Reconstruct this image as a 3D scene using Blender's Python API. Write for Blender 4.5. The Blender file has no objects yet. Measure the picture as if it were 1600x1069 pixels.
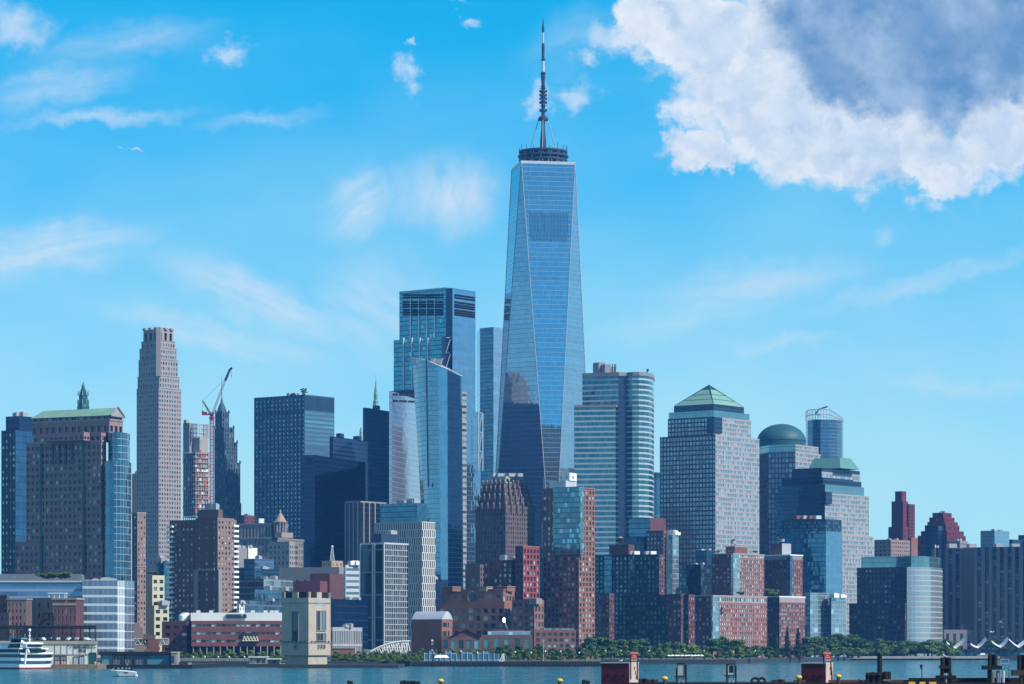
import bpy, math, random
import numpy as np
from math import sin, cos, tan, pi, radians, floor, sqrt, atan2

S = bpy.context.scene
COL = S.collection
F, HX, HY, CZ = 4770.0, 800.0, 1015.0, 8.0     # focal length in picture pixels, vanishing point, eye height above the river

# ------------------------------------------------------------------ camera
cam = bpy.data.cameras.new('camera')
cam.sensor_width = 36.0
cam.lens = 36.0 * F / 1600.0
cam.shift_x = 0.0
cam.shift_y = (HY - 534.5) / 1600.0
cam.clip_start, cam.clip_end = 1.0, 60000.0
camo = bpy.data.objects.new('camera', cam)
COL.objects.link(camo)
camo.location = (0, 0, CZ)
camo.rotation_euler = (pi / 2, 0, 0)
S.camera = camo

# ------------------------------------------------------------------ light
SUN_AZ, SUN_EL = radians(118), radians(41)
sl = bpy.data.lights.new('sun', 'SUN')
sl.energy = 5.0
sl.angle = radians(0.53)
sl.color = (1.0, 0.94, 0.84)
so = bpy.data.objects.new('sun', sl)
COL.objects.link(so)
so.rotation_euler = (pi / 2 - SUN_EL, 0, pi - SUN_AZ)
so.location = (900, -200, 900)

S.view_settings.view_transform = 'Standard'
S.view_settings.look = 'None'
S.view_settings.gamma = 1.0
S.view_settings.exposure = 0.2
S.view_settings.use_curve_mapping = False
S.render.engine = 'CYCLES'
cy = S.cycles
cy.max_bounces, cy.diffuse_bounces, cy.glossy_bounces = 5, 2, 4
cy.transmission_bounces, cy.volume_bounces, cy.transparent_max_bounces = 3, 0, 6
cy.caustics_reflective = cy.caustics_refractive = False
cy.sample_clamp_indirect = 4.0
cy.use_denoising = True


# ------------------------------------------------------------------ node helper
class NT:
    def __init__(s, tree):
        s.t = tree
        s.n, s.l = tree.nodes, tree.links

    def node(s, typ, **kw):
        nd = s.n.new(typ)
        for k, v in kw.items():
            setattr(nd, k, v)
        return nd

    def put(s, sock, v):
        if v is None:
            return
        if isinstance(v, bpy.types.NodeSocket):
            s.l.new(v, sock)
        else:
            sock.default_value = v

    def math(s, op, a, b=None, c=None, clamp=False):
        nd = s.node('ShaderNodeMath', operation=op)
        nd.use_clamp = clamp
        for i, v in enumerate((a, b, c)):
            s.put(nd.inputs[i], v)
        return nd.outputs[0]

    def vec(s, op, a, b=None, c=None, out=0):
        nd = s.node('ShaderNodeVectorMath', operation=op)
        for i, v in enumerate((a, b, c)):
            s.put(nd.inputs[i], v)
        return nd.outputs[out]

    def scale(s, a, f):
        nd = s.node('ShaderNodeVectorMath', operation='SCALE')
        s.put(nd.inputs[0], a)
        s.put(nd.inputs['Scale'], f)
        return nd.outputs[0]

    def comb(s, x=0.0, y=0.0, z=0.0):
        nd = s.node('ShaderNodeCombineXYZ')
        for i, v in enumerate((x, y, z)):
            s.put(nd.inputs[i], v)
        return nd.outputs[0]

    def sep(s, v):
        nd = s.node('ShaderNodeSeparateXYZ')
        s.put(nd.inputs[0], v)
        return nd.outputs

    def noise(s, v, scale=1.0, detail=4.0, rough=0.55, dist=0.0, col=False):
        nd = s.node('ShaderNodeTexNoise')
        s.put(nd.inputs['Vector'], v)
        s.put(nd.inputs['Scale'], scale)
        s.put(nd.inputs['Detail'], detail)
        s.put(nd.inputs['Roughness'], rough)
        s.put(nd.inputs['Distortion'], dist)
        return nd.outputs[1 if col else 0]

    def mix(s, f, a, b, blend='MIX'):
        nd = s.node('ShaderNodeMix', data_type='RGBA', blend_type=blend)
        nd.clamp_factor = True
        s.put(nd.inputs[0], f)
        s.put(nd.inputs[6], a)
        s.put(nd.inputs[7], b)
        return nd.outputs[2]

    def smooth(s, v, a, b, lo=0.0, hi=1.0):
        nd = s.node('ShaderNodeMapRange', interpolation_type='SMOOTHSTEP')
        s.put(nd.inputs[0], v)
        for i, x in enumerate((a, b, lo, hi)):
            s.put(nd.inputs[i + 1], x)
        return nd.outputs[0]

    def lin(s, v, a, b, lo, hi):
        nd = s.node('ShaderNodeMapRange')
        s.put(nd.inputs[0], v)
        for i, x in enumerate((a, b, lo, hi)):
            s.put(nd.inputs[i + 1], x)
        return nd.outputs[0]


def c4(c):
    return (c[0], c[1], c[2], 1.0)


# ------------------------------------------------------------------ sky and clouds (world: by direction only)
world = bpy.data.worlds.new('World')
S.world = world
world.use_nodes = True
w = NT(world.node_tree)
w.n.clear()
out = w.node('ShaderNodeOutputWorld')
bg = w.node('ShaderNodeBackground')
w.l.new(bg.outputs[0], out.inputs[0])
geo = w.node('ShaderNodeTexCoord')
D = geo.outputs['Generated']
dx, dy, dz = w.sep(D)
dzp = w.math('MAXIMUM', dz, 0.0)
sky = w.node('ShaderNodeTexSky', sky_type='NISHITA')
sky.sun_disc = False
sky.sun_elevation = SUN_EL
sky.sun_rotation = SUN_AZ
sky.altitude = 0.0
sky.air_density, sky.dust_density, sky.ozone_density = 1.0, 0.25, 3.5
# a clear, dry sky: its deep blue comes down low
w.l.new(w.vec('NORMALIZE', w.comb(dx, dy, w.math('MULTIPLY_ADD', dzp, 1.2, 0.26))), sky.inputs[0])
hs = w.node('ShaderNodeHueSaturation')
hs.inputs['Hue'].default_value = 0.485
hs.inputs['Saturation'].default_value = 1.38
hs.inputs['Value'].default_value = 1.0
w.l.new(sky.outputs[0], hs.inputs['Color'])
skycol = w.vec('MULTIPLY', hs.outputs[0], (0.24, 1.86, 1.60))
# direction coordinates in front of the eye, in hundreds of picture pixels
dyc = w.math('MAXIMUM', dy, 0.02)
U = w.math('MULTIPLY_ADD', w.math('DIVIDE', dx, dyc), F / 100, 8.0)
V = w.math('MULTIPLY_ADD', w.math('DIVIDE', dz, dyc), -F / 100, HY / 100)
UV = w.comb(U, V, 0.0)
front = w.smooth(dy, 0.25, 0.6)
n1 = w.noise(UV, 0.55, 3, 0.55, col=True)
n2 = w.noise(UV, 1.9, 7, 0.62, col=True)
off = w.vec('ADD', w.scale(w.vec('SUBTRACT', n1, (.5, .5, .5)), 1.1), w.scale(w.vec('SUBTRACT', n2, (.5, .5, .5)), 1.05))
UVd = w.vec('ADD', UV, off)


def blob(coord, x, y, rx, ry, rot=0.0):
    c = w.vec('SUBTRACT', coord, (x / 100, y / 100, 0))
    if rot:
        r = w.node('ShaderNodeVectorRotate', rotation_type='Z_AXIS')
        w.put(r.inputs['Vector'], c)
        w.put(r.inputs['Angle'], -radians(rot))
        c = r.outputs[0]
    c = w.vec('MULTIPLY', c, (100 / rx, 100 / ry, 0))
    return w.math('SUBTRACT', 1.0, w.vec('LENGTH', c, out=1))


def union(coord, lst):
    f = None
    for a in lst:
        b = blob(coord, *a)
        f = b if f is None else w.math('MAXIMUM', f, b)
    return f


n5 = w.noise(UV, 6.0, 5, 0.6, col=True)
UVc = w.vec('ADD', UVd, w.scale(w.vec('SUBTRACT', n5, (.5, .5, .5)), 0.30))
cum = union(UVc, [(1012, 10, 62, 60), (1105, 55, 120, 95), (1150, 150, 115, 90), (1235, 200, 120, 92), (1094, 240, 60, 44),
                  (1330, 240, 170, 72), (1450, 245, 175, 64), (1570, 215, 130, 90), (1640, 150, 130, 130), (1260, 60, 210, 180),
                  (1420, 60, 330, 240)])
small = union(UVc, [(15, 45, 62, 42), (345, 85, 30, 22), (638, 120, 22, 20), (905, 148, 44, 26), (838, 148, 22, 28), (730, 20, 20, 12),
                    (955, 55, 40, 30), (655, 80, 14, 8), (196, 232, 12, 6), (930, 95, 24, 12)])


def puff(c):
    f = None
    for sc, k in ((1.15, .62), (2.9, .38)):
        v_ = w.node('ShaderNodeTexVoronoi', voronoi_dimensions='2D', feature='SMOOTH_F1')
        w.put(v_.inputs['Vector'], c)
        v_.inputs['Scale'].default_value = sc
        v_.inputs['Smoothness'].default_value = 0.35
        g_ = w.math('MULTIPLY', v_.outputs['Distance'], -k)
        f = g_ if f is None else w.math('ADD', f, g_)
    return w.math('ADD', f, 0.5)


UVp = w.vec('ADD', UV, w.scale(off, 0.42))
pf = puff(UVp)
sh1 = w.noise(UVp, 1.25, 5, 0.55)
sh2 = w.noise(w.vec('ADD', UVp, (0.20, -0.17, 0)), 1.25, 5, 0.55)
cum = w.math('ADD', cum, w.math('MULTIPLY', w.math('SUBTRACT', pf, 0.10), 0.7))
cumd = w.smooth(cum, -0.06, 0.36)
smalld = w.smooth(small, -0.30, 1.15, 0.0, 0.66)
n3 = w.noise(UV, 1.3, 6, 0.6)
core = union(w.vec('ADD', UV, w.scale(off, 1.15)), [(1350, 10, 175, 110), (1450, 95, 200, 115), (1600, 90, 130, 95), (1390, 110, 150, 95), (1520, 0, 200, 90)])
cored = w.math('MULTIPLY', w.smooth(core, -0.12, 0.36), w.math('MULTIPLY_ADD', w.smooth(w.noise(UV, 0.7, 6, 0.6), .36, .62), 0.2, 0.8))
soft = w.smooth(w.math('ADD', cum, w.math('MULTIPLY', n3, 0.9)), 0.35, 1.5)
lightc = w.mix(soft, (0.97, 0.99, 1.0, 1), (0.70, 0.82, 0.94, 1))
n4 = w.noise(w.vec('ADD', UV, w.scale(off, 0.6)), 1.5, 7, 0.62)
lightc = w.mix(w.math('MULTIPLY', w.smooth(n4, 0.42, 0.66), 0.9), lightc, (0.60, 0.74, 0.89, 1))
lightc = w.mix(w.math('MULTIPLY', w.smooth(w.math('SUBTRACT', sh2, sh1), 0.0, 0.22), 0.85), lightc, (0.52, 0.67, 0.85, 1))
darkc = w.mix(w.smooth(w.noise(UV, 0.9, 5, 0.6), 0.42, 0.72), (0.125, 0.30, 0.56, 1), (0.36, 0.53, 0.75, 1))
cloudc = w.mix(cored, lightc, darkc)
# high thin wisps, combed along their own direction


def wisp(x, y, rx, ry, rot, amt, sx=0.5, sy=3.0):
    r = w.node('ShaderNodeVectorRotate', rotation_type='Z_AXIS')
    w.put(r.inputs['Vector'], w.vec('ADD', UV, w.scale(off, 0.28)))
    w.put(r.inputs['Angle'], -radians(rot))
    st = w.noise(w.vec('MULTIPLY', r.outputs[0], (sx, sy, 0)), 1.0, 5, 0.6)
    b = w.smooth(blob(w.vec('ADD', UV, w.scale(off, 0.55)), x, y, rx, ry, rot), -0.15, 1.0)
    return w.math('MULTIPLY', w.math('MULTIPLY', b, w.smooth(st, 0.08, 0.80)), amt * 1.3, clamp=True)


wf = None
for a in [(70, 388, 190, 52, -6, .85), (565, 310, 85, 60, -38, .8), (700, 300, 110, 78, 8, .85, 1.6, .7), (400, 470, 200, 46, 24, .75),
          (330, 525, 220, 30, 14, .6), (590, 480, 120, 110, 35, .55), (90, 135, 150, 40, -10, .55), (190, 70, 180, 40, -12, .4), (140, 180, 200, 16, -2, .5),
          (400, 185, 130, 14, -6, .35), (1200, 440, 200, 40, -8, .5), (1440, 440, 220, 22, -14, .45), (1100, 490, 240, 30, -12, .35),
          (1500, 600, 200, 20, 3, .35), (1380, 370, 30, 14, -40, .4), (900, 60, 110, 60, -20, .25), (1220, 535, 120, 12, -4, .3)]:
    x = wisp(*a)
    wf = x if wf is None else w.math('MAXIMUM', wf, x)
K = 0.15                      # sky strength; the clouds' own brightness is given for the picture's exposure
E = 1.0 / (K * 2 ** S.view_settings.exposure)
veil = w.smooth(w.math('ADD', dz, w.math('MULTIPLY_ADD', w.noise(w.vec('MULTIPLY', UV, (.22, .5, 0)), 1.0, 3, 0.5), 0.09, -0.045)), 0.215, 0.02, 0.0, 0.92)
skycol = w.mix(veil, skycol, (0.52 * E, 0.875 * E, 0.945 * E, 1))
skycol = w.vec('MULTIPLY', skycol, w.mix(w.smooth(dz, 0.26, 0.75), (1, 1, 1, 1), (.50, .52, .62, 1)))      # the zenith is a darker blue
res = w.mix(w.math('MULTIPLY', wf, front), skycol, (0.74 * E, 0.87 * E, 0.96 * E, 1))
res = w.mix(w.math('MULTIPLY', smalld, front), res, (0.82 * E, 0.90 * E, 0.99 * E, 1))
res = w.mix(w.math('MULTIPLY', cumd, front), res, w.scale(cloudc, E))
res = w.vec('MULTIPLY', res, w.mix(w.math('MULTIPLY', w.smooth(dz, 0.05, 0.30), w.smooth(dy, 0.0, -0.6)), (1, 1, 1, 1), (.62, .66, .70, 1)))      # darkened behind the camera to tone down the tallest tower's mirrored sky
# broken cloud added over the unseen sky to whiten ambient light and glass reflections
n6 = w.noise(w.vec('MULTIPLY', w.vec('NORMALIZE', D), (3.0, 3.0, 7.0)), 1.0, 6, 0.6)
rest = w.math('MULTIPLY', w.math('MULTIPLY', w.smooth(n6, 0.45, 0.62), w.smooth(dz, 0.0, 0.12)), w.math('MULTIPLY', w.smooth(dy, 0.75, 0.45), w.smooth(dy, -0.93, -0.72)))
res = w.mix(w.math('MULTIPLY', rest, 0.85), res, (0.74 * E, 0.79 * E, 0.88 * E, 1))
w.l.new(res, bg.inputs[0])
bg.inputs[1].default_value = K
world.cycles.sampling_method = 'MANUAL'
world.cycles.sample_map_resolution = 256

# ------------------------------------------------------------------ placing: from picture pixels to metres
def X(px, d): return (px - HX) / F * d
def Z(py, d): return CZ + (HY - py) / F * d
def P(px, d): return (X(px, d), d)


# ------------------------------------------------------------------ mesh building
class MB:
    """collects faces (world coordinates) with wall-metre UVs, then links them as ONE mesh object"""

    def __init__(s):
        s.q, s.u, s.m, s.r = [], [], [], []          # quads (n,4,3), uv (n,4,2), material index, random per face
        s.p = []                                     # loose polygons
        s.mats = []

    def mi(s, mat):
        if mat not in s.mats:
            s.mats.append(mat)
        return s.mats.index(mat)

    def quads(s, arr, mat, uv=None, rnd=None):
        arr = np.asarray(arr, dtype=np.float64).reshape(-1, 4, 3)
        n = len(arr)
        if n == 0:
            return
        s.q.append(arr)
        s.u.append(np.zeros((n, 4, 2)) if uv is None else np.asarray(uv, dtype=np.float64).reshape(-1, 4, 2))
        s.m.append(np.full(n, s.mi(mat)))
        s.r.append(np.zeros(n) if rnd is None else np.asarray(rnd, dtype=np.float64))

    def poly(s, pts, mat, uv=None):
        s.p.append((list(pts), s.mi(mat), uv))

    def box(s, c, size, mat, rz=0.0):
        """axis box about centre c (x,y,z) turned by rz"""
        hx, hy, hz = size[0] / 2, size[1] / 2, size[2] / 2
        ca, sa = cos(rz), sin(rz)
        v = []
        for z in (-hz, hz):
            for x, y in ((-hx, -hy), (hx, -hy), (hx, hy), (-hx, hy)):
                v.append((c[0] + x * ca - y * sa, c[1] + x * sa + y * ca, c[2] + z))
        f = [(0, 1, 5, 4), (1, 2, 6, 5), (2, 3, 7, 6), (3, 0, 4, 7), (4, 5, 6, 7), (3, 2, 1, 0)]
        L = [size[0], size[1], size[0], size[1], size[0], size[0]]
        H = [size[2]] * 4 + [size[1]] * 2
        uv = [[(0, 0), (L[i], 0), (L[i], H[i]), (0, H[i])] for i in range(6)]
        s.quads([[v[i] for i in q] for q in f], mat, uv)

    def tube(s, pts, rad, mat, n=6, cap=True):
        """round bar through pts; rad a number or one per point"""
        pts = [np.array(p, float) for p in pts]
        rs = [rad] * len(pts) if isinstance(rad, (int, float)) else rad
        rings = []
        for i, p in enumerate(pts):
            t = pts[min(i + 1, len(pts) - 1)] - pts[max(i - 1, 0)]
            t = t / (np.linalg.norm(t) + 1e-9)
            a = np.cross(t, (0, 0, 1.0)) if abs(t[2]) < .95 else np.cross(t, (1.0, 0, 0))
            a /= np.linalg.norm(a)
            b = np.cross(t, a)
            rings.append([p + rs[i] * (cos(2 * pi * k / n) * a + sin(2 * pi * k / n) * b) for k in range(n)])
        q = []
        for i in range(len(rings) - 1):
            for k in range(n):
                q.append([rings[i][k], rings[i + 1][k], rings[i + 1][(k + 1) % n], rings[i][(k + 1) % n]])
        s.quads(q, mat)
        if cap:
            s.poly(rings[0], mat)
            s.poly(rings[-1][::-1], mat)

    def lathe(s, c, prof, mat, n=16, sx=1.0, sy=1.0):
        """prof: (radius, z) list turned about the vertical axis through c"""
        q = []
        R = [[(c[0] + r * sx * cos(2 * pi * k / n), c[1] + r * sy * sin(2 * pi * k / n), c[2] + z) for k in range(n)] for r, z in prof]
        for i in range(len(R) - 1):
            for k in range(n):
                q.append([R[i][k], R[i][(k + 1) % n], R[i + 1][(k + 1) % n], R[i + 1][k]])
        s.quads(q, mat)
        if prof[-1][0] > .02:
            s.poly(R[-1], mat)
        if prof[0][0] > .02:
            s.poly(R[0][::-1], mat)

    def prism(s, pts, z0, z1, mat, capmat=None, bottom=False):
        pts = list(pts)
        n = len(pts)
        q, uv, u = [], [], 0.0
        for i in range(n):
            a, b = pts[i], pts[(i + 1) % n]
            L = math.hypot(b[0] - a[0], b[1] - a[1])
            q.append([(a[0], a[1], z0), (b[0], b[1], z0), (b[0], b[1], z1), (a[0], a[1], z1)])
            uv.append([(u, z0), (u + L, z0), (u + L, z1), (u, z1)])
            u += L
        s.quads(q, mat, uv)
        s.poly([(a[0], a[1], z1) for a in pts], capmat or mat)
        if bottom:
            s.poly([(a[0], a[1], z0) for a in pts][::-1], capmat or mat)

    def loft(s, rings, mat, cap=True):
        for i in range(len(rings) - 1):
            q = []
            n = len(rings[i])
            for k in range(n):
                q.append([rings[i][k], rings[i][(k + 1) % n], rings[i + 1][(k + 1) % n], rings[i + 1][k]])
            s.quads(q, mat)
        if cap:
            s.poly(rings[-1], mat)
            s.poly(rings[0][::-1], mat)

    def build(s, name, parent=None, loc=None, smooth=False):
        o0 = np.array(parent_loc(parent) if parent is not None else (loc or (0, 0, 0)), float)
        co, lt, li, uvs, mi, rn = [], [], [], [], [], []
        nv = 0
        if s.q:
            Q = np.concatenate(s.q)
            co.append(Q.reshape(-1, 3))
            lt.append(np.full(len(Q), 4))
            uvs.append(np.concatenate(s.u).reshape(-1, 2))
            mi.append(np.concatenate(s.m))
            rn.append(np.concatenate(s.r))
            nv = len(Q) * 4
        for pts, m, uv in s.p:
            a = np.array(pts, float)
            co.append(a)
            lt.append(np.array([len(a)]))
            uvs.append(np.array(uv, float) if uv else a[:, :2])
            mi.append(np.array([m]))
            rn.append(np.zeros(1))
            nv += len(a)
        co = np.concatenate(co) - o0
        lt = np.concatenate(lt)
        me = bpy.data.meshes.new(name)
        me.vertices.add(nv)
        me.vertices.foreach_set('co', co.ravel().astype(np.float32))
        me.loops.add(nv)
        me.loops.foreach_set('vertex_index', np.arange(nv, dtype=np.int32))
        me.polygons.add(len(lt))
        ls = np.concatenate(([0], np.cumsum(lt)[:-1])).astype(np.int32)
        me.polygons.foreach_set('loop_start', ls)
        me.polygons.foreach_set('material_index', np.concatenate(mi).astype(np.int32))
        uvl = me.uv_layers.new(name='UVMap')
        uvl.data.foreach_set('uv', np.concatenate(uvs).ravel().astype(np.float32))
        at = me.attributes.new('rnd', 'FLOAT', 'FACE')
        at.data.foreach_set('value', np.concatenate(rn).astype(np.float32))
        for m in s.mats:
            me.materials.append(m)
        me.update(calc_edges=True)
        me.validate()
        if smooth:
            import bmesh
            bm = bmesh.new()
            bm.from_mesh(me)
            bmesh.ops.remove_doubles(bm, verts=bm.verts, dist=1e-4)
            bm.to_mesh(me)
            bm.free()
            me.polygons.foreach_set('use_smooth', [True] * len(me.polygons))
        o = bpy.data.objects.new(name, me)
        COL.objects.link(o)
        if parent is not None:
            o.parent = parent
        else:
            o.location = tuple(o0)
        return o


WL = {}


def parent_loc(o):
    return WL[o.name] if o.name in WL else tuple(o.location)


def tag(o, label=None, cat=None, group=None, kind=None):
    for k, v in (('label', label), ('category', cat), ('group', group), ('kind', kind)):
        if v:
            o[k] = v
    return o


def thing(name, label, cat, loc, group=None):
    o = bpy.data.objects.new(name, None)
    o.empty_display_size = 1.0
    COL.objects.link(o)
    o.location = loc
    WL[o.name] = tuple(loc)
    return tag(o, label, cat, group)


def copy_tree(o, parent=None):
    c = o.copy()
    COL.objects.link(c)
    if parent is not None:
        c.parent = parent
    for ch in [x for x in o.children]:
        copy_tree(ch, c)
    return c


def sub(parent, o):
    """hang mesh object o (built with loc = parent's world origin) one level deeper"""
    o.parent = parent
    return o


# ------------------------------------------------------------------ materials
MATS = {}


def new_mat(name):
    m = bpy.data.materials.new(name)
    m.use_nodes = True
    t = NT(m.node_tree)
    b = t.n['Principled BSDF']
    return m, t, b


def solid(name, col, rough=0.8, metal=0.0, var=0.25, scale=0.25, spec=0.3):
    """weathered plain surface: two sizes of blotches and faint rain streaks"""
    m, t, b = new_mat(name)
    g = t.node('ShaderNodeNewGeometry')
    p = g.outputs['Position']
    a = t.noise(p, scale, 4, 0.6)
    s = t.noise(t.vec('MULTIPLY', p, (1.3, 1.3, 0.06)), 0.5, 3, 0.5)
    f = t.math('ADD', t.math('MULTIPLY', t.math('SUBTRACT', a, 0.5), var * 1.6), t.math('MULTIPLY', t.math('SUBTRACT', s, 0.5), var * 1.2))
    f = t.math('ADD', f, 1.0)
    t.put(b.inputs['Base Color'], t.scale(c4(col)[:3], f))
    b.inputs['Roughness'].default_value = rough
    b.inputs['Metallic'].default_value = metal
    b.inputs['Specular IOR Level'].default_value = spec
    return m


def brick(name, col, mortar=(.42, .38, .35), bw=1.1, bh=0.42, var=0.3):
    """brickwork drawn at the size of several courses, with blotches"""
    m, t, b = new_mat(name)
    uv = t.node('ShaderNodeUVMap').outputs[0]
    g = t.node('ShaderNodeNewGeometry')
    br = t.node('ShaderNodeTexBrick')
    t.put(br.inputs['Vector'], uv)
    br.inputs['Color1'].default_value = c4([x * .88 for x in col])
    br.inputs['Color2'].default_value = c4([min(1, x * 1.12) for x in col])
    br.inputs['Mortar'].default_value = c4([x * .55 + y * .45 for x, y in zip(col, mortar)])
    br.inputs['Scale'].default_value = 1.0
    br.inputs['Mortar Size'].default_value = 0.03
    br.inputs['Brick Width'].default_value = bw
    br.inputs['Row Height'].default_value = bh
    a = t.noise(g.outputs['Position'], 0.15, 4, 0.6)
    t.put(b.inputs['Base Color'], t.scale(br.outputs[0], t.math('MULTIPLY_ADD', a, var * 2, 1.0 - var)))
    b.inputs['Roughness'].default_value = 0.9
    b.inputs['Specular IOR Level'].default_value = 0.2
    return m


def glass(name, tint, frame, pu=1.6, pv=3.9, mu=0.08, mv=0.16, metal=0.8, rough=0.05, tilt=0.02, var=0.3, dark=(.012, .03, .05), open_=0.0, sub=1, fmetal=0.2):
    """curtain wall: panes pu x pv metres, mullions mu and floor bands mv (shares of a pane); every pane leans a little its own way"""
    m, t, b = new_mat(name)
    uv = t.node('ShaderNodeUVMap').outputs[0]
    x, y, _ = t.sep(uv)
    U_, V_ = t.math('DIVIDE', x, pu), t.math('DIVIDE', y, pv)
    fu, fv = t.math('FRACT', U_), t.math('FRACT', V_)
    cell = t.comb(t.math('FLOOR', U_), t.math('FLOOR', V_), 0.0)
    wn = t.node('ShaderNodeTexWhiteNoise', noise_dimensions='2D')
    t.put(wn.inputs['Vector'], cell)
    fl = t.node('ShaderNodeTexWhiteNoise', noise_dimensions='1D')
    t.put(fl.inputs['W'], t.math('FLOOR', V_))
    mask = t.math('MAXIMUM', t.math('LESS_THAN', fu, mu), t.math('LESS_THAN', fv, mv))
    r = wn.outputs['Value']
    f = t.math('ADD', t.math('MULTIPLY_ADD', r, var, 1 - var * .75), t.math('MULTIPLY_ADD', fl.outputs['Value'], var * .5, -var * .25))
    gc = t.scale(tint, f)
    if open_:
        gc = t.mix(t.math('GREATER_THAN', r, 1 - open_), gc, c4([min(1, c * 1.7 + .05) for c in tint]))
    g = t.node('ShaderNodeNewGeometry')
    big = t.noise(g.outputs['Position'], 0.035, 2, 0.5, col=True)
    nn = t.vec('ADD', t.scale(t.vec('SUBTRACT', wn.outputs['Color'], (.5, .5, .5)), tilt),
               t.scale(t.vec('SUBTRACT', big, (.5, .5, .5)), tilt * 2.2))
    nn = t.vec('NORMALIZE', t.vec('ADD', g.outputs['Normal'], nn))
    t.put(b.inputs['Base Color'], t.mix(mask, gc, c4(frame)))
    t.put(b.inputs['Metallic'], t.math('MULTIPLY_ADD', mask, fmetal - metal, metal))
    t.put(b.inputs['Roughness'], t.math('MULTIPLY_ADD', mask, 0.45, rough))
    t.put(b.inputs['Normal'], nn)
    return m


def pane(name, lo, hi, share=0.3, metal=0.45, tilt=0.03, rough=0.06, vary=1.0):
    """single window: dark or with a pale blind behind it, by its own chance"""
    m, t, b = new_mat(name)
    at = t.node('ShaderNodeAttribute', attribute_name='rnd')
    oi = t.node('ShaderNodeObjectInfo')
    r = t.math('FRACT', t.math('ADD', at.outputs['Fac'], oi.outputs['Random']))
    wn = t.node('ShaderNodeTexWhiteNoise', noise_dimensions='1D')
    t.put(wn.inputs['W'], t.math('MULTIPLY', r, 917.0))
    k = t.smooth(wn.outputs['Value'], 1 - share - .1, 1 - share + .1)
    wc = t.sep(wn.outputs['Color'])
    t.put(b.inputs['Base Color'], t.vec('MULTIPLY', t.mix(k, c4(lo), c4(hi)), t.mix(wc[1], c4([1 - .38 * vary] * 3), c4([1 + .35 * vary, 1 + .32 * vary, 1 + .28 * vary]))))
    t.put(b.inputs['Metallic'], t.math('MULTIPLY_ADD', k, -metal * .6, metal))
    b.inputs['Roughness'].default_value = rough
    b.inputs['Specular IOR Level'].default_value = 0.8
    g = t.node('ShaderNodeNewGeometry')
    t.put(b.inputs['Normal'], t.vec('NORMALIZE', t.vec('ADD', g.outputs['Normal'], t.scale(t.vec('SUBTRACT', wn.outputs['Color'], (.5, .5, .5)), tilt))))
    return m


# ------------------------------------------------------------------ facades
class PU:
    """wall with real window openings"""

    def __init__(s, wall, pane_, bay=3.4, flr=3.7, win=(.22, .78, .28, .84), dep=.45, sp=None, spd=.2, base=0.0, top=1.2):
        s.wall, s.pane, s.bay, s.flr, s.win, s.dep, s.sp, s.spd, s.base, s.top = wall, pane_, bay, flr, win, dep, sp, spd, base, top


class GL:
    def __init__(s, mat): s.mat = mat


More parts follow.
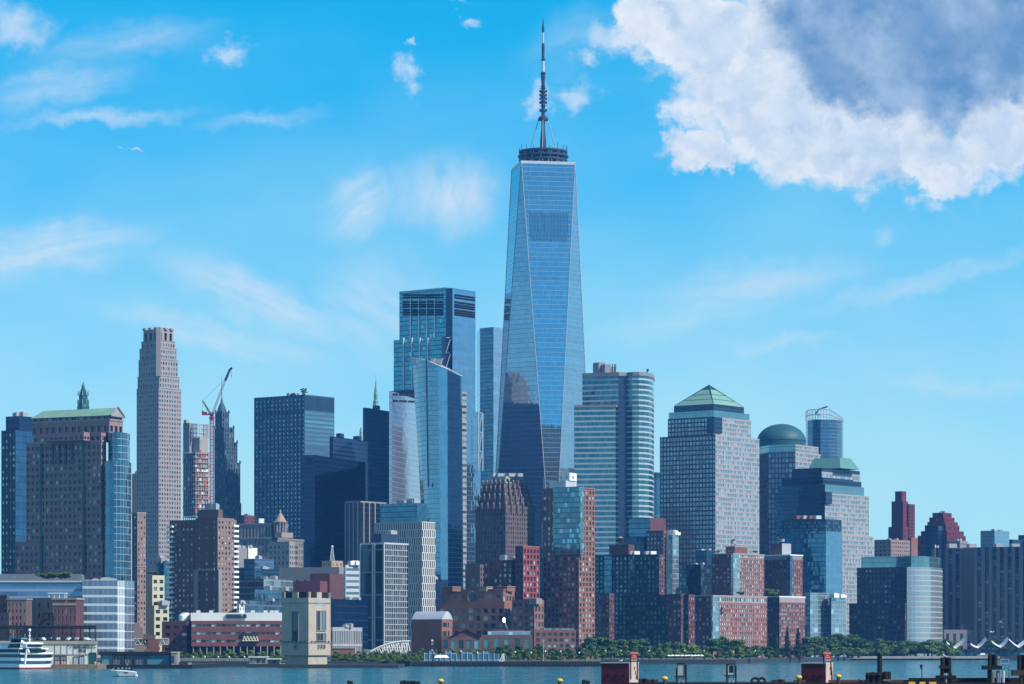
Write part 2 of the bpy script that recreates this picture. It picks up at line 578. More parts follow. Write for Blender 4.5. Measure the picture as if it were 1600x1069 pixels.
class Bld:
    """one building: an Empty with its parts"""

    def __init__(s, name, label, cat, d, px, group=None, nwin=100):
        s.loc = (X(px, d), d, 2.5)
        s.root = thing(name, label, cat, s.loc, group)
        s.parts = {}
        s.wins = []                # (centre, angle, w, h, pane)
        s.nwin = nwin
        s.d = d
        s.rng = random.Random(sum(map(ord, label)))

    def mb(s, part):
        return s.parts.setdefault(part, MB())

    def face(s, A, B, z0, z1, st, part='wall', u0=0.0):
        A, B = np.array(A, float), np.array(B, float)
        L = float(np.hypot(*(B - A)))
        e = (B - A) / L
        n = np.array([e[1], -e[0]])
        mid = (A + B) / 2
        vis = float(np.dot(n, -mid / np.hypot(*mid))) > -0.03
        mb = s.mb(part)

        def pt(u, z, dep=0.0):
            u, z = np.broadcast_arrays(u, z)
            xy = A[None, :] + u.reshape(-1, 1) * e - dep * n
            return np.column_stack([xy, z.reshape(-1)])

        def rects(u0_, u1_, za, zb, mat, d0=0.0, rnd=None):
            u0_, u1_, za, zb = [np.ravel(a).astype(float) for a in np.broadcast_arrays(u0_, u1_, za, zb)]
            q = np.stack([pt(u0_, za, d0), pt(u1_, za, d0), pt(u1_, zb, d0), pt(u0_, zb, d0)], 1)
            uv = np.stack([np.column_stack([u0_ + u0, za]), np.column_stack([u1_ + u0, za]), np.column_stack([u1_ + u0, zb]), np.column_stack([u0_ + u0, zb])], 1)
            mb.quads(q, mat, uv, rnd)

        if isinstance(st, GL) or not vis or L < 1.2:
            mat = st.mat if isinstance(st, GL) else st.wall
            rects(0.0, L, z0, z1, mat)
            return
        nx = max(1, round(L / st.bay))
        H = z1 - z0 - st.base - st.top
        nz = max(1, round(H / st.flr))
        bw, fh = L / nx, H / nz
        a, b, c, dd = st.win
        i = np.arange(nx)
        k = np.arange(nz)
        ua, ub = (i + a) * bw, (i + b) * bw
        za, zb = z0 + st.base + (k + c) * fh, z0 + st.base + (k + dd) * fh
        if st.sp is None:
            zl = np.concatenate([[z0], zb])
            zh = np.concatenate([za, [z1]])
            rects(np.zeros(nz + 1), np.full(nz + 1, L), zl, zh, st.wall)
            pl = np.concatenate([[0.0], ub])
            ph = np.concatenate([ua, [L]])
            g0, k0 = np.meshgrid(np.arange(nx + 1), k, indexing='ij')
            rects(pl[g0], ph[g0], za[k0], zb[k0], st.wall)
            rz0, rz1 = za, zb
        else:
            pl = np.concatenate([[0.0], ub])
            ph = np.concatenate([ua, [L]])
            rects(pl, ph, np.full(nx + 1, z0), np.full(nx + 1, z1), st.wall)
            zl = np.concatenate([[z0], zb])
            zh = np.concatenate([za, [z1]])
            g0, k0 = np.meshgrid(i, np.arange(nz + 1), indexing='ij')
            rects(ua[g0], ub[g0], zl[k0], zh[k0], st.sp, st.spd)
            for uu, sg in ((ua, 1), (ub, -1)):          # pier sides, full height
                q = np.stack([pt(uu, np.full(nx, z0), 0), pt(uu, np.full(nx, z0), st.dep), pt(uu, np.full(nx, z1), st.dep), pt(uu, np.full(nx, z1), 0)], 1)
                mb.quads(q if sg > 0 else q[:, ::-1], st.wall)
        I, K = [g.ravel() for g in np.meshgrid(i, k, indexing='ij')]
        UA, UB, ZA, ZB = ua[I], ub[I], za[K], zb[K]
        d0 = st.spd if st.sp is not None else 0.0
        m2 = st.wall if st.sp is None else st.sp
        q = [np.stack([pt(UA, ZA, d0), pt(UB, ZA, d0), pt(UB, ZA, st.dep), pt(UA, ZA, st.dep)], 1),
             np.stack([pt(UA, ZB, st.dep), pt(UB, ZB, st.dep), pt(UB, ZB, d0), pt(UA, ZB, d0)], 1)]
        if st.sp is None:
            q += [np.stack([pt(UA, ZA, 0), pt(UA, ZA, st.dep), pt(UA, ZB, st.dep), pt(UA, ZB, 0)], 1),
                  np.stack([pt(UB, ZA, st.dep), pt(UB, ZA, 0), pt(UB, ZB, 0), pt(UB, ZB, st.dep)], 1)]
        mb.quads(np.concatenate(q), m2)
        C = pt((UA + UB) / 2, (ZA + ZB) / 2, st.dep)
        ang = atan2(e[1], e[0])
        w_, h_ = (b - a) * bw, (dd - c) * fh
        s.wins.append((C, ang, w_, h_, st.pane))

    def poly(s, pts, z0, z1, st, part='wall', roof=None, styles=None):
        """pts counter-clockwise seen from above"""
        u = 0.0
        n = len(pts)
        for i in range(n):
            A, B = pts[i], pts[(i + 1) % n]
            if math.hypot(B[0] - A[0], B[1] - A[1]) < .05:
                continue
            s.face(A, B, z0, z1, (styles[i] if styles else None) or st, part, u)
            u += math.hypot(B[0] - A[0], B[1] - A[1])
        if roof is not False:
            m = roof or M['roof']
            s.mb('roof|%d' % len(s.parts)).poly([(p[0], p[1], z1 - .02) for p in pts], m)
        return pts

    def tier(s, pl, pc, pr, yt, yb=None, st=None, d=None, th=37, part='wall', roof=None, back=None, deep=None):
        """block seen corner-on: left edge, near corner and right edge in picture pixels"""
        d = d or s.d
        pts = quad(pl, pc, pr, d, th, deep)
        z1 = Z(yt, d)
        z0 = 2.5 if yb is None else Z(yb, d)
        if isinstance(st, tuple):
            sl_, sr = st
        else:
            sl_ = sr = st
        bk = back or st
        bk = bk[0] if isinstance(bk, tuple) else bk
        s.poly(pts, z0, z1, sl_, part, roof, [sr, bk, bk, sl_])
        s.last = (pts, z0, z1)
        return pts

    def cornice(s, h=.9, out_=.6, mat=None, part='cornice', dz=0.0):
        pts, z0, z1 = s.last
        c = np.mean(np.array(pts), 0)
        o = [tuple(np.array(p) + (np.array(p) - c) / np.linalg.norm(np.array(p) - c) * out_) for p in pts]
        mb = s.mb('%s|%d' % (part, len(s.parts)))
        mb.prism(o, z1 - h + .3 + dz, z1 + .3 + dz, mat or M['lime2'], bottom=True)

    def gear(s, n=4, mat=None, name='rooftop_unit', size=(3, 6), hh=(2, 3.5)):
        pts, z0, z1 = s.last
        c = np.mean(np.array(pts), 0)
        e = np.array(pts[1]) - np.array(pts[0])
        rz = atan2(e[1], e[0])
        for i in range(n):
            a, b = s.rng.uniform(.15, .85), s.rng.uniform(.15, .6)
            p = np.array(pts[0]) + a * e + b * (np.array(pts[3]) - np.array(pts[0]))
            h = s.rng.uniform(*hh)
            m = MB()
            w_, l_ = s.rng.uniform(*size), s.rng.uniform(*size)
            m.box((p[0], p[1], z1 + h / 2), (w_, l_, h), mat or M['gear'], rz)
            m.box((p[0], p[1], z1 + h + .15), (w_ * .6, l_ * .6, .3), mat or M['gear'], rz)
            m.build(name, s.root)

    def done(s):
        for name, mb in s.parts.items():
            mb.build(name.split('|')[0], s.root)
        if s.wins:
            allw = []
            for C, ang, w_, h_, pm in s.wins:
                for c in C:
                    allw.append((c, ang, w_, h_, pm))
            allw.sort(key=lambda a: -a[0][2])
            seen, rest, cache = allw[:s.nwin], allw[s.nwin:], {}
            lo = np.array(s.loc)
            for c, ang, w_, h_, pm in seen:
                key = (round(w_, 3), round(h_, 3), pm.name)
                if key not in cache:
                    m = MB()
                    m.quads([[(-w_ / 2, 0, -h_ / 2), (w_ / 2, 0, -h_ / 2), (w_ / 2, 0, h_ / 2), (-w_ / 2, 0, h_ / 2)]], pm)
                    o = m.build('window')
                    cache[key] = o.data
                else:
                    o = bpy.data.objects.new('window', cache[key])
                    COL.objects.link(o)
                o.parent = s.root
                o.location = tuple(np.array(c) - lo)
                o.rotation_euler = (0, 0, ang)
            if rest:
                m = MB()
                by = {}
                for c, ang, w_, h_, pm in rest:
                    ex, ey = cos(ang) * w_ / 2, sin(ang) * w_ / 2
                    by.setdefault(pm.name, (pm, []))[1].append([(c[0] - ex, c[1] - ey, c[2] - h_ / 2), (c[0] + ex, c[1] + ey, c[2] - h_ / 2),
                                                               (c[0] + ex, c[1] + ey, c[2] + h_ / 2), (c[0] - ex, c[1] - ey, c[2] + h_ / 2)])
                for pm, q in by.values():
                    m.quads(q, pm, None, [s.rng.random() for _ in q])
                o = m.build('window', s.root)
                o['kind'] = 'stuff'
        return s.root


def quad(pl, pc, pr, d, th=37, deep=None):
    """plan of a right-angled block: near corner C at px pc and distance d, faces turned by th degrees; C, R, K, L"""
    t = radians(th)
    xc = X(pc, d)
    nl, nr = (pl - HX) / F, (pr - HX) / F
    Ll = (xc - nl * d) / (cos(t) + nl * sin(t))
    Lr = (nr * d - xc) / (sin(t) - nr * cos(t)) if deep is None else deep
    C = np.array([xc, d])
    a = np.array([-cos(t), sin(t)]) * max(Ll, .6)
    b = np.array([sin(t), cos(t)]) * max(Lr, .6)
    return [tuple(C), tuple(C + b), tuple(C + a + b), tuple(C + a)]


def front(pl, pr, d, depth=20):
    """plan of a block seen square-on"""
    a = d + depth * .7
    return [(X(pl, d), d), (X(pr, d), d), (X(pr, a), d + depth), (X(pl, a), d + depth)]


def text(body, size, loc, rot, mat, parent, name='lettering', ext=0.01, align='CENTER', sx=1.0, bold=0.0, width=None):
    cu = bpy.data.curves.new(name, 'FONT')
    cu.body = body
    cu.size = size
    cu.align_x = align
    cu.align_y = 'CENTER'
    cu.extrude = ext
    cu.offset = bold
    cu.materials.append(mat)
    o = bpy.data.objects.new(name, cu)
    COL.objects.link(o)
    me = bpy.data.meshes.new_from_object(o)
    bpy.data.objects.remove(o)
    o = bpy.data.objects.new(name, me)
    COL.objects.link(o)
    if parent is not None:
        o.parent = parent
        loc = tuple(np.array(loc) - np.array(parent_loc(parent)))
    if width:
        xs = [v_.co.x for v_ in me.vertices]
        sx = width / (max(xs) - min(xs))
    o.location = loc
    o.rotation_euler = rot
    o.scale = (sx, 1, 1)
    return o

# ------------------------------------------------------------------ palette
M = {}
M['roof'] = solid('roof_felt', (.20, .20, .21))
M['gear'] = solid('grey_metal', (.34, .35, .37), .6)
M['white'] = solid('white_paint', (.78, .78, .76), .5, var=.12)
M['dark'] = solid('dark_metal', (.03, .035, .045), .55)
M['black'] = solid('black_timber', (.012, .012, .015), .85)
M['steel'] = solid('pale_steel', (.55, .57, .60), .45, .3)
M['granite'] = solid('pink_granite', (.27, .165, .165), var=.3)
M['granite_lit'] = M['granite']
M['lime'] = solid('limestone', (.32, .275, .275), var=.16)
M['lime2'] = solid('grey_limestone', (.24, .225, .23), var=.2)
M['buff'] = solid('buff_brick', (.26, .19, .165), var=.2)
M['tan'] = solid('tan_brick', (.36, .27, .19), var=.25)
M['cream'] = solid('cream_stucco', (.56, .50, .36), var=.18)
M['copper'] = solid('green_copper', (.19, .335, .265), .55, .0, .35, .15)
M['p_sky'] = pane('window_sky', (.26, .42, .47), (.34, .50, .54), .4, .85, .025, vary=.45)
M['p_skyd'] = pane('window_sky_dark', (.10, .24, .31), (.22, .40, .46), .4, .8, .05)
M['copper_dark'] = solid('dark_copper', (.025, .095, .105), .45, .3, .25)
M['brick'] = brick('red_brick', (.175, .052, .05))
M['brick2'] = brick('brown_brick', (.13, .06, .055))
M['brick3'] = brick('orange_brick', (.235, .092, .062))
M['brick4'] = brick('dark_red_brick', (.095, .027, .035))
M['brown'] = solid('brown_stone', (.13, .092, .09), var=.3)
M['bronze'] = solid('bronze_pier', (.22, .17, .15), .5, .3)
M['conc'] = solid('concrete', (.33, .32, .30), var=.3)
M['navyf'] = solid('navy_frame', (.025, .045, .085), .5)
M['louvre'] = solid('louvre_blue', (.05, .11, .19), .5, .2)
M['rednet'] = solid('red_netting', (.45, .07, .06), .8)
M['redpaint'] = solid('red_paint', (.32, .03, .05), .45)
M['p_dark'] = pane('window_dark', (.02, .035, .05), (.22, .27, .30), .18)
M['p_mid'] = pane('window_mixed', (.03, .055, .075), (.42, .46, .48), .35)
M['p_teal'] = pane('window_teal', (.04, .12, .15), (.12, .30, .34), .5, .6)
M['p_pale'] = pane('window_pale', (.10, .17, .21), (.50, .56, .58), .55)
M['p_hole'] = pane('opening_dark', (.008, .010, .014), (.03, .035, .04), .2, .0)

g_navy = glass('navy_glass', (.018, .055, .12), (.01, .022, .045), 1.6, 4, .10, .18, .6, .10)
g_navy2 = glass('deep_navy_glass', (.006, .032, .10), (.004, .016, .05), 1.8, 4, .14, .2, .5, .16, .02)
g_blue = glass('blue_glass', (.06, .16, .28), (.010, .028, .06), 3.2, 4.1, .07, .10, .85)
g_wtc = glass('sky_blue_glass', (.36, .46, .535), (.23, .31, .40), 1.55, 4.1, .05, .08, .9, .035, .010, .16)
g_teal = glass('teal_glass', (.09, .31, .40), (.02, .07, .10), 1.6, 4.2, .06, .15, .8, .05, .02, .3, open_=.03)
g_3 = glass('azure_glass', (.22, .38, .52), (.10, .19, .28), 1.6, 4.2, .05, .09, .9, .04, .014, .18)
g_4 = glass('clear_blue_glass', (.34, .50, .62), (.13, .22, .30), 1.5, 4.1, .06, .10, .9, .04, .012, .2)
g_111 = glass('flared_blue_glass', (.16, .34, .46), (.09, .17, .22), 1.5, 3.6, .06, .09, .88, .04, .02, .25)
g_111d = glass('flared_navy_glass', (.010, .045, .11), (.008, .025, .06), 1.5, 3.6, .06, .12, .85, .05, .03, .35)
g_silver = glass('silver_glass', (.42, .46, .56), (.23, .26, .33), 1.5, 4.2, .03, .10, .75, .08, .012, .12)
g_wfc = glass('pink_grid_glass', (.26, .40, .44), (.34, .285, .27), 2.1, 3.9, .34, .34, .8, .05, .025, .25)
g_wfcb = glass('blue_green_band', (.20, .36, .40), (.10, .18, .20), 2.1, 3.9, .10, .08, .8, .06, .02, .2)
g_wfcd = glass('dark_setback_glass', (.016, .05, .10), (.03, .05, .08), 2.0, 3.9, .12, .2, .7, .1, .02)
g_mid = glass('mid_blue_glass', (.07, .19, .29), (.035, .08, .13), 1.6, 3.6, .07, .14, .8, .05, .03, .4)
g_pale = glass('pale_glass', (.30, .40, .46), (.30, .34, .37), 1.8, 3.4, .08, .14, .7, .07, .02, .3, open_=.1)
g_nymex = glass('curved_pale_glass', (.38, .44, .48), (.42, .43, .44), 1.5, 4.2, .05, .20, .6, .16, .008, .10)
g_gold = glass('banded_teal_glass', (.06, .20, .25), (.37, .42, .46), 1.5, 4.15, .04, .33, .8, .05, .03, .5, fmetal=0)
g_apt = glass('green_black_glass', (.05, .11, .14), (.015, .025, .03), 1.9, 3.0, .12, .16, .6, .08, .05, .6, open_=.22)
g_cit = glass('curved_blue_glass', (.065, .18, .28), (.30, .37, .42), 2.6, 3.9, .08, .09, .85, .05, .03, .35)
g_50 = glass('slim_blue_glass', (.07, .18, .28), (.15, .20, .25), 1.8, 3.6, .06, .12, .8, .06, .03, .4)
g_low = glass('low_blue_glass', (.10, .19, .30), (.10, .16, .24), 2.4, 3.6, .05, .25, .7, .1, .03, .3)
g_white = glass('white_banded_glass', (.15, .20, .28), (.46, .50, .55), 2.4, 4.1, .03, .28, .6, .1, .02, .2, fmetal=0)

# ================================================================== the towers, left to right
# --- navy tower at the far left edge
b = Bld('office_tower', 'dark navy glass tower at the left edge behind the gabled granite tower', 'tower', 1880, 24)
b.tier(2, 24, 54, 672, None, (PU(M['navyf'], M['p_mid'], 3.2, 3.8, (.2, .75, .3, .75), .3), GL(g_blue)), th=35)
b.tier(9, 30, 54, 650, 672, GL(g_navy2), 1884, 35)
b.gear(3)
b.done()

# --- gabled granite tower with curved glass wing
b = Bld('granite_tower', 'pink granite tower with green copper gabled roof and curved glass wing', 'tower', 1750, 100)
pg = PU(M['granite'], M['p_dark'], 3.35, 3.9, (.18, .82, .3, .82), .5, top=2.0)
pgs = PU(M['granite'], M['p_dark'], 4.0, 7.0, (.15, .85, .03, .97), .5, top=2.0)
b.tier(24, 160, 168, 844, None, pg, 1752, 27)
b.tier(41, 158, 166, 688, 844, pg, 1752, 27)
b.cornice(1.2, .4)
b.tier(52, 158, 171, 676, 690, pgs, 1754, 27)
b.tier(69, 131, 140, 675, 688, pg, 1751, 27)
b.tier(50, 171, 192, 655, 676, PU(M['granite'], M['p_hole'], 4.6, 8.6, (.18, .8, .1, .62), .8, top=1), 1757, 27)
b.cornice(1.0, .5)
b.tier(51, 170, 191, 649, 655, PU(M['granite'], M['p_dark'], 4.6, 2.6, (.15, .85, .15, .9), .8, top=.1), 1758, 27)
pts, z0, z1 = b.last
C_, R_, K_, L_ = [np.array(p) for p in pts]
cen = (C_ + R_ + K_ + L_) / 4
C_, R_, K_, L_ = [cen + (p - cen) * 1.035 for p in (C_, R_, K_, L_)]
zr = Z(637.5, 1765)
mA, mB = (C_ + R_) / 2, (L_ + K_) / 2
ins = (mA - mB) / np.linalg.norm(mA - mB) * 4.5
v = lambda p, z: (p[0], p[1], z)
mb = b.mb('roof_slope')
mb.poly([v(L_, z1), v(C_, z1), v(mA, zr), v(mB + ins, zr)], M['copper'])
mb.poly([v(R_, z1), v(K_, z1), v(mB + ins, zr), v(mA, zr)], M['copper'])
mb.poly([v(K_, z1), v(L_, z1), v(mB + ins, zr)], M['granite'])
for i in range(30):                                  # standing seams
    f = i / 29
    a0, a1 = L_ + (C_ - L_) * f, (mB + ins) + (mA - mB - ins) * f
    mb.tube([v(a0, z1 + .1), v(a1, zr + .1)], .1, M['copper'], 4)
mg = b.mb('gable')
g0 = mA - (C_ - R_) * 0
off_ = (C_ - L_) / np.linalg.norm(C_ - L_) * .3
mg.poly([v(C_ + off_, z1 - .6), v(R_ + off_, z1 - .6), v(mA + off_, zr + .5)], M['lime'])
for p in (C_, R_):
    mg.tube([v(p + off_ * 2, z1), v(mA + off_ * 2, zr + .6)], .55, M['lime2'], 4)
mg.tube([v(C_ + off_ * 2, z1 - .5), v(R_ + off_ * 2, z1 - .5)], .5, M['lime2'], 4)
def along(q, px, off=.2):
    C, L = np.array(q[0]), np.array(q[3])
    e = (C - L) / np.linalg.norm(C - L)
    n_ = np.array([e[1], -e[0]])
    k = (px - HX) / F                              # the point of the left face seen at column px
    s_ = (C[0] - k * C[1]) / (e[0] - k * e[1])
    return C - e * s_ + n_ * off, atan2(e[1], e[0])


qc = quad(41, 158, 166, 1752, 27)
for (px_, ya, yb_, w_) in ((65, 690, 895, 1.5), (131.5, 690, 895, 1.7), (83, 692, 724, 1.1), (93, 692, 724, 1.1), (103, 692, 724, 1.1), (113, 692, 724, 1.1)):
    p, ang = along(qc, px_, .12)
    m_ = MB(); m_.box((p[0], p[1], (Z(ya, 1752) + Z(yb_, 1752)) / 2), (w_, .5, Z(ya, 1752) - Z(yb_, 1752)), M['copper_dark'], ang); m_.build('glass_strip', b.root)
arc = [P(px, d) for px, d in ((163, 1752), (170, 1748), (178, 1746), (187, 1747), (195, 1751), (202, 1759), (205, 1768))]
b.poly(arc + [P(205, 1800), P(166, 1800)], 2.5, Z(720, 1748), GL(g_cit), 'glass_wing')
arc2 = [P(px, d) for px, d in ((169, 1754), (176, 1750), (184, 1749), (192, 1751), (199, 1757), (203, 1766))]
b.poly(arc2 + [P(203, 1796), P(170, 1796)], Z(720, 1748), Z(676, 1752), GL(g_cit), 'glass_wing')
b.done()

# --- green spire behind the gable
def spire(label, d, px, prof, mat, base_w, sq=True, name='spire_tower'):
    t_ = thing(name, label, 'spire', (X(px, d), d, 2.5))
    m_ = MB()
    m_.lathe((X(px, d), d, 0), [(w_ / F * d, Z(y, d)) for w_, y in prof], mat, 8)
    m_.build('spire', t_)
    m_ = MB()
    r_ = prof[0][0] / F * d * base_w
    m_.box((X(px, d), d, (Z(prof[0][1], d) + 2.5) / 2), (2 * r_, 2 * r_, Z(prof[0][1], d) - 2.5), M['lime2'], .6)
    m_.build('shaft', t_)
    return t_


t_ = spire('tiered green copper lantern spire above the gabled granite tower', 3000, 130,
           [(10, 645), (9.5, 636), (8.5, 632), (8.8, 631), (8.8, 626), (7.2, 625), (6.6, 619), (7.2, 618.5), (7, 617), (4.6, 616.5), (4.2, 610), (4.5, 609.6), (2.6, 607), (2.2, 603), (1.2, 601), (.4, 596.5)], M['copper_dark'], 1.0)
m_ = MB()
for k in range(8):
    a = k * pi / 4
    for (r, y0, y1) in ((8.2, 618, 612.5), (8.6, 632, 626)):
        m_.lathe((X(130, 3000) + r * .629 * cos(a), 3000 + r * .629 * sin(a), 0), [(.5, Z(y0, 3000)), (.4, Z(y1, 3000)), (.05, Z(y1 - 2, 3000))], M['copper'], 5)
m_.build('pinnacle', t_)

# --- tall limestone tower with stepped crown
b = Bld('limestone_tower', 'tall slim pale limestone tower with stepped crown and square openings at its top', 'tower', 2500, 248)
s30 = PU(M['lime'], M['p_teal'], 2.75, 3.62, (.26, .76, .22, .78), .45)
for (pl, pc, pr, yt, yb, d) in ((213.5, 248, 283, 606, None, 2500), (215, 249, 280.5, 587, 606, 2503), (216.5, 249.5, 278, 561, 587, 2506),
                                (218, 250.5, 276, 543, 561, 2509), (221, 249.5, 273.5, 532, 543, 2511)):
    b.tier(pl, pc, pr, yt, yb, s30, d, 40)
    b.cornice(.7, .25)
b.tier(224, 247, 270.5, 514, 532, PU(M['lime'], M['p_hole'], 6.6, 8.6, (.25, .75, .06, .8), 1.2, top=1.0), 2514, 40)
pts, z0, z1 = b.last
for k in range(4):
    A, B = np.array(pts[k]), np.array(pts[(k + 1) % 4])
    for f in (.12, .5, .88):
        p = A + (B - A) * f
        m_ = MB()
        m_.box((p[0], p[1], z1 + .6), (3, 3, 1.6), M['lime'], radians(50))
        m_.build('battlement', b.root)
for (pl, pr, y0, y1) in ((243, 253, 606, 520),):     # central chamfer bay of the crown
    b.mb('crown_bay').prism([P(244, 2501), P(251, 2501), P(252, 2512), P(243, 2512)], Z(588, 2501), Z(512, 2501), M['lime'])
b.done()

# --- tower under construction
t_ = thing('unfinished_tower', 'unfinished concrete tower with open floors and red safety netting beside the crane', 'tower', (X(306, 2620), 2620, 2.5))
D_ = 2620
mwall = MB()
mwall.prism(quad(302, 312, 325, D_ + 4, 40), Z(806, D_), Z(682, D_), M['conc'])
mwall.build('core', t_)
m_ = MB()
m_.prism(quad(286, 296, 303, D_ + 6, 40), Z(806, D_), Z(660, D_), M['lime2'])
m_.prism(quad(287, 291, 295, D_ + 7, 40), Z(660, D_), Z(655, D_), M['conc'])
m_.build('stair_core', t_)
rr = random.Random(4)
zf = Z(708, D_)
k = 0
while zf > Z(900, D_):
    m_ = MB()
    m_.prism(quad(285, 305, 329, D_ - 2, 40), zf - .45, zf, M['conc'])
    m_.build('floor_slab', t_)
    pp = quad(285.5, 305, 328.5, D_ - 1.2, 40)
    if k < 14:
        for (A, B) in ((pp[3], pp[0]), (pp[0], pp[1])):
            A, B = np.array(A), np.array(B)
            n_ = 7
            for j in range(n_):
                p0, p1 = A + (B - A) * j / n_, A + (B - A) * (j + .92) / n_
                if rr.random() < (.62 if A[0] > pp[3][0] + 3 else .3):
                    m_ = MB()
                    hh_ = rr.uniform(1.1, 3.0)
                    m_.quads([[(p0[0], p0[1], zf), (p1[0], p1[1], zf), (p1[0], p1[1], zf + hh_), (p0[0], p0[1], zf + hh_)]], M[rr.choice(['rednet', 'rednet', 'gear', 'white', 'navyf'])])
                    m_.build('safety_panel', t_)
    zf -= 3.9
    k += 1
pp = quad(286, 305, 328, D_ - 1, 40)
for (A, B) in ((pp[3], pp[0]), (pp[0], pp[1])):
    for j in range(6):
        p = np.array(A) + (np.array(B) - np.array(A)) * (j + .3) / 6
        m_ = MB()
        m_.tube([(p[0], p[1], Z(900, D_)), (p[0], p[1], Z(706, D_))], .45, M['conc'], 5)
        m_.build('column', t_)
m_ = MB()
pp = quad(299, 309, 326, D_ + 3, 40)
for k in range(4):
    A, B = np.array(pp[k]), np.array(pp[(k + 1) % 4])
    for j in range(5):
        p = A + (B - A) * j / 5
        m_.tube([(p[0], p[1], Z(684, D_)), (p[0], p[1], Z(662, D_))], .35, M['steel'], 4)
    for y in (662, 669, 676):
        m_.tube([(A[0], A[1], Z(y, D_)), (B[0], B[1], Z(y, D_))], .3, M['steel'], 4)
m_.build('steel_frame', t_)

# --- crane
D_ = 2596
t_ = thing('tower_crane', 'red luffing tower crane with raised lattice jib beside the unfinished tower', 'crane', (X(331, D_), D_, 2.5))


def lattice(mb, a, b, w0, w1, n, mat, r=.18):
    a, b = np.array(a, float), np.array(b, float)
    t = (b - a) / np.linalg.norm(b - a)
    s_ = np.cross(t, (0, 1, 0.01))
    s_ /= np.linalg.norm(s_)
    q = np.cross(t, s_)
    P_ = lambda f, k: a + (b - a) * f + ((w0 + (w1 - w0) * f) / 2) * ((1, 1, -1, -1)[k] * s_ + (1, -1, -1, 1)[k] * q)
    for k in range(4):
        mb.tube([P_(0, k), P_(1, k)], r * 1.4, mat, 4)
        for i in range(n):
            mb.tube([P_(i / n, k), P_((i + 1) / n, (k + 1) % 4)] if i % 2 else [P_(i / n, (k + 1) % 4), P_((i + 1) / n, k)], r, mat, 3, False)
            mb.tube([P_(i / n, k), P_(i / n, (k + 1) % 4)], r, mat, 3, False)


m_ = MB(); lattice(m_, (X(331, D_), D_, Z(880, D_)), (X(331, D_), D_, Z(652, D_)), 3.0, 3.0, 46, M['redpaint'], .2); m_.build('mast', t_)
m_ = MB()
m_.lathe((X(331, D_), D_, Z(652, D_)), [(1.6, -2), (2.3, -1), (2.3, .4), (1.5, .8), (1.5, 3)], M['redpaint'], 10)
m_.build('slewing_ring', t_)
m_ = MB()
m_.box((X(323.5, D_), D_, Z(647.5, D_)), (8.2, 2.6, 1.3), M['redpaint'])
m_.box((X(317, D_), D_, Z(645.5, D_)), (1.6, 3.2, 3.4), M['redpaint'])
m_.box((X(321, D_), D_, Z(645.2, D_)), (2.2, 2.4, 1.5), M['dark'])
m_.build('counter_jib', t_)
m_ = MB()
m_.box((X(333, D_), D_ - 1.5, Z(646, D_)), (2.2, 2.0, 2.2), M['gear'])
m_.box((X(333.3, D_), D_ - 2.52, Z(645.7, D_)), (1.7, .1, 1.3), M['dark'])
m_.build('cab', t_)
m_ = MB(); lattice(m_, (X(329, D_), D_, Z(647, D_)), (X(316.5, D_), D_, Z(626, D_)), 1.6, .6, 8, M['dark'], .16); m_.build('mast_head', t_)
m_ = MB(); lattice(m_, (X(332, D_), D_, Z(646, D_)), (X(352, D_), D_, Z(594.5, D_)), 1.4, 1.2, 24, M['redpaint'], .07); m_.build('jib', t_)
m_ = MB()
lattice(m_, (X(352, D_), D_, Z(594.5, D_)), (X(359, D_), D_, Z(578, D_)), 1.4, 1.0, 6, M['dark'], .26)
lattice(m_, (X(359, D_), D_, Z(578, D_)), (X(362.5, D_), D_, Z(574.5, D_)), 1.1, .8, 2, M['dark'], .3)
m_.build('jib_tip', t_)
m_ = MB()
for a, b_ in (((316.5, 626), (352, 592)), ((316.5, 626), (316.5, 646)), ((362, 575), (361.5, 588))):
    m_.tube([(X(a[0], D_), D_, Z(a[1], D_)), (X(b_[0], D_), D_, Z(b_[1], D_))], .11, M['dark'], 3)
m_.box((X(361.5, D_), D_, Z(588, D_)), (.5, .5, 1.6), M['dark'])
m_.build('cable', t_)

# --- old gothic tower with pointed crown
b = Bld('gothic_tower', 'old stone tower with stepped gothic crown and needle behind the crane', 'tower', 2800, 352)
mgo = solid('dark_blue_stone', (.06, .105, .145), var=.3)  # dark blue-grey base with random blotches
gs = PU(mgo, M['p_dark'], 3.0, 3.8, (.28, .76, .15, .85), .5, mgo, .3)
b.tier(335, 352, 375.5, 722, None, gs, 2800, 40)
b.tier(335, 351, 371, 690, 722, gs, 2803, 40)
b.tier(335, 350, 366, 667, 690, gs, 2806, 40)
b.tier(336, 347, 358, 643, 667, gs, 2810, 40)
for (px_, py_) in ((337, 643), (347, 643), (357.5, 643), (365, 667), (370.5, 690), (375, 722), (336, 667)):
    m_ = MB()
    m_.lathe((X(px_, 2812), 2812, 0), [(.9, Z(py_ + 3, 2812)), (.9, Z(py_ - .5, 2812)), (.1, Z(py_ - 3, 2812))], mgo, 5)
    m_.build('pinnacle', b.root)
m_ = MB()
m_.lathe((X(346.5, 2816), 2816, 0), [(8 * .59, Z(645, 2816)), (6.6 * .59, Z(640, 2816)), (4.6 * .59, Z(634, 2816)), (3.2 * .59, Z(631, 2816)), (2.2 * .59, Z(629.5, 2816)),
                                     (1.5 * .59, Z(626, 2816)), (.5 * .59, Z(620, 2816)), (.25, Z(605, 2816)), (.08, Z(586, 2816))], solid('blue_slate', (.03, .085, .12), .6), 8)
m_.build('spire', b.root)
b.done()

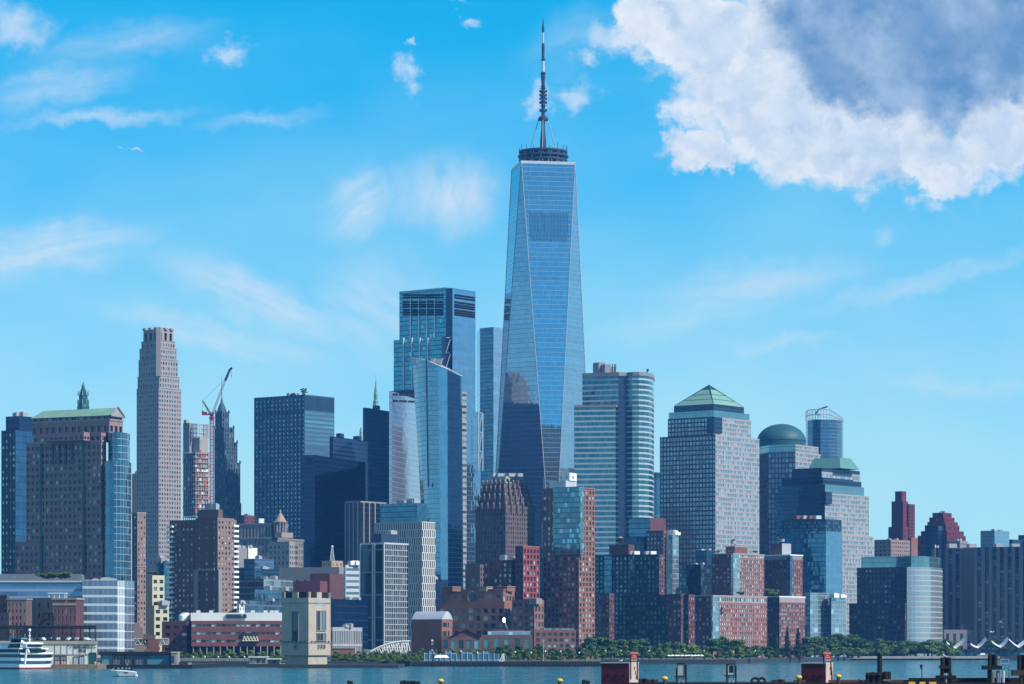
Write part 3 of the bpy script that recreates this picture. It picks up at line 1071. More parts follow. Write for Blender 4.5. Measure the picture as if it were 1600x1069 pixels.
# --- wide blue-grey slab tower
b = Bld('slab_tower', 'wide blue-grey slab tower with vertical ribs and rooftop antennas', 'tower', 3000, 475)
m_rib = solid('blue_grey_rib', (.045, .095, .15), .4, .3)
gslab = PU(m_rib, M['p_skyd'], 5.0, 4.25, (.2, .8, .34, .86), .9, M['navyf'], .5, top=3)
b.tier(397, 476, 522.5, 641, None, (gslab, GL(glass('banded_steel_glass', (.16, .34, .42), (.06, .11, .17), 30, 4.25, .0, .42, .7, .1, .02, .3))), 3000, 37)
b.tier(397, 476, 522.5, 616.5, 641, (gslab, PU(m_rib, M['p_hole'], 1.7, 14, (.3, .7, .04, .98), .5)), 3000, 37)
b.gear(3)
b.done()
for px_, h_, lab, n_ in ((474.5, 16, 'larger antenna mast with dishes on the ribbed slab tower roof', 7), (457, 8, 'small antenna cluster on the ribbed slab tower roof near its middle', 4)):
    t_ = thing('antenna_mast', lab, 'antenna', (X(px_, 3020), 3020, Z(618, 3000)))
    m_ = MB(); lattice(m_, (X(px_, 3020), 3020, Z(619, 3000)), (X(px_, 3020), 3020, Z(619 - h_ * .8, 3000)), 2.6, 1.8, 5, M['dark'], .25); m_.build('mast', t_)
    for i in range(n_):
        a = i * 2.4
        m_ = MB()
        m_.lathe((X(px_, 3020) + 2.6 * cos(a), 3020 + 2.6 * sin(a), Z(619 - h_ * (.55 + .06 * i), 3000)), [(.3, -.8), (1.1, -.4), (1.1, .4), (.3, .8)], M['dark'], 7)
        m_.build('dish', t_)

# --- three dark navy blocks
b = Bld('dark_tower', 'lowest of the three dark navy office blocks, left of the bronze ribbed tower', 'tower', 2500, 492)
b.tier(473, 492, 571, 711, None, (GL(g_navy2), GL(g_navy2)), 2500, 20)
b.mb('louvre').box((X(482, 2493), 2503 - 1, Z(721, 2500)), (6.5, .6, 5), M['black'], radians(-20))
b.done()
b = Bld('dark_tower', 'middle one of the three dark navy office blocks, wide and flat topped', 'tower', 2620, 520)
b.tier(515, 520, 575, 682, None, GL(glass('navy_strip_glass', (.008, .042, .125), (.005, .020, .06), 3.2, 3.8, .3, .3, .5, .14)), 2620, 24)
b.gear(3, M['navyf'])
b.done()
b = Bld('dark_tower', 'tallest of the three dark navy office blocks beneath the thin green spire', 'tower', 2700, 572)
b.tier(567, 572, 616, 637, None, GL(glass('black_blue_glass', (.005, .026, .085), (.003, .013, .042), 1.7, 3.7, .2, .16, .5, .14)), 2700, 24)
b.gear(2, M['navyf'])
b.done()
spire('thin bright green copper spire with needle rising behind the dark navy blocks', 3100, 587.3,
      [(5.5, 642), (5, 634), (4.2, 630), (4.4, 627), (3.0, 625), (3.2, 617), (3.4, 616), (2.6, 614), (2.4, 609), (2.0, 607), (1.2, 602), (.9, 597), (.3, 594), (.1, 584)], M['copper'], 1.0)
spire('small green copper finial peeping over the middle dark navy block', 3050, 564, [(2.5, 688), (2.3, 674), (1.6, 672), (1.6, 670), (.3, 667)], M['copper'], 1.0)

# --- bronze tower with pale ribs
b = Bld('ribbed_tower', 'dark bronze tower with thin pale vertical ribs behind the white grid tower', 'tower', 2350, 559)
b.tier(540, 559, 603, 785, None, GL(glass('bronze_glass', (.018, .035, .065), (.010, .018, .032), 1.5, 3.9, .1, .25, .6, .1, .03, .4)), 2350, 37)
pts, z0, z1 = b.last
for A, B, n_ in ((pts[3], pts[0], 3), (pts[0], pts[1], 5)):
    A, B = np.array(A), np.array(B)
    for j in range(n_):
        p = A + (B - A) * j / n_
        m_ = MB(); m_.box((p[0], p[1], (z0 + z1) / 2), (1.0, 1.0, z1 - z0 - .1), M['lime'], radians(-37)); m_.build('rib', b.root)
b.tier(539.5, 559, 604, 782.5, 785, GL(M['lime2']), 2349.5, 37)
b.done()

# --- silver banded tower
b = Bld('banded_tower', 'silver tower with thin horizontal bands left of the flared glass tower', 'tower', 2450, 612)
b.tier(608, 612, 668, 611, None, GL(g_silver), 2450, 12)
b.poly([(-103, 2574), (-80, 2560), (-73, 2560), (-73, 2632), (-103, 2632)], 2.5, 226, GL(g_navy2), 'hidden_reflection_block')  # unseen dark block, added only to show mirrored in the tallest tower's glass
for y in (616.5, 626.5):
    A, B = np.array(P(612.5, 2449.6)), np.array(P(650, 2459))
    e = (B - A)
    for (f0, f1) in ((.03, .25), (.3, .62), (.67, .97)):
        p = A + e * (f0 + f1) / 2
        m_ = MB(); m_.box((p[0], p[1] - .15, Z(y, 2450)), (np.linalg.norm(e) * (f1 - f0), .5, 1.7), M['black'], atan2(e[1], e[0])); m_.build('louvre', b.root)
b.done()

# --- azure tower with braced corner
b = Bld('braced_tower', 'azure glass tower with louvred top and white braces at its corner', 'tower', 2750, 702)
b.tier(624, 697, 740, 449, None, (GL(g_teal), GL(g_3)), 2752, 37, roof=M['gear'])
b.tier(690, 707, 743, 450, None, (GL(g_navy), GL(g_3)), 2748, 37)
b.tier(693, 712, 751, 640, None, (GL(g_navy), GL(g_3)), 2745, 37)
b.tier(615, 690, 706, 526, None, (GL(g_teal), GL(g_navy2)), 2742, 37)
TH = radians(37)
eL = np.array([cos(TH), -sin(TH)])
def on_left(px, yy, d0, pc, off=.35):
    """point on the left face (through near corner px pc at distance d0) seen at column px"""
    n_ = (px - HX) / F
    xc = X(pc, d0)
    s_ = (xc - n_ * d0) / (cos(TH) + n_ * sin(TH))
    p = np.array([xc, d0]) - eL * s_
    p = p + off * np.array([-sin(TH), -cos(TH)])
    return (p[0], p[1], Z(yy, p[1]))
for px_ in (642, 655, 667.5, 680):
    m_ = MB(); m_.tube([on_left(px_, 452 + 14, 2752, 697), on_left(px_, 540, 2752, 697)], .75, M['white'], 4); m_.build('rib', b.root)
for px_ in (631, 644, 656.5, 669):
    m_ = MB(); m_.tube([on_left(px_, 528, 2742, 690), on_left(px_, 640, 2742, 690)], .75, M['white'], 4); m_.build('rib', b.root)
for y in (461, 465, 472, 476, 479.5, 484.5, 488, 491.5):
    m_ = MB(); m_.tube([on_left(630, y, 2752, 697), on_left(692, y, 2752, 697)], .9, M['black'], 4); m_.build('louvre', b.root)
    A, B = np.array(P(710.5, 2752)), np.array(P(741.5, 2752))
    t37 = radians(37)
    q = quad(690, 707, 743, 2748, 37)
    A = np.array(q[0]) + (np.array(q[1]) - np.array(q[0])) * .1 + np.array([cos(t37), -sin(t37)]) * .35
    B = np.array(q[0]) + (np.array(q[1]) - np.array(q[0])) * .95 + np.array([cos(t37), -sin(t37)]) * .35
    m_ = MB(); m_.tube([(A[0], A[1], Z(y - .6, 2748)), (B[0], B[1], Z(y - .6, 2748))], .9, M['black'], 4); m_.build('louvre', b.root)
for y0 in (528, 552):
    for a, c in (((697, y0), (703, y0)), ((696.5, y0 + 24), (703.5, y0 + 2)), ((697, y0 + 24), (703, y0 + 24))):
        m_ = MB(); m_.tube([(X(a[0], 2738), 2738, Z(a[1], 2738)), (X(c[0], 2738), 2738, Z(c[1], 2738))], .36, M['steel'], 5); m_.build('brace', b.root)
for i, y0 in enumerate((646, 676, 706)):
    for a, c in (((747, y0), (754, y0)), ((747, y0 + 30), (753.5, y0)), ((747, y0), (747, y0 + 30)), ((754, y0), (754, y0 + 30))):
        m_ = MB(); m_.tube([(X(a[0], 2760), 2760, Z(a[1], 2760)), (X(c[0], 2760), 2760, Z(c[1], 2760))], .6, M['steel'], 5); m_.build('brace', b.root)
b.done()

# --- tower behind, left of the tallest
b = Bld('glass_tower', 'blue glass tower half hidden behind the left edge of the tallest tower', 'tower', 2950, 771)
q = [P(771, 2950), P(812, 2975), P(812, 3010), P(745, 3010), P(750, 2962)]
b.poly(q, 2.5, Z(511, 2950), GL(g_4), styles=[GL(g_4), GL(g_4), GL(g_4), GL(g_3), GL(g_mid)])
b.done()

# --- flared curved tower
b = Bld('flared_tower', 'slender curved blue glass tower flaring wider towards its slanted top', 'tower', 2250, 690)
mb = b.mb('curtain_wall')
topp = [(644, 2268), (651, 2258), (660, 2250), (671, 2246), (684, 2244), (699, 2246), (719.5, 2262), (721.5, 2275), (690, 2300), (650, 2292)]
botp = [(668, 2270), (672, 2260), (677, 2252), (683, 2246), (690, 2244), (700, 2246), (722.5, 2262), (724.5, 2275), (700, 2300), (672, 2292)]
topy = [560, 560.5, 562, 565, 571, 577, 587.5, 587, 570, 560]
N = 40
rings = []
for i in range(N + 1):
    f = i / N
    fl = f ** 1.25
    rings.append([(X(b0[0] + (t0[0] - b0[0]) * fl, b0[1] + (t0[1] - b0[1]) * fl), b0[1] + (t0[1] - b0[1]) * fl,
                   2.5 + (Z(ty, t0[1]) - 2.5) * f) for b0, t0, ty in zip(botp, topp, topy)])
for i in range(N):
    u = 0
    for k in range(len(topp)):
        k2 = (k + 1) % len(topp)
        a, c, d_, e = rings[i][k], rings[i][k2], rings[i + 1][k2], rings[i + 1][k]
        L = 18.0
        mb.quads([[a, c, d_, e]], g_111d if k == 5 else g_111,
                 [[(k * L, a[2]), (k * L + L * .7, c[2]), (k * L + L * .7, d_[2]), (k * L, e[2])]])
b.mb('roof').poly(rings[-1], M['gear'])
m_ = MB()
for k in range(7):
    a, c = rings[-1][k], rings[-1][k + 1]
    m_.tube([a, c], .45, M['steel'], 4)
m_.build('parapet_rail', b.root)
m_ = MB()
m_.tube([(X(666.5 + (670 - 666.5) * k / 9 - .03 * k * k * .2, 2243.5), 2244.5 + (6 if k > 8 else 3) - 3, Z(563 + k * 22, 2247)) for k in range(0, 10)], .7, M['navyf'], 4)
for i in (0,):
    pass
m_.build('slot', b.root)
m_ = MB(); m_.box((X(682, 2275), 2275, Z(566, 2275)), (8, 6, 4.5), M['lime2']); m_.build('roof_plant', b.root)
for k in (0, 1):
    m_ = MB(); m_.tube([(X(676 + 12 * k, 2270), 2270, Z(569, 2270)), (X(680 + 12 * k, 2270), 2270, Z(559.5, 2270))], .4, M['steel'], 4); m_.build('roof_arm', b.root)
b.done()

b = Bld('slim_tower', 'slim tower edge of white horizontal bands right of the flared glass tower', 'tower', 2300, 722)
b.tier(700, 719.5, 729, 612, None, (GL(g_111d), PU(M['lime'], M['p_teal'], 9, 4.4, (.04, .96, .5, .95), .4)), 2300, 40)
b.done()

# ================================================================== the tallest tower
b = Bld('tallest_tower', 'tallest tower, tapering blue glass with triangular facets and a tall spire mast', 'tower', 2600, 865)
t40 = radians(35)
Cn = np.array([X(864.5, 2600), 2600.0])
s_ = 66.5
ex, ey = np.array([sin(t40), cos(t40)]), np.array([-cos(t40), sin(t40)])
base = [Cn, Cn + ex * s_, Cn + (ex + ey) * s_, Cn + ey * s_]
top = [(base[i] + base[(i + 1) % 4]) / 2 for i in range(4)]      # C-R, R-K, K-L, L-C
zb0, ztp = 57.0, Z(249, 2610)
b.poly([tuple(p) for p in base], 2.5, zb0, GL(g_3), 'podium')
facet = b.mb('curtain_wall')
edge = b.mb('corner_trim')
for i in range(4):
    A, B = base[i], base[(i + 1) % 4]
    T, Tp = top[i], top[i - 1]
    # upright facet A, B, T and hanging facet Tp, T, A - cut into courses so that panes keep their size
    n_ = 36
    for kind in (0, 1):
        for j in range(n_):
            f0, f1 = j / n_, (j + 1) / n_
            z0_, z1_ = zb0 + (ztp - zb0) * f0, zb0 + (ztp - zb0) * f1
            if kind == 0:
                l0, r0, l1, r1 = A + (T - A) * f0, B + (T - B) * f0, A + (T - A) * f1, B + (T - B) * f1
            else:
                l0, r0, l1, r1 = A + (Tp - A) * f0, A + (T - A) * f0, A + (Tp - A) * f1, A + (T - A) * f1
            e_ = (B - A) if kind == 0 else (T - Tp)
            e_ = e_ / np.linalg.norm(e_)
            m0 = (A + B) / 2 if kind == 0 else A
            uu = lambda p: float(np.dot(p - m0, e_)) + 100
            facet.quads([[(*l0, z0_), (*r0, z0_), (*r1, z1_), (*l1, z1_)]], g_wtc,
                        [[(uu(l0), z0_), (uu(r0), z0_), (uu(r1), z1_), (uu(l1), z1_)]])
    edge.tube([(*A, zb0), (*T, ztp)], .34, M['gear'], 4)
    edge.tube([(*A, zb0), (*Tp, ztp)], .34, M['gear'], 4)
cen = sum(base) / 4
par = [tuple(cen + (p - cen) * 1.012) for p in top]
b.mb('parapet').prism(par, ztp - 2.0, ztp + .4, M['steel'])
# slotted plant floors on the facet that faces the river
e_ = (top[0] - top[3]) / np.linalg.norm(top[0] - top[3])
nn_ = np.array([e_[1], -e_[0]])
lou = b.mb('plant_louvre')
for row, (ya, yb_) in enumerate(((328.5, 343), (344, 358.5), (359.5, 373.5))):
    for j in range(27):
        f = .09 + .82 * j / 26
        za_, zb_ = Z(yb_, 2606), Z(ya, 2606)
        pts4 = []
        for z_ in (za_, zb_):
            g_ = (z_ - zb0) / (ztp - zb0)
            l_, r_ = Cn + (top[3] - Cn) * g_, Cn + (top[0] - Cn) * g_
            pts4.append((l_ + (r_ - l_) * f + nn_ * .2, z_))
        lou.tube([(*pts4[0][0], pts4[0][1]), (*pts4[1][0], pts4[1][1])], .2, M['louvre'], 4)
zt = ztp
ring_c = (cen[0], cen[1])
PXM = 2620 / F
for k, (y, r) in enumerate(((243.5, 38.5), (237, 40), (230, 38.5))):
    m_ = MB()
    z_ = Z(y, 2620)
    m_.lathe((ring_c[0], ring_c[1], z_), [((r - 4) * PXM, -1.2), (r * PXM, -.9), (r * PXM, .6), ((r - 4) * PXM, .9)], M['navyf'], 40)
    m_.build('mast_ring', b.root)
m_ = MB()
for k in range(32):
    a = 2 * pi * k / 32
    r = 37 * PXM
    m_.tube([(ring_c[0] + r * cos(a), ring_c[1] + r * sin(a), zt), (ring_c[0] + r * cos(a), ring_c[1] + r * sin(a), Z(229, 2620))], .25, M['navyf'], 4)
    a2 = a + pi / 16 * (1 if k % 2 else -1)
    m_.tube([(ring_c[0] + r * cos(a), ring_c[1] + r * sin(a), zt), (ring_c[0] + r * cos(a2), ring_c[1] + r * sin(a2), Z(229, 2620))], .18, M['steel'], 3)
m_.build('ring_truss', b.root)
rr = random.Random(9)
for k in range(18):
    a = 2 * pi * k / 18 + .1
    r = 38 * PXM
    m_ = MB()
    m_.tube([(ring_c[0] + r * cos(a), ring_c[1] + r * sin(a), Z(229, 2620)), (ring_c[0] + r * cos(a), ring_c[1] + r * sin(a), Z(rr.uniform(220, 226), 2620))], .22, M['navyf'], 4)
    m_.build('whip_antenna', b.root)
prof = [(5.0, 246), (5.0, 218), (4.6, 210), (3.0, 195), (2.8, 181), (3.0, 160), (3.0, 130), (2.6, 127), (4.2, 126), (2.6, 125), (3.4, 112), (3.6, 107), (4.6, 105), (2.4, 104), (2.4, 86),
        (3.6, 84), (2.2, 83), (2.4, 66), (2.6, 62), (1.9, 59), (1.2, 58), (1.2, 41), (2.2, 39), (2.0, 35), (1.2, 28), (.3, 18.5)]
m_ = MB()
m_.lathe((ring_c[0], ring_c[1], 0), [(w_ * PXM, Z(y, 2620)) for w_, y in prof], M['navyf'], 12)
mast = m_.build('mast', b.root)
m_ = MB()
m_.lathe((ring_c[0], ring_c[1], 0), [(2.5 * PXM, Z(y, 2620)) for y in (103.5, 86.5)], M['steel'], 12)
m_.lathe((ring_c[0], ring_c[1], 0), [(1.35 * PXM, Z(y, 2620)) for y in (58, 41.5)], M['steel'], 12)
m_.build('radome', b.root)
for y in (152, 146, 140, 134, 164):
    for sg in (-1, 1):
        m_ = MB()
        m_.box((ring_c[0] + sg * 4.6 * PXM, ring_c[1], Z(y, 2620)), (1.6, .8, 2.0), M['dark'])
        m_.box((ring_c[0] + sg * 3.4 * PXM, ring_c[1], Z(y, 2620)), (1.8, .3, .3), M['dark'])
        m_.build('antenna_panel', b.root)
for y in (166, 157, 150, 143, 136, 129):
    m_ = MB(); m_.lathe((ring_c[0], ring_c[1], Z(y, 2620)), [(3 * PXM, -.2), (4.8 * PXM, -.15), (4.8 * PXM, .15), (3 * PXM, .2)], M['navyf'], 12); m_.build('mast_collar', b.root)
m_ = MB()
m_.lathe((ring_c[0], ring_c[1], 0), [(3 * PXM, Z(181, 2620)), (8.4 * PXM, Z(180, 2620)), (8.2 * PXM, Z(177, 2620)), (6 * PXM, Z(174, 2620)), (3.2 * PXM, Z(172.5, 2620))], M['navyf'], 16)
m_.build('cable_collar', b.root)
for k in range(4):
    a = pi / 4 + k * pi / 2 + .72
    m_ = MB()
    m_.tube([(ring_c[0] + 7.6 * PXM * cos(a), ring_c[1] + 7.6 * PXM * sin(a), Z(180, 2620)), (ring_c[0] + 21 * PXM * cos(a), ring_c[1] + 21 * PXM * sin(a), Z(229, 2620))], .4, M['gear'], 5)
    m_.build('stay_cable', b.root)
b.done()

# --- curved banded tower right of it
b = Bld('curved_tower', 'tower with white horizontal bands and a curved sunlit right end beside the tallest tower', 'tower', 2400, 966)
g_goldd = glass('banded_shade_glass', (.10, .23, .30), (.25, .26, .28), 1.5, 4.0, .05, .32, .8, .05, .03, .45, fmetal=0)
arc = [P(px, d) for px, d in ((910, 2412), (966, 2401), (979, 2404), (988, 2400), (998, 2399), (1007, 2402), (1014, 2408), (1019, 2418), (1021.5, 2432), (1022, 2450))]
arc = arc + [P(1018, 2480), P(915, 2490)]
sty = [GL(g_gold), GL(g_navy)] + [GL(g_gold)] * 10
b.poly(arc, 2.5, Z(583, 2405), GL(g_gold), styles=sty)
b.mb('crown_band').prism([(x + (0.4 if x > 60 else -.2), y - .5) for x, y in arc], Z(588, 2405), Z(582.2, 2405), M['lime2'])
b.tier(897, 962, 964, 633, None, (GL(g_gold), GL(g_navy)), 2397, 10, deep=18)
b.mb('crown_band').prism(quad(896.6, 962.3, 964, 2396.6, 10, 18.5), Z(636, 2398), Z(632.4, 2398), M['lime2'])
for (x0, x1, y, dd) in ((930, 942, 567, 2430), (940, 951, 570, 2426), (950, 959, 574, 2432)):
    m_ = MB(); m_.box((X((x0 + x1) / 2, dd), dd, (Z(y, dd) + Z(584, dd)) / 2), ((x1 - x0) * .5, 9, Z(y, dd) - Z(584, dd)), M['lime2'], .5); m_.build('roof_plant', b.root)
for px_ in (957, 960, 962):
    m_ = MB(); m_.tube([(X(px_, 2425), 2425, Z(584, 2425)), (X(px_, 2425), 2425, Z(569, 2425))], .35, M['dark'], 4); m_.build('vent_stack', b.root)
m_ = MB()
m_.tube([(X(1011, 2420), 2420, Z(584, 2420)), (X(1011, 2420), 2420, Z(579, 2420)), (X(1013, 2420), 2420, Z(577.5, 2420))], .5, M['dark'], 5)
m_.box((X(1012, 2420), 2420, Z(578.5, 2420)), (1.6, 1.2, 2), M['dark'])
m_.build('window_crane', b.root)
b.done()

# --- sliver behind
b = Bld('blue_tower', 'narrow blue tower sliver between the curved banded tower and the pyramid tower', 'tower', 2900, 1024)
b.tier(1014, 1026, 1040, 747, None, GL(g_mid), 2900, 37)
b.tier(1016, 1025, 1036, 738, 747, GL(g_navy), 2903, 37)
b.done()

# --- pyramid tower
b = Bld('pyramid_tower', 'grid-windowed tower capped by a green copper pyramid', 'tower', 2550, 1118)
M['p_lit'] = pane('window_pale_sky', (.42, .55, .60), (.46, .58, .63), .4, .8, .012, vary=.15)
gw = PU(solid('pink_granite_sunlit', (.34, .305, .315), var=.12), M['p_lit'], 2.6, 3.95, (.12, .88, .2, .84), .3, top=.8)  # sunlight painted into the colour: paler granite and panes for right faces
gwl = PU(solid('pink_granite_shaded', (.105, .09, .105), var=.12), M['p_sky'], 3.4, 3.95, (.10, .90, .18, .86), .35, top=.8)  # same granite darkened: shade painted into the colour of the left faces
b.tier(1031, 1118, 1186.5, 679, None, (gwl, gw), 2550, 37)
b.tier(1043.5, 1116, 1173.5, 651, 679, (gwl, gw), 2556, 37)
b.mb('corner_bay').prism(quad(1104, 1116, 1128.5, 2553.5, 37), Z(676, 2555), Z(651.5, 2555), g_wfcd)
b.tier(1045, 1115.5, 1171, 641, 651, GL(g_wfcb), 2557, 37)
b.tier(1053, 1115, 1162.5, 631, 641, GL(g_wfcd), 2563, 37)
pts, z0, z1 = b.last
ap = np.mean(np.array(pts), 0)
zap = Z(599.5, 2580)
rf = MB()
pq = [np.array(p) for p in pts]
for k in range(4):
    A, B = pq[k], pq[(k + 1) % 4]
    lev = [(0, 0.0), (.24, 0.0), (.275, .012), (.49, .012), (.525, .024), (.76, .024)]
    for (f0, e0), (f1, e1) in zip(lev[:-1], lev[1:]):
        g0_, g1_ = min(f0 + e0, 1), min(f1 + e1, 1)
        rf.quads([[(*(A + (ap - A) * g0_), z1 + (zap - z1) * f0), (*(B + (ap - B) * g0_), z1 + (zap - z1) * f0),
                   (*(B + (ap - B) * g1_), z1 + (zap - z1) * f1), (*(A + (ap - A) * g1_), z1 + (zap - z1) * f1)]], M['copper'] if e0 == e1 else M['copper_dark'])
rf.build('roof_pyramid', b.root)
rf = MB()
for k in range(4):
    A, B = pq[k], pq[(k + 1) % 4]
    rf.poly([(*(A + (ap - A) * .78), z1 + (zap - z1) * .76), (*(B + (ap - B) * .78), z1 + (zap - z1) * .76), (*ap, zap)], M['copper_dark'])
    rf.tube([(*(A + (ap - A) * .02), z1 + .2), (*ap, zap)], .35, M['copper_dark'], 4)
rf.build('roof_tip', b.root)
b.done()

# --- domed tower
b = Bld('domed_tower', 'grid-windowed tower capped by a green copper dome', 'tower', 2750, 1243)
q = [P(1184, 2790), P(1200, 2762), P(1243, 2750), P(1282.5, 2790), P(1270, 2840), P(1190, 2840)]
gd = PU(solid('grid_granite_shaded', (.14, .095, .12), var=.12), M['p_skyd'], 3.3, 4.6, (.14, .86, .16, .86), .4, top=.8)  # darker granite copy, shade painted in; right faces take the sunlit copy
b.poly(q, 2.5, Z(706, 2752), gd, styles=[gd, gd, gw, gw, gd, gd])
q2 = [P(1184, 2794), P(1201, 2766), P(1243, 2754), P(1279, 2794), P(1268, 2838), P(1192, 2838)]
b.poly(q2, Z(706, 2752), Z(694, 2752), GL(g_wfcb), styles=[GL(g_wfcb), GL(g_wfcb), gw, gw, gd, gd])
R0 = 38.5 * 2790 / F
m_ = MB()
cx_, cy_ = X(1221, 2795), 2795
m_.lathe((cx_, cy_, 0), [(R0, Z(698, 2790)), (R0, Z(690, 2790))], M['copper_dark'], 40)
m_.build('drum', b.root)
m_ = MB()
prof = [(R0 * cos(a), Z(690, 2790) + (Z(662, 2790) - Z(690, 2790)) * sin(a)) for a in [radians(x) for x in range(0, 91, 6)]]
m_.lathe((cx_, cy_, 0), prof[:-1] + [(.01, prof[-1][1])], solid('dome_copper', (.028, .10, .115), .55, .1, .3), 40)
m_.build('dome', b.root, smooth=True)
b.done()

# --- slim crown tower behind
b = Bld('slim_tower', 'slim glass tower with an open framed crown behind the domed tower', 'tower', 3100, 1290)
arc = [P(px, d) for px, d in ((1259, 3130), (1262, 3110), (1270, 3100), (1282, 3096), (1296, 3097), (1308, 3104), (1315, 3116), (1317.5, 3130), (1312, 3150), (1264, 3150))]
b.poly(arc, 2.5, Z(656, 3100), GL(g_50))
m_ = MB()
for k in range(10):
    a, c = np.array(arc[k]), np.array(arc[(k + 1) % 10])
    for j in range(3):
        p = a + (c - a) * j / 3
        xp = HX + p[0] / p[1] * F
        yt = 640 + max(0, xp - 1297) * .62
        m_.tube([(*p, Z(656, 3100)), (*p, Z(yt, 3100))], .35, M['steel'], 4)
    for y in (640, 648):
        ya, yb_ = [y + max(0, HX + p[0] / p[1] * F - 1297) * .62 * (1 if y == 640 else .6) for p in (a, c)]
        m_.tube([(*a, Z(ya, 3100)), (*c, Z(yb_, 3100))], .45, M['steel'], 4)
m_.build('crown_frame', b.root)
m_ = MB(); m_.tube([(X(1274, 3115), 3115, Z(645, 3100)), (X(1280, 3112), 3112, Z(638, 3100)), (X(1293, 3108), 3108, Z(634.5, 3100))], .8, M['dark'], 5); m_.build('window_crane', b.root)
b.done()

# --- stepped pale tower with cut pyramid roof
b = Bld('stepped_tower', 'stepped pale tower with dark glass setbacks and a cut green copper roof', 'tower', 2650, 1289)
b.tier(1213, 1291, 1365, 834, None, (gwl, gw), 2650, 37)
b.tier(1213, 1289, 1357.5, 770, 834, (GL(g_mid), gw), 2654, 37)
b.tier(1216, 1289, 1350, 757, 770, (GL(g_mid), GL(g_wfcb)), 2658, 37)
b.tier(1222, 1286, 1346, 748, 757, (GL(g_wfcd), GL(g_wfcd)), 2663, 37)
b.tier(1222, 1286, 1333, 746, 752, (GL(g_wfcd), GL(g_wfcd)), 2661, 37)
b.tier(1237, 1284, 1344, 737, 748, (GL(g_wfcd), gw), 2669, 37)
b.tier(1239, 1284, 1343.5, 731, 737, (GL(g_wfcd), GL(g_wfcd)), 2671, 37)
q0 = [np.array(p) for p in quad(1262, 1313, 1343, 2680, 37)]
q1 = [np.array(p) for p in quad(1272, 1312, 1329, 2690, 37)]
m_ = MB()
for k in range(4):
    A, B, A1, B1 = q0[k], q0[(k + 1) % 4], q1[k], q1[(k + 1) % 4]
    m_.quads([[(*A, Z(731.5, 2680)), (*B, Z(731.5, 2680)), (*B1, Z(715, 2690)), (*A1, Z(715, 2690))]], solid('mid_copper', (.10, .235, .21), .6, var=.3))
m_.poly([(*p, Z(715, 2690)) for p in q1], M['copper_dark'])
m_.build('cut_roof', b.root)
b.mb('corner_notch').prism(quad(1284, 1290.5, 1300, 2651.5, 37), Z(787, 2650), Z(768, 2650), g_wfcd)
b.done()

# ================================================================== lower buildings behind the waterfront
ART = PU(M['brown'], M['p_dark'], 3.0, 3.8, (.30, .70, .22, .82), .5)
b = Bld('setback_tower', 'brown stone setback tower with buttressed crown in front of the tallest tower', 'tower', 2400, 790)
b.tier(728, 784, 840, 880, None, ART, 2395, 38)
b.tier(743, 790, 835.5, 790, 880, ART, 2400, 38)
b.tier(748, 789, 831, 776, 790, ART, 2404, 38)
b.tier(752, 788, 827, 764, 776, ART, 2408, 38)
b.tier(754, 788, 823, 754.5, 764, ART, 2411, 38)
b.tier(769, 790, 818, 744, 754.5, PU(M['gear'], M['p_hole'], 5, 5, (.2, .8, .2, .8), .5), 2418, 38)
for lev, (pl, pc, pr, y0, y1, d) in enumerate(((743, 790, 835.5, 800, 787, 2399), (748, 789, 831, 786, 773, 2403), (752, 788, 827, 773, 761, 2407), (754, 788, 823, 762, 751.5, 2410))):
    q = quad(pl, pc, pr, d, 38)
    for A, B in ((q[3], q[0]), (q[0], q[1])):
        A, B = np.array(A), np.array(B)
        for j in range(6):
            p = A + (B - A) * (j + .03) / 5.06
            m_ = MB()
            m_.box((p[0], p[1], (Z(y0, d) + Z(y1, d)) / 2), (1.3, 1.3, Z(y1, d) - Z(y0, d)), M['brown'], radians(-38))
            m_.box((p[0], p[1], Z(y1, d) + .6), (.9, .9, 1.4), M['tan'], radians(-38))
            m_.build('buttress', b.root)
for (px_, w_) in ((772, 5), (781, 7), (800, 9), (811, 5)):
    m_ = MB(); m_.box((X(px_, 2425), 2425, Z(742.5, 2425)), (w_, 5, 2.6), M['gear'], .6); m_.build('rooftop_unit', b.root)
b.done()

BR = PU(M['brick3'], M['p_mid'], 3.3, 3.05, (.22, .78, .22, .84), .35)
BRd = PU(brick('orange_brick_shaded', (.19, .075, .062)), M['p_mid'], 3.0, 3.05, (.2, .8, .25, .84), .35)  # orange brick darkened: shade painted into the left face's colour
b = Bld('apartment_tower', 'tall orange brick apartment tower with a glazed bay and white plant room on top', 'apartments', 1800, 905)
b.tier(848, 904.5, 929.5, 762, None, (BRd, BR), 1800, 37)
b.cornice(.8, .3, M['brick3'])
q = quad(864, 907, 918, 1797.6, 37, deep=3.5)
bay = glass('bay_glass', (.13, .27, .34), (.14, .20, .24), 1.7, 3.05, .1, .2, .7, .07, .04, .5, open_=.15)
b.poly(q, Z(866, 1797), Z(760, 1797), GL(bay), 'glazed_bay')
b.tier(858, 884, 901, 751, 762, GL(M['steel']), 1806, 37)
b.tier(872, 890, 901, 739, 751, PU(M['white'], M['p_hole'], 5, 4, (.4, .6, .3, .7), .3, top=.6), 1808, 37)
m_ = MB()
m_.tube([(X(873, 1807), 1807, Z(755, 1807)), (X(873, 1807), 1807, Z(741, 1807))], .7, M['bronze'], 6)
m_.build('chimney', b.root)
b.done()

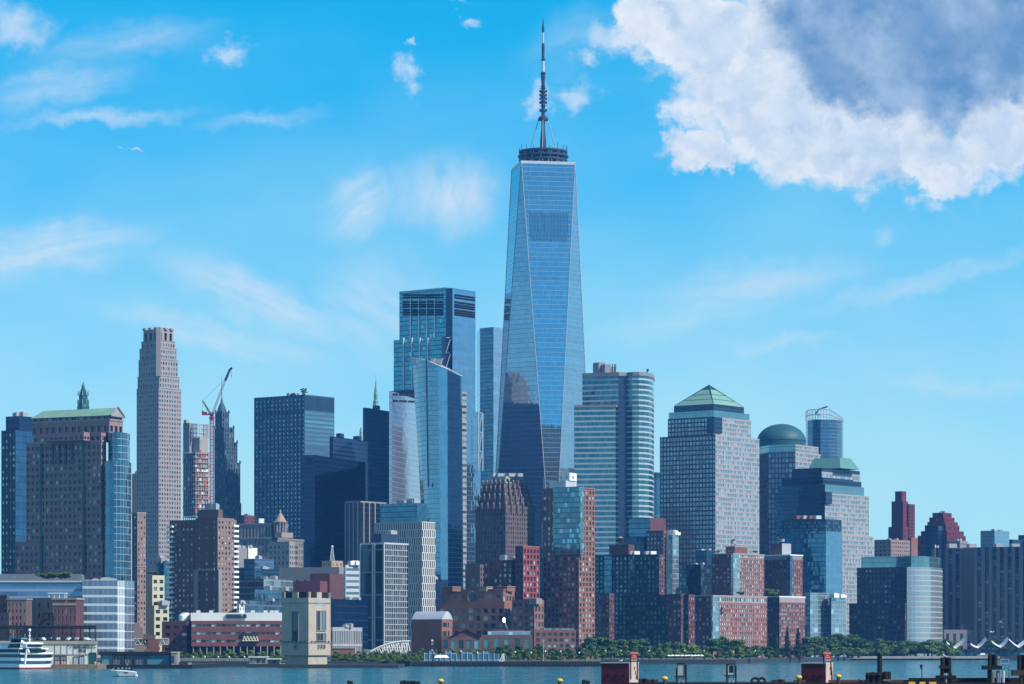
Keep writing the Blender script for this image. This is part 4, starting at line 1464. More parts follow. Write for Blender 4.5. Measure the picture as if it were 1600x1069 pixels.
b = Bld('apartment_block', 'dark red brick apartment block with brighter red gridded corner left of the orange tower', 'apartments', 1790, 818)
rg = PU(solid('red_grid_brick', (.26, .06, .07), .8), M['p_mid'], 3.4, 3.2, (.2, .8, .16, .84), .4)
b.tier(805, 817.5, 843, 853.5, None, (PU(M['brick4'], M['p_dark'], 3.0, 3.1, (.3, .7, .3, .75), .3), rg), 1790, 37)
b.cornice(.7, .3, M['brick3'])
b.tier(756, 800, 812, 875, None, PU(M['brick4'], M['p_mid'], 3.0, 3.1, (.25, .75, .25, .8), .3), 1800, 25)
b.gear(3)
b.done()
b = Bld('apartment_block', 'dim brown block low behind the flared tower and red gridded apartments', 'apartments', 1900, 745)
b.tier(727, 750, 775, 882, None, PU(M['brown'], M['p_dark'], 3.2, 3.4, (.25, .75, .2, .8), .35), 1900, 25)
b.done()

# --- school-like brick complex
b = Bld('school_building', 'broad brown brick building with a round window and boxy roof huts', 'school', 1700, 760)
st = PU(M['brick3'], M['p_mid'], 4.4, 4.2, (.2, .8, .2, .82), .4, top=3)
st2 = PU(M['brick3'], M['p_dark'], 8.0, 8.2, (.14, .86, .12, .88), .6, top=2)
b.tier(684, 788, 806, 940, None, (st, st), 1700, 24)
b.tier(690, 786, 804, 921, 941, (PU(M['brick3'], M['p_dark'], 5.2, 3.4, (.2, .8, .2, .75), .4, base=1.5, top=1.8), st), 1703, 24)
b.cornice(.8, .3, M['brick3'])
b.tier(800, 835, 850, 937, None, (PU(M['brick2'], M['p_mid'], 3.4, 3.4, (.25, .75, .25, .8), .35), st), 1690, 24)
for (x0, x1, y, m) in ((691, 720, 917.5, 'brick3'), (748, 770, 917.5, 'tan'), (776, 805, 917, 'brick3')):
    m_ = MB(); m_.prism(quad(x0, x0 + (x1 - x0) * .55, x1, 1706, 35), Z(924, 1706), Z(y, 1706), M[m]); m_.prism(quad(x0 - .5, x0 + (x1 - x0) * .55, x1 + .5, 1705.4, 35), Z(y, 1706), Z(y, 1706) + .4, M['lime2']); m_.build('roof_hut', b.root)
pr_ = on = np.array(P(739, 1720))
th24 = radians(24)
q = quad(690, 786, 804, 1703, 24)
p, ang = along(q, 738.5, .25)
m_ = MB()
ring, disc = [], []
for k in range(20):
    a = 2 * pi * k / 20
    ring.append((p[0] + 3.0 * cos(a) * cos(ang), p[1] + 3.0 * cos(a) * sin(ang), Z(933, 1710) + 3.0 * sin(a)))
m_.poly(ring, M['p_dark'])
m_.tube(ring + [ring[0]], .35, M['brick2'], 5)
m_.build('round_window', b.root)
m_ = MB()
for k in range(3):
    q_ = quad(821, 836, 848, 1688, 30)
m_.prism(quad(822, 838, 847, 1689, 30), Z(944, 1689), Z(935, 1689), M['lime2'])
m_.build('roof_terrace', b.root)
b.done()

# --- barrel-vault hall, gabled hall, long low wing
b = Bld('brick_hall', 'brick hall with a curved metal roof and flaring sunlit end', 'hall', 1560, 691)
q = quad(643, 689.5, 704, 1560, 37)
pb = np.mean(np.array(q), 0)
qt = [np.array(p) for p in quad(643, 690.5, 707.5, 1559.5, 37)]
qb = [np.array(p) for p in q]
zb_, ze = 2.5, Z(967.5, 1560)
wl = b.mb('wall')
for k in range(4):
    A, B = qb[k], qb[(k + 1) % 4]
    A1, B1 = qt[k], qt[(k + 1) % 4]
    L = np.linalg.norm(B - A)
    wl.quads([[(*A, zb_), (*B, zb_), (*B1, ze), (*A1, ze)]], M['brick3'], [[(0, zb_), (L, zb_), (L, ze), (0, ze)]])
rf = b.mb('barrel_roof')
na = 12
e0 = [np.array([*qt[0], ze]), np.array([*qt[1], ze]), np.array([*qt[2], ze]), np.array([*qt[3], ze])]
for j in range(na):
    def rib(f):
        h = sin(pi * f) * 4.0
        return e0[0] + (e0[1] - e0[0]) * f + (0, 0, h), e0[3] + (e0[2] - e0[3]) * f + (0, 0, h)
    a0, b0 = rib(j / na)
    a1, b1 = rib((j + 1) / na)
    rf.quads([[b0, a0, a1, b1]], M['steel'])
rf.poly([rib(j / na)[0] for j in range(na + 1)], M['steel'])
rf.poly([rib(j / na)[1] for j in range(na + 1)][::-1], M['steel'])
eR = (qt[1] - qt[0]) / np.linalg.norm(qt[1] - qt[0])
nR = np.array([eR[1], -eR[0]])
for zz, hh_ in ((Z(976, 1562), 2.0), (Z(990, 1562), 2.6)):
    for j in range(6):
        f = (.12 + .11 * j)
        pq_ = qt[0] + (qt[1] - qt[0]) * f + nR * .12 - nR * (ze - zz) * .0
        w2 = np.linalg.norm(qt[1] - qt[0]) * .07
        m_ = MB()
        m_.box((pq_[0], pq_[1], zz), (w2, .4, hh_), M['p_dark'], atan2(eR[1], eR[0]))
        m_.build('window', b.root)
b.done()
b = Bld('brick_hall', 'low gabled brown brick hall beside the curved-roof hall', 'hall', 1545, 735)
q = [P(690, 1545), P(751, 1545), P(753, 1580), P(692, 1580)]
stg = PU(M['brick2'], M['p_teal'], 4.2, 6.5, (.2, .8, .1, .9), .4, top=1.5)
b.poly(q, 2.5, Z(994, 1545), stg, roof=False)
zg, ze = Z(985, 1545), Z(994, 1545)
g = b.mb('gable')
for yy, sg in ((1544.9, 1), (1580, -1)):
    pts = [(X(704, yy), yy, ze), (X(751.5, yy), yy, ze), (X(728, yy), yy, zg)]
    g.poly(pts if sg > 0 else pts[::-1], M['brick2'])
g.poly([(X(690, 1545), 1545, ze), (X(704, 1545), 1545, ze), (X(704, 1580), 1580, ze), (X(690, 1580), 1580, ze)], M['roof'])
r_ = b.mb('roof')
r_.poly([(X(703, 1544), 1544, ze - .2), (X(728, 1544), 1544, zg + .3), (X(728, 1582), 1582, zg + .3), (X(703, 1582), 1582, ze - .2)][::-1], M['gear'])
r_.poly([(X(752.5, 1544), 1544, ze - .2), (X(728, 1544), 1544, zg + .3), (X(728, 1582), 1582, zg + .3), (X(752.5, 1582), 1582, ze - .2)], M['gear'])
b.done()
b = Bld('brick_wing', 'long low brown brick wing with a glazed strip roof beside the gabled hall', 'hall', 1560, 800)
b.poly(front(752, 832, 1560, 25), 2.5, Z(992, 1560), PU(M['brick2'], M['p_teal'], 5.2, 6.5, (.25, .75, .1, .9), .4, top=1.2))
b.poly(front(762, 829, 1564, 15), Z(992, 1564), Z(986, 1564), GL(g_pale), 'skylight')
b.poly(front(770, 820, 1568, 8), Z(986, 1564), Z(983.5, 1564), GL(M['brick4']), 'plant_room')
b.done()
t_ = thing('mirror_panel', 'bright mirror-like roof panel flashing in the sun above the long brick wing', 'panel', (X(790, 1575), 1575, Z(984, 1564)))
nv = np.array([.405, -.823, .399])
au = np.cross(nv, (0, 0, 1)); au /= np.linalg.norm(au)
av = np.cross(au, nv)
mm, tt_, bb_ = new_mat('polished_metal')
bb_.inputs['Metallic'].default_value = 1.0
bb_.inputs['Roughness'].default_value = .16
bb_.inputs['Base Color'].default_value = (.9, .85, .75, 1)
cc = np.array([X(787.5, 1575), 1575, Z(969.5, 1575)])
m_ = MB()
ring = [cc + au * (.5 * cos(a) - .35 * sin(a)) + av * (1.25 * sin(a) + .2 * cos(a)) for a in [k * pi / 8 for k in range(16)]]
m_.loft([[tuple(p - nv * .15) for p in ring], [tuple(p) for p in ring]], mm)
m_.build('disc', t_)
m_ = MB(); m_.tube([tuple(cc - nv * .2), (X(794, 1577), 1577, Z(985, 1564))], .22, M['gear'], 5); m_.build('stem', t_)
b = Bld('brick_wing', 'flat brown brick wing at the foot of the orange brick apartment tower', 'hall', 1640, 860)
b.poly(front(836, 900, 1640, 25), 2.5, Z(984, 1640), PU(M['brick3'], M['p_mid'], 3.2, 3.2, (.2, .8, .2, .8), .35, top=1))
b.poly(front(842, 897, 1641, 20), Z(984, 1641), Z(981.5, 1641), PU(M['gear'], M['p_teal'], 3.4, 1.1, (.1, .9, .1, .9), .2, top=.05))
b.done()

# --- white-fin tower, chequered tower, penthouse
b = Bld('grid_tower', 'slim tower with dark glass left side and white gridded right side', 'tower', 1750, 601)
gwf = PU(M['white'], M['p_dark'], 1.62, 12.2, (.3, 1.0, .03, .97), .7, top=.6)
wg = PU(solid('pale_fin', (.40, .42, .45), .6, var=.1), M['p_dark'], 1.72, 3.35, (.22, 1.0, .12, 1.0), .6, top=.8)
b.tier(563.5, 600.5, 637.5, 848.5, None, (GL(glass('dark_grid_glass', (.05, .085, .13), (.20, .24, .31), 30, 13, .0, .06, .7, .08, .03, .3)), wg), 1750, 37)
b.cornice(1.0, .3, M['steel'])
for px_ in (564, 583, 586, 600.3):
    p, ang = along(quad(563.5, 600.5, 637.5, 1750, 37), px_, .3)
    m_ = MB(); m_.box((p[0], p[1], (2.5 + Z(849, 1750)) / 2), (.9, .8, Z(849, 1750) - 2.5), M['steel'], ang); m_.build('corner_fin', b.root)
b.tier(584, 596, 620, 834, 848.5, GL(M['navyf']), 1756, 37)
b.gear(2)
b.done()
b = Bld('chequered_tower', 'tower with white chequered fins and a glass penthouse', 'tower', 2050, 660)
chk = solid('chalk_fin', (.58, .54, .52), .6, var=.1)
n_f = 15
for k in range(n_f):
    y1, y0 = 815 + k * 12, 815 + (k + 1) * 12
    f0 = .04 if k % 2 else .42
    fin = PU(chk, M['p_dark'], 1.95, 5.1, (f0, f0 + .54, .0, .92), .6, top=.02)
    b.tier(585, 659.5, 680.5, y1, y0, fin, 2050, 37, roof=None if k == 0 else False)
b.tier(585, 659.5, 680.5, 815 + n_f * 12, None, PU(chk, M['p_dark'], 1.95, 5.1, (.3, .8, .0, .93), .8), 2050, 37, roof=False)
b.tier(594, 652, 668, 786, 815, GL(g_mid), 2056, 37)
b.last = (b.last[0], b.last[1], b.last[2])
b.gear(5, size=(4, 9))
b.done()

# --- pale banded block, dark red block, stone block with lattice mast
b = Bld('office_block', 'pale banded office block left of the white gridded tower', 'offices', 1800, 545)
b.tier(537, 540, 566, 883, None, GL(glass('pale_banded_glass', (.16, .24, .32), (.50, .53, .56), 9, 3.5, .03, .55, .6, .1, .02, .3, fmetal=0)), 1800, 60)
b.gear(2, M['white'])
b.done()
b = Bld('brick_block', 'windowless dark red block behind the sandstone ventilation tower', 'building', 1850, 520)
b.tier(484, 515, 541, 896, None, GL(M['brick4']), 1850, 20)
b.tier(443, 500, 520, 908, None, GL(solid('plum_cladding', (.17, .05, .065))), 1840, 20)
b.done()
b = Bld('stone_block', 'low grey stone block carrying a small pale hut', 'building', 2150, 500)
b.tier(436, 530, 560, 886, None, PU(M['lime2'], M['p_dark'], 5.5, 11, (.3, .62, .05, .85), .6, top=7), 2150, 20)
b.tier(503, 518, 536, 876, 886, PU(M['tan'], M['p_dark'], 4, 3, (.3, .6, .3, .75), .3), 2155, 37)
b.done()
t_ = thing('lattice_mast', 'white lattice radio mast on the pale hut of the stone block', 'mast', (X(519, 2160), 2160, Z(876, 2155)))
m_ = MB(); lattice(m_, (X(519, 2160), 2160, Z(877, 2160)), (X(519, 2160), 2160, Z(856, 2160)), 2.9, .8, 8, M['steel'], .16); m_.build('mast', t_)
m_ = MB(); m_.lathe((X(519, 2160), 2160, Z(856, 2160)), [(.2, 0), (.9, .4), (.9, 1.2), (.2, 1.6)], M['white'], 8); m_.build('beacon', t_)

# --- columned municipal building with lantern turret
b = Bld('columned_building', 'grey stone colonnaded building with a pyramid-roofed turret', 'building', 2400, 455)
b.tier(368, 425, 474, 840, None, PU(M['lime2'], M['p_dark'], 3.1, 5.2, (.3, .72, .2, .8), .5, top=2), 2400, 20)
b.cornice(1.5, 1.0, M['lime2'])
b.tier(372, 424, 450, 818, 840, PU(M['lime2'], M['p_dark'], 3.0, 9.2, (.28, .75, .02, .9), 1.0, top=1.5), 2403, 20)
b.cornice(1.0, .6, M['lime2'])
b.tier(431, 440, 458, 832, 840, GL(M['lime']), 2394, 37)
m_ = MB()
cx_, cy_ = X(438, 2402), 2402
for k in range(12):
    a = 2 * pi * k / 12
    m_.tube([(cx_ + 4.7 * cos(a), cy_ + 4.7 * sin(a), Z(832, 2402)), (cx_ + 4.7 * cos(a), cy_ + 4.7 * sin(a), Z(817, 2402))], .55, M['lime'], 6)
m_.lathe((cx_, cy_, 0), [(3.6, Z(833, 2402)), (3.6, Z(817, 2402))], M['lime2'], 12)
m_.lathe((cx_, cy_, 0), [(5.6, Z(817, 2402)), (5.8, Z(815.5, 2402)), (4.6, Z(814.5, 2402)), (.6, Z(801, 2402)), (.9, Z(799.5, 2402)), (.1, Z(796, 2402))], M['tan'], 12)
m_.build('turret', b.root)
for (x0, y) in ((408, 811),):
    m_ = MB(); m_.box((X(x0, 2410), 2410, Z(814, 2410)), (4, 4, 3.6), M['white'], .3); m_.build('rooftop_unit', b.root)
b.done()
b = Bld('stone_building', 'pale stone wing with sunlit end below the colonnaded building', 'building', 2250, 430)
b.tier(420, 452, 466, 846, None, PU(M['lime'], M['p_dark'], 3.4, 4.0, (.3, .7, .2, .75), .5, top=2), 2290, 30)
b.done()

# --- small mid-distance blocks between the brick slab and the ventilation tower
for (pl, pc, pr, yt, d, st, lab, nm) in (
        (355, 371, 386, 856, 2000, GL(M['lime2']), 'white windowless block right of the brown slab apartments', 'white_block'),
        (384, 388, 402, 856, 2010, GL(M['white']), 'small white roof block second right of the brown slab apartments', 'white_block'),
        (381, 398, 428, 873, 1990, (GL(g_navy), GL(g_low)), 'dark blue glass block below the colonnaded building', 'office_block'),
        (399, 410, 436, 889, 1960, (GL(g_low), GL(g_mid)), 'small blue glass block right of the dark blue glass block', 'office_block'),
        (362, 412, 458, 904, 1750, (GL(g_low), GL(g_pale)), 'low dark office block with white rail above the blue terraces', 'office_block'),
        (392, 398, 460, 921, 1730, (GL(g_low), GL(g_mid)), 'plain blue glass box below the low dark office block', 'office_block'),
        (374, 378, 470, 938, 1700, (GL(g_low), GL(g_low)), 'low blue terrace block just above the long brick college', 'office_block'),
        (370, 374, 382, 944, 1650, PU(M['white'], M['p_dark'], 2.4, 3.2, (.3, .7, .3, .8), .3), 'narrow white house at the right foot of the brown slab apartments', 'white_house'),
        (232, 252, 268, 872, 2200, PU(M['lime'], M['p_dark'], 4, 4, (.3, .7, .3, .7), .3), 'pale stone block at the foot of the tall limestone tower', 'stone_building'),
        (244, 256, 272, 880, 1800, GL(g_mid), 'narrow blue glass block behind the cream loft building', 'office_block'),
        (206, 214, 222, 740, 2700, GL(M['tan']), 'tan sliver of a block left of the limestone tower', 'stone_building'),
        (362, 369, 377, 786, 2900, GL(M['brick4']), 'dark red roof block left of the ribbed slab tower', 'brick_block'),
        (368, 382, 399, 805, 2950, PU(M['brick4'], M['p_dark'], 3, 3.4, (.3, .7, .3, .7), .3), 'low red brick building at the foot of the ribbed slab tower', 'brick_block'),
        (516, 522, 575, 936, 1680, (GL(g_navy), GL(g_navy2)), 'low dark glass block right of the sandstone ventilation tower', 'office_block'),
        (516, 520, 566, 980, 1640, PU(M['gear'], M['p_dark'], 2.4, 8, (.3, .85, .05, .9), .4), 'low grey ribbed building right of the ventilation tower by the trees', 'low_building'),
        (1062, 1095, 1116, 882, 2200, GL(g_apt), 'dark low apartment block left of the twin brick terraced tower', 'apartment_block'),
        (1087, 1104, 1118, 860, 2250, GL(g_navy), 'dark slim block behind the twin brick terraced tower', 'office_block'),
        (640, 670, 700, 905, 2200, GL(g_navy), 'dark glass block behind the curved-roof brick hall', 'office_block'),
        (440, 470, 520, 930, 1800, GL(g_low), 'blue low block directly behind the ventilation tower roof', 'office_block'),
        (1480, 1500, 1512, 845, 2850, PU(M['lime2'], M['p_dark'], 4, 3.6, (.3, .7, .3, .7), .3), 'small grey rooftop block right of the brown stepped tower', 'stone_building'),
        (1366, 1392, 1422, 843, 2900, PU(M['buff'], M['p_dark'], 4.2, 3.8, (.3, .7, .3, .7), .4), 'buff brick block with roof tanks left of the red slab towers', 'brick_block')):
    b = Bld(nm, lab, 'building', d, pc, nwin=60)
    b.tier(pl, pc, pr, yt, None, st, d, 37 if pr - pc < 40 else 20)
    b.gear(2, hh=(1, 2.2), size=(2, 5))
    b.done()

# --- brown slab apartments with balconies, slim brick slab
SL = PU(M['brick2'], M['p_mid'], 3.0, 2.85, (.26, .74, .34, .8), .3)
SLr = PU(solid('brown_brick_sunlit', (.24, .16, .145), var=.3), M['p_mid'], 2.6, 2.85, (.3, .75, .34, .8), .3)  # slab's brick lightened: sunlight painted into the right face's colour
b = Bld('slab_apartments', 'brown brick slab apartment tower with stacked balconies and a tall pale notch', 'apartments', 1700, 340)
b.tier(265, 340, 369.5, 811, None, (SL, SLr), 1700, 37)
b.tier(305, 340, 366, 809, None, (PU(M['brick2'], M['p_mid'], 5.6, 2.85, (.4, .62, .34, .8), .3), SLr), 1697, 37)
b.tier(309, 341, 348, 796, 812, GL(M['brown']), 1702, 30)
q = quad(265, 340, 369.5, 1700, 37)
nfl = int((Z(811, 1700) - 2.5) / 2.85)
bal = MB()
bw_ = 4.2
proto = None
for (px_, side) in ((268, 0), (369, 1)):
    for k in range(3, nfl):
        z_ = 2.5 + k * 2.85
        if proto is None:
            m_ = MB()
            m_.box((0, 0, 0), (4.4, 2.0, .22), M['conc'])
            m_.box((0, -.95, .6), (4.4, .12, 1.1), M['white'])
            m_.box((-2.15, 0, .6), (.1, 2.0, 1.1), M['white'])
            m_.box((2.15, 0, .6), (.1, 2.0, 1.1), M['white'])
            proto = m_.build('balcony')
            o = proto
        else:
            o = proto.copy(); COL.objects.link(o)
        o.parent = b.root
        if side == 0:
            p, ang = along(q, px_, .9)
        else:
            C, R = np.array(q[0]), np.array(q[1])
            e = (R - C) / np.linalg.norm(R - C)
            p = R - e * 2.2 + np.array([e[1], -e[0]]) * .9
            ang = atan2(e[1], e[0])
        o.location = (p[0] - b.loc[0], p[1] - b.loc[1], z_ - b.loc[2])
        o.rotation_euler = (0, 0, ang)
q2 = quad(305, 340, 366, 1697, 37)
for (px_, w_) in ((307.5, 3.2),):
    p, ang = along(q2, px_, .3)
    m_ = MB(); m_.box((p[0], p[1], (Z(890, 1697) + 2.5) / 2), (w_, 1.2, Z(890, 1697) - 2.5), M['lime2'], ang); m_.build('pale_shaft', b.root)
p, ang = along(q2, 322, .35)
m_ = MB(); m_.box((p[0], p[1], Z(890, 1697)), (13.5, .9, 1.2), M['lime2'], ang); m_.build('notch_lintel', b.root)
C, R = np.array(q2[0]), np.array(q2[1])
e = (R - C) / np.linalg.norm(R - C)
p = C + e * 1.6 + np.array([e[1], -e[0]]) * .3
m_ = MB(); m_.box((p[0], p[1], (Z(890, 1697) + 2.5) / 2), (3.0, .9, Z(890, 1697) - 2.5), M['lime2'], atan2(e[1], e[0])); m_.build('pale_shaft', b.root)
b.gear(3)
b.done()
b = Bld('slab_apartments', 'narrow brick slab apartment tower right of the curved glass wing', 'apartments', 1650, 214)
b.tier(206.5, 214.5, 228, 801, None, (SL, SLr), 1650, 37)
b.cornice(.9, .4, M['lime2'])
m_ = MB()
q = quad(206, 214.5, 229, 1649.6, 37)
m_.prism(q, Z(886, 1650), Z(884, 1650), M['lime2'])
m_.build('string_course', b.root)
m_ = MB()
m_.loft([[(X(207, 1640), 1640, 2.5), (X(240, 1640), 1640, 2.5), (X(240, 1652), 1652, 2.5), (X(207, 1652), 1652, 2.5)],
         [(X(207, 1640), 1640, Z(973, 1640)), (X(217, 1640), 1640, Z(973, 1640)), (X(217, 1652), 1652, Z(973, 1640)), (X(207, 1652), 1652, Z(973, 1640))]], M['brick2'])
m_.build('sloped_base', b.root)
b.done()
b = Bld('loft_building', 'cream loft building with dark square windows and planted roof', 'building', 1600, 240)
cr = PU(M['cream'], M['p_dark'], 4.1, 4.0, (.2, .78, .3, .8), .4, top=1.5)
b.tier(229, 238, 257, 899, None, (GL(M['tan']), cr), 1600, 60)
b.tier(236, 241, 264, 946, None, (GL(M['tan']), cr), 1597, 60)
b.gear(2)
b.done()

# --- apartment blocks of the right waterfront
b = Bld('dark_apartments', 'wide dark green-black gridded apartment block with red roof house', 'apartments', 2000, 1030)
apf = PU(solid('green_black_frame', (.020, .032, .042), .5), M['p_teal'], 2.9, 3.0, (.2, .8, .2, .8), .4, top=1)
apr = PU(M['brick4'], M['p_mid'], 2.8, 3.0, (.25, .75, .25, .8), .35, top=1)
b.tier(930, 1030, 1037, 866, None, (apf, apr), 2000, 30)
q = quad(930, 1030, 1037, 2000, 30)
for (x0, x1) in ((945, 957), (986, 992)):
    p0, ang = along(q, x0, .5)
    p1, _ = along(q, x1, .5)
    c = (p0 + p1) / 2
    m_ = MB()
    m_.box((c[0], c[1], (Z(868, 2000) + 2.5) / 2), (np.linalg.norm(p1 - p0), 1.2, Z(868, 2000) - 2.5), g_mid, ang)
    m_.build('glazed_bay', b.root)
b.tier(930, 1076, 1086, 929, None, (apf, apr), 1985, 30)
b.tier(1044, 1064, 1072, 928, None, (apr, apr), 1983.5, 30)
b.tier(934, 952, 960, 927, None, (apr, apr), 1990, 30)
b.tier(952, 982, 991, 851, 866, GL(M['brick4']), 2008, 30)
for i, px_ in enumerate((985, 994, 1012, 1020)):
    m_ = MB(); m_.box((X(px_, 2012), 2012, Z(864, 2012)), (4, 3, 2.2), M['white' if i % 2 else 'gear'], .4); m_.build('rooftop_unit', b.root)
b.done()


def water_tank(px, d, yt, yb, label, mat):
    t_ = thing('water_tank', label, 'water tank', (X(px, d), d, Z(yb, d)))
    r = 1.9
    z0_, z1_ = Z(yb, d), Z(yt, d)
    h = z1_ - z0_
    m_ = MB()
    for k in range(5):
        a = 2 * pi * k / 5
        m_.tube([(X(px, d) + r * .8 * cos(a), d + r * .8 * sin(a), z0_ - .5), (X(px, d) + r * .8 * cos(a), d + r * .8 * sin(a), z0_ + h * .35)], .16, M['dark'], 4)
    m_.build('stand', t_)
    m_ = MB()
    m_.lathe((X(px, d), d, z0_), [(r, h * .34), (r * .96, h * .8)], mat, 14)
    m_.build('barrel', t_)
    m_ = MB()
    m_.lathe((X(px, d), d, z0_), [(r * 1.08, h * .79), (.05, h)], M['tan'] if mat is M['black'] else M['dark'], 14)
    m_.build('conical_lid', t_)


water_tank(969.5, 2016, 838, 851, 'dark wooden water tank with tan conical lid on the dark gridded apartments', M['black'])

b = Bld('brick_apartments', 'dark red and blue glass apartment tower behind the dark gridded block', 'apartments', 2150, 1040)
b.tier(974, 1006, 1040, 838, None, (GL(g_mid), apr), 2160, 30)
b.tier(983, 1016, 1040.5, 809, 838, (GL(g_mid), GL(M['brick4'])), 2164, 37)
b.tier(1010, 1037, 1059, 829, None, (PU(M['brick4'], M['p_teal'], 3, 3, (.2, .8, .2, .8), .35), PU(M['brick3'], M['p_teal'], 3, 3, (.2, .8, .2, .8), .35)), 2150, 37)
b.tier(1040, 1051, 1060.5, 836, None, GL(g_pale), 2148, 37)
b.gear(4, M['white'])
b.done()

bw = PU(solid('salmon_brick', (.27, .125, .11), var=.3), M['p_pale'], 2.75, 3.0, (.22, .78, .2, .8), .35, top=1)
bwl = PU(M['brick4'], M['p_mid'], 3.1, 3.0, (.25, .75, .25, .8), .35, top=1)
wbw = PU(M['lime'], M['p_pale'], 2.75, 3.0, (.15, .85, .2, .8), .35, top=.3)
b = Bld('brick_apartments', 'salmon brick apartment tower on a wide lower block with a small roof tank', 'apartments', 2100, 1147)
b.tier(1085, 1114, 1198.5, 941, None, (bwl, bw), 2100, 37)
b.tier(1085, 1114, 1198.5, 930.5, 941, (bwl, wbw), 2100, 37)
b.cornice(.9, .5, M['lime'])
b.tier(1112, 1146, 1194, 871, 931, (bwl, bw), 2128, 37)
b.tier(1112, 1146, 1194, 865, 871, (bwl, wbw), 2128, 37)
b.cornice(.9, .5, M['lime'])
b.mb('glazed_bay').prism(quad(1142, 1146, 1156, 2127, 37), Z(931, 2127), Z(866, 2127), g_pale)
b.mb('glazed_bay|2').prism(quad(1111.5, 1114, 1123, 2099.3, 37), Z(1012, 2099), Z(931.5, 2099), g_pale)
b.tier(1134, 1148, 1168, 854, 865, GL(M['brick']), 2137, 37)
b.cornice(.6, .4, M['lime'])
b.done()
water_tank(1146, 2147, 842, 853.5, 'grey cylindrical water tank on the salmon brick apartment tower', M['gear'])

b = Bld('brick_apartments', 'deep red brick apartment tower with white trim on a stepped base', 'apartments', 2200, 1236)
rw = PU(M['brick'], M['p_pale'], 2.7, 3.0, (.18, .7, .2, .8), .35, top=1)
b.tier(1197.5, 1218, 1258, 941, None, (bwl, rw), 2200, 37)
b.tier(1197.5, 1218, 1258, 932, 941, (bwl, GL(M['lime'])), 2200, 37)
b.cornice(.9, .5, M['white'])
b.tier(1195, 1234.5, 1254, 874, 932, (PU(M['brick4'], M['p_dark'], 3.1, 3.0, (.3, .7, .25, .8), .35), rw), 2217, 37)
b.tier(1195, 1234.5, 1254, 867, 874, GL(M['lime2']), 2217, 37)
b.cornice(.9, .5, M['white'])
b.tier(1204, 1222, 1236, 849, 867, (GL(M['brick4']), GL(M['gear'])), 2226, 37)
b.mb('corner_glazing').prism(quad(1229, 1234.5, 1238.5, 2216, 37), Z(931, 2216), Z(868, 2216), g_mid)
b.done()
water_tank(1222, 2236, 840, 850, 'small grey water tank on the deep red brick tower', M['gear'])

b = Bld('glass_apartments', 'short pale glass apartment pair beside the deep red brick tower', 'apartments', 2250, 1285)
b.tier(1257, 1266, 1297, 926, None, (GL(g_low), GL(g_pale)), 2250, 55)
b.tier(1296, 1299, 1322, 934, None, (GL(g_navy), GL(g_pale)), 2252, 55)
b.gear(3, M['white'])
b.done()
b = Bld('glass_office', 'mid-blue glass office block with meshed top in front of the stepped pale tower', 'offices', 2350, 1291)
b.tier(1219, 1290.5, 1316, 830, None, (GL(g_mid), GL(g_3)), 2350, 37)
b.tier(1219, 1290.5, 1315, 811, 830, PU(M['navyf'], M['p_teal'], 1.8, 2.6, (.15, .85, .15, .85), .3), 2351, 37)
for px_, m in ((1246, 'brick'), (1257, 'gear'), (1266, 'brick'), (1277, 'steel')):
    m_ = MB(); m_.box((X(px_, 2370), 2370, Z(808.5, 2370)), (5, 4, 2.6), M[m], .6); m_.build('rooftop_unit', b.root)
b.done()

# --- curved pale exchange building
b = Bld('exchange_building', 'dark stone office block with a curved pale glass right side', 'offices', 2450, 1417)
ny = PU(solid('dark_granite', (.035, .04, .055), var=.15), M['p_dark'], 3.4, 4.2, (.2, .8, .3, .8), .4, top=1)
arc = [P(1417 + 56 * sin(a), 2447 + 3 * (1 - sin(a)) + 62 * (1 - cos(a)) ** 1.2) for a in [pi / 2 * k / 13 for k in range(14)]]
L_ = np.array(quad(1339, 1417, 1440, 2450, 30)[3])
arc = arc + [P(1466, 2560), tuple(L_ + np.array([8, 30])), tuple(L_)]
n_ = len(arc)
b.poly(arc, 2.5, Z(886, 2450), ny, styles=[GL(g_nymex)] * 14 + [ny] * (n_ - 14))
arc2 = [(x - .4 if x > 330 else x + 4, y + 5) for x, y in arc]
b.poly(arc2, Z(886, 2450), Z(869, 2455), GL(g_wfcb))
b.tier(1327, 1414, 1430, 942, None, ny, 2446, 30)
b.done()
t_ = thing('flagpole', 'flagpole with a small striped flag on the curved exchange building', 'flagpole', (X(1461, 2500), 2500, Z(869, 2455)))
m_ = MB(); m_.tube([(X(1461, 2500), 2500, Z(869, 2455) - 1), (X(1461, 2500), 2500, Z(850, 2500))], .16, M['steel'], 5); m_.build('pole', t_)
m_ = MB()
for i in range(6):
    x0_, x1_ = X(1461, 2500) + .2 + i * .5, X(1461, 2500) + .7 + i * .5
    f0_, f1_ = .25 * sin(i * 1.1), .25 * sin((i + 1) * 1.1)
    m_.quads([[(x0_, 2500 + f0_, Z(855.5, 2500) - i * .1), (x1_, 2500 + f1_, Z(855.5, 2500) - (i + 1) * .1), (x1_, 2500 + f1_, Z(851.5, 2500) - (i + 1) * .1), (x0_, 2500 + f0_, Z(851.5, 2500) - i * .1)]], M['rednet'] if i % 2 else M['white'])
m_.build('flag', t_)

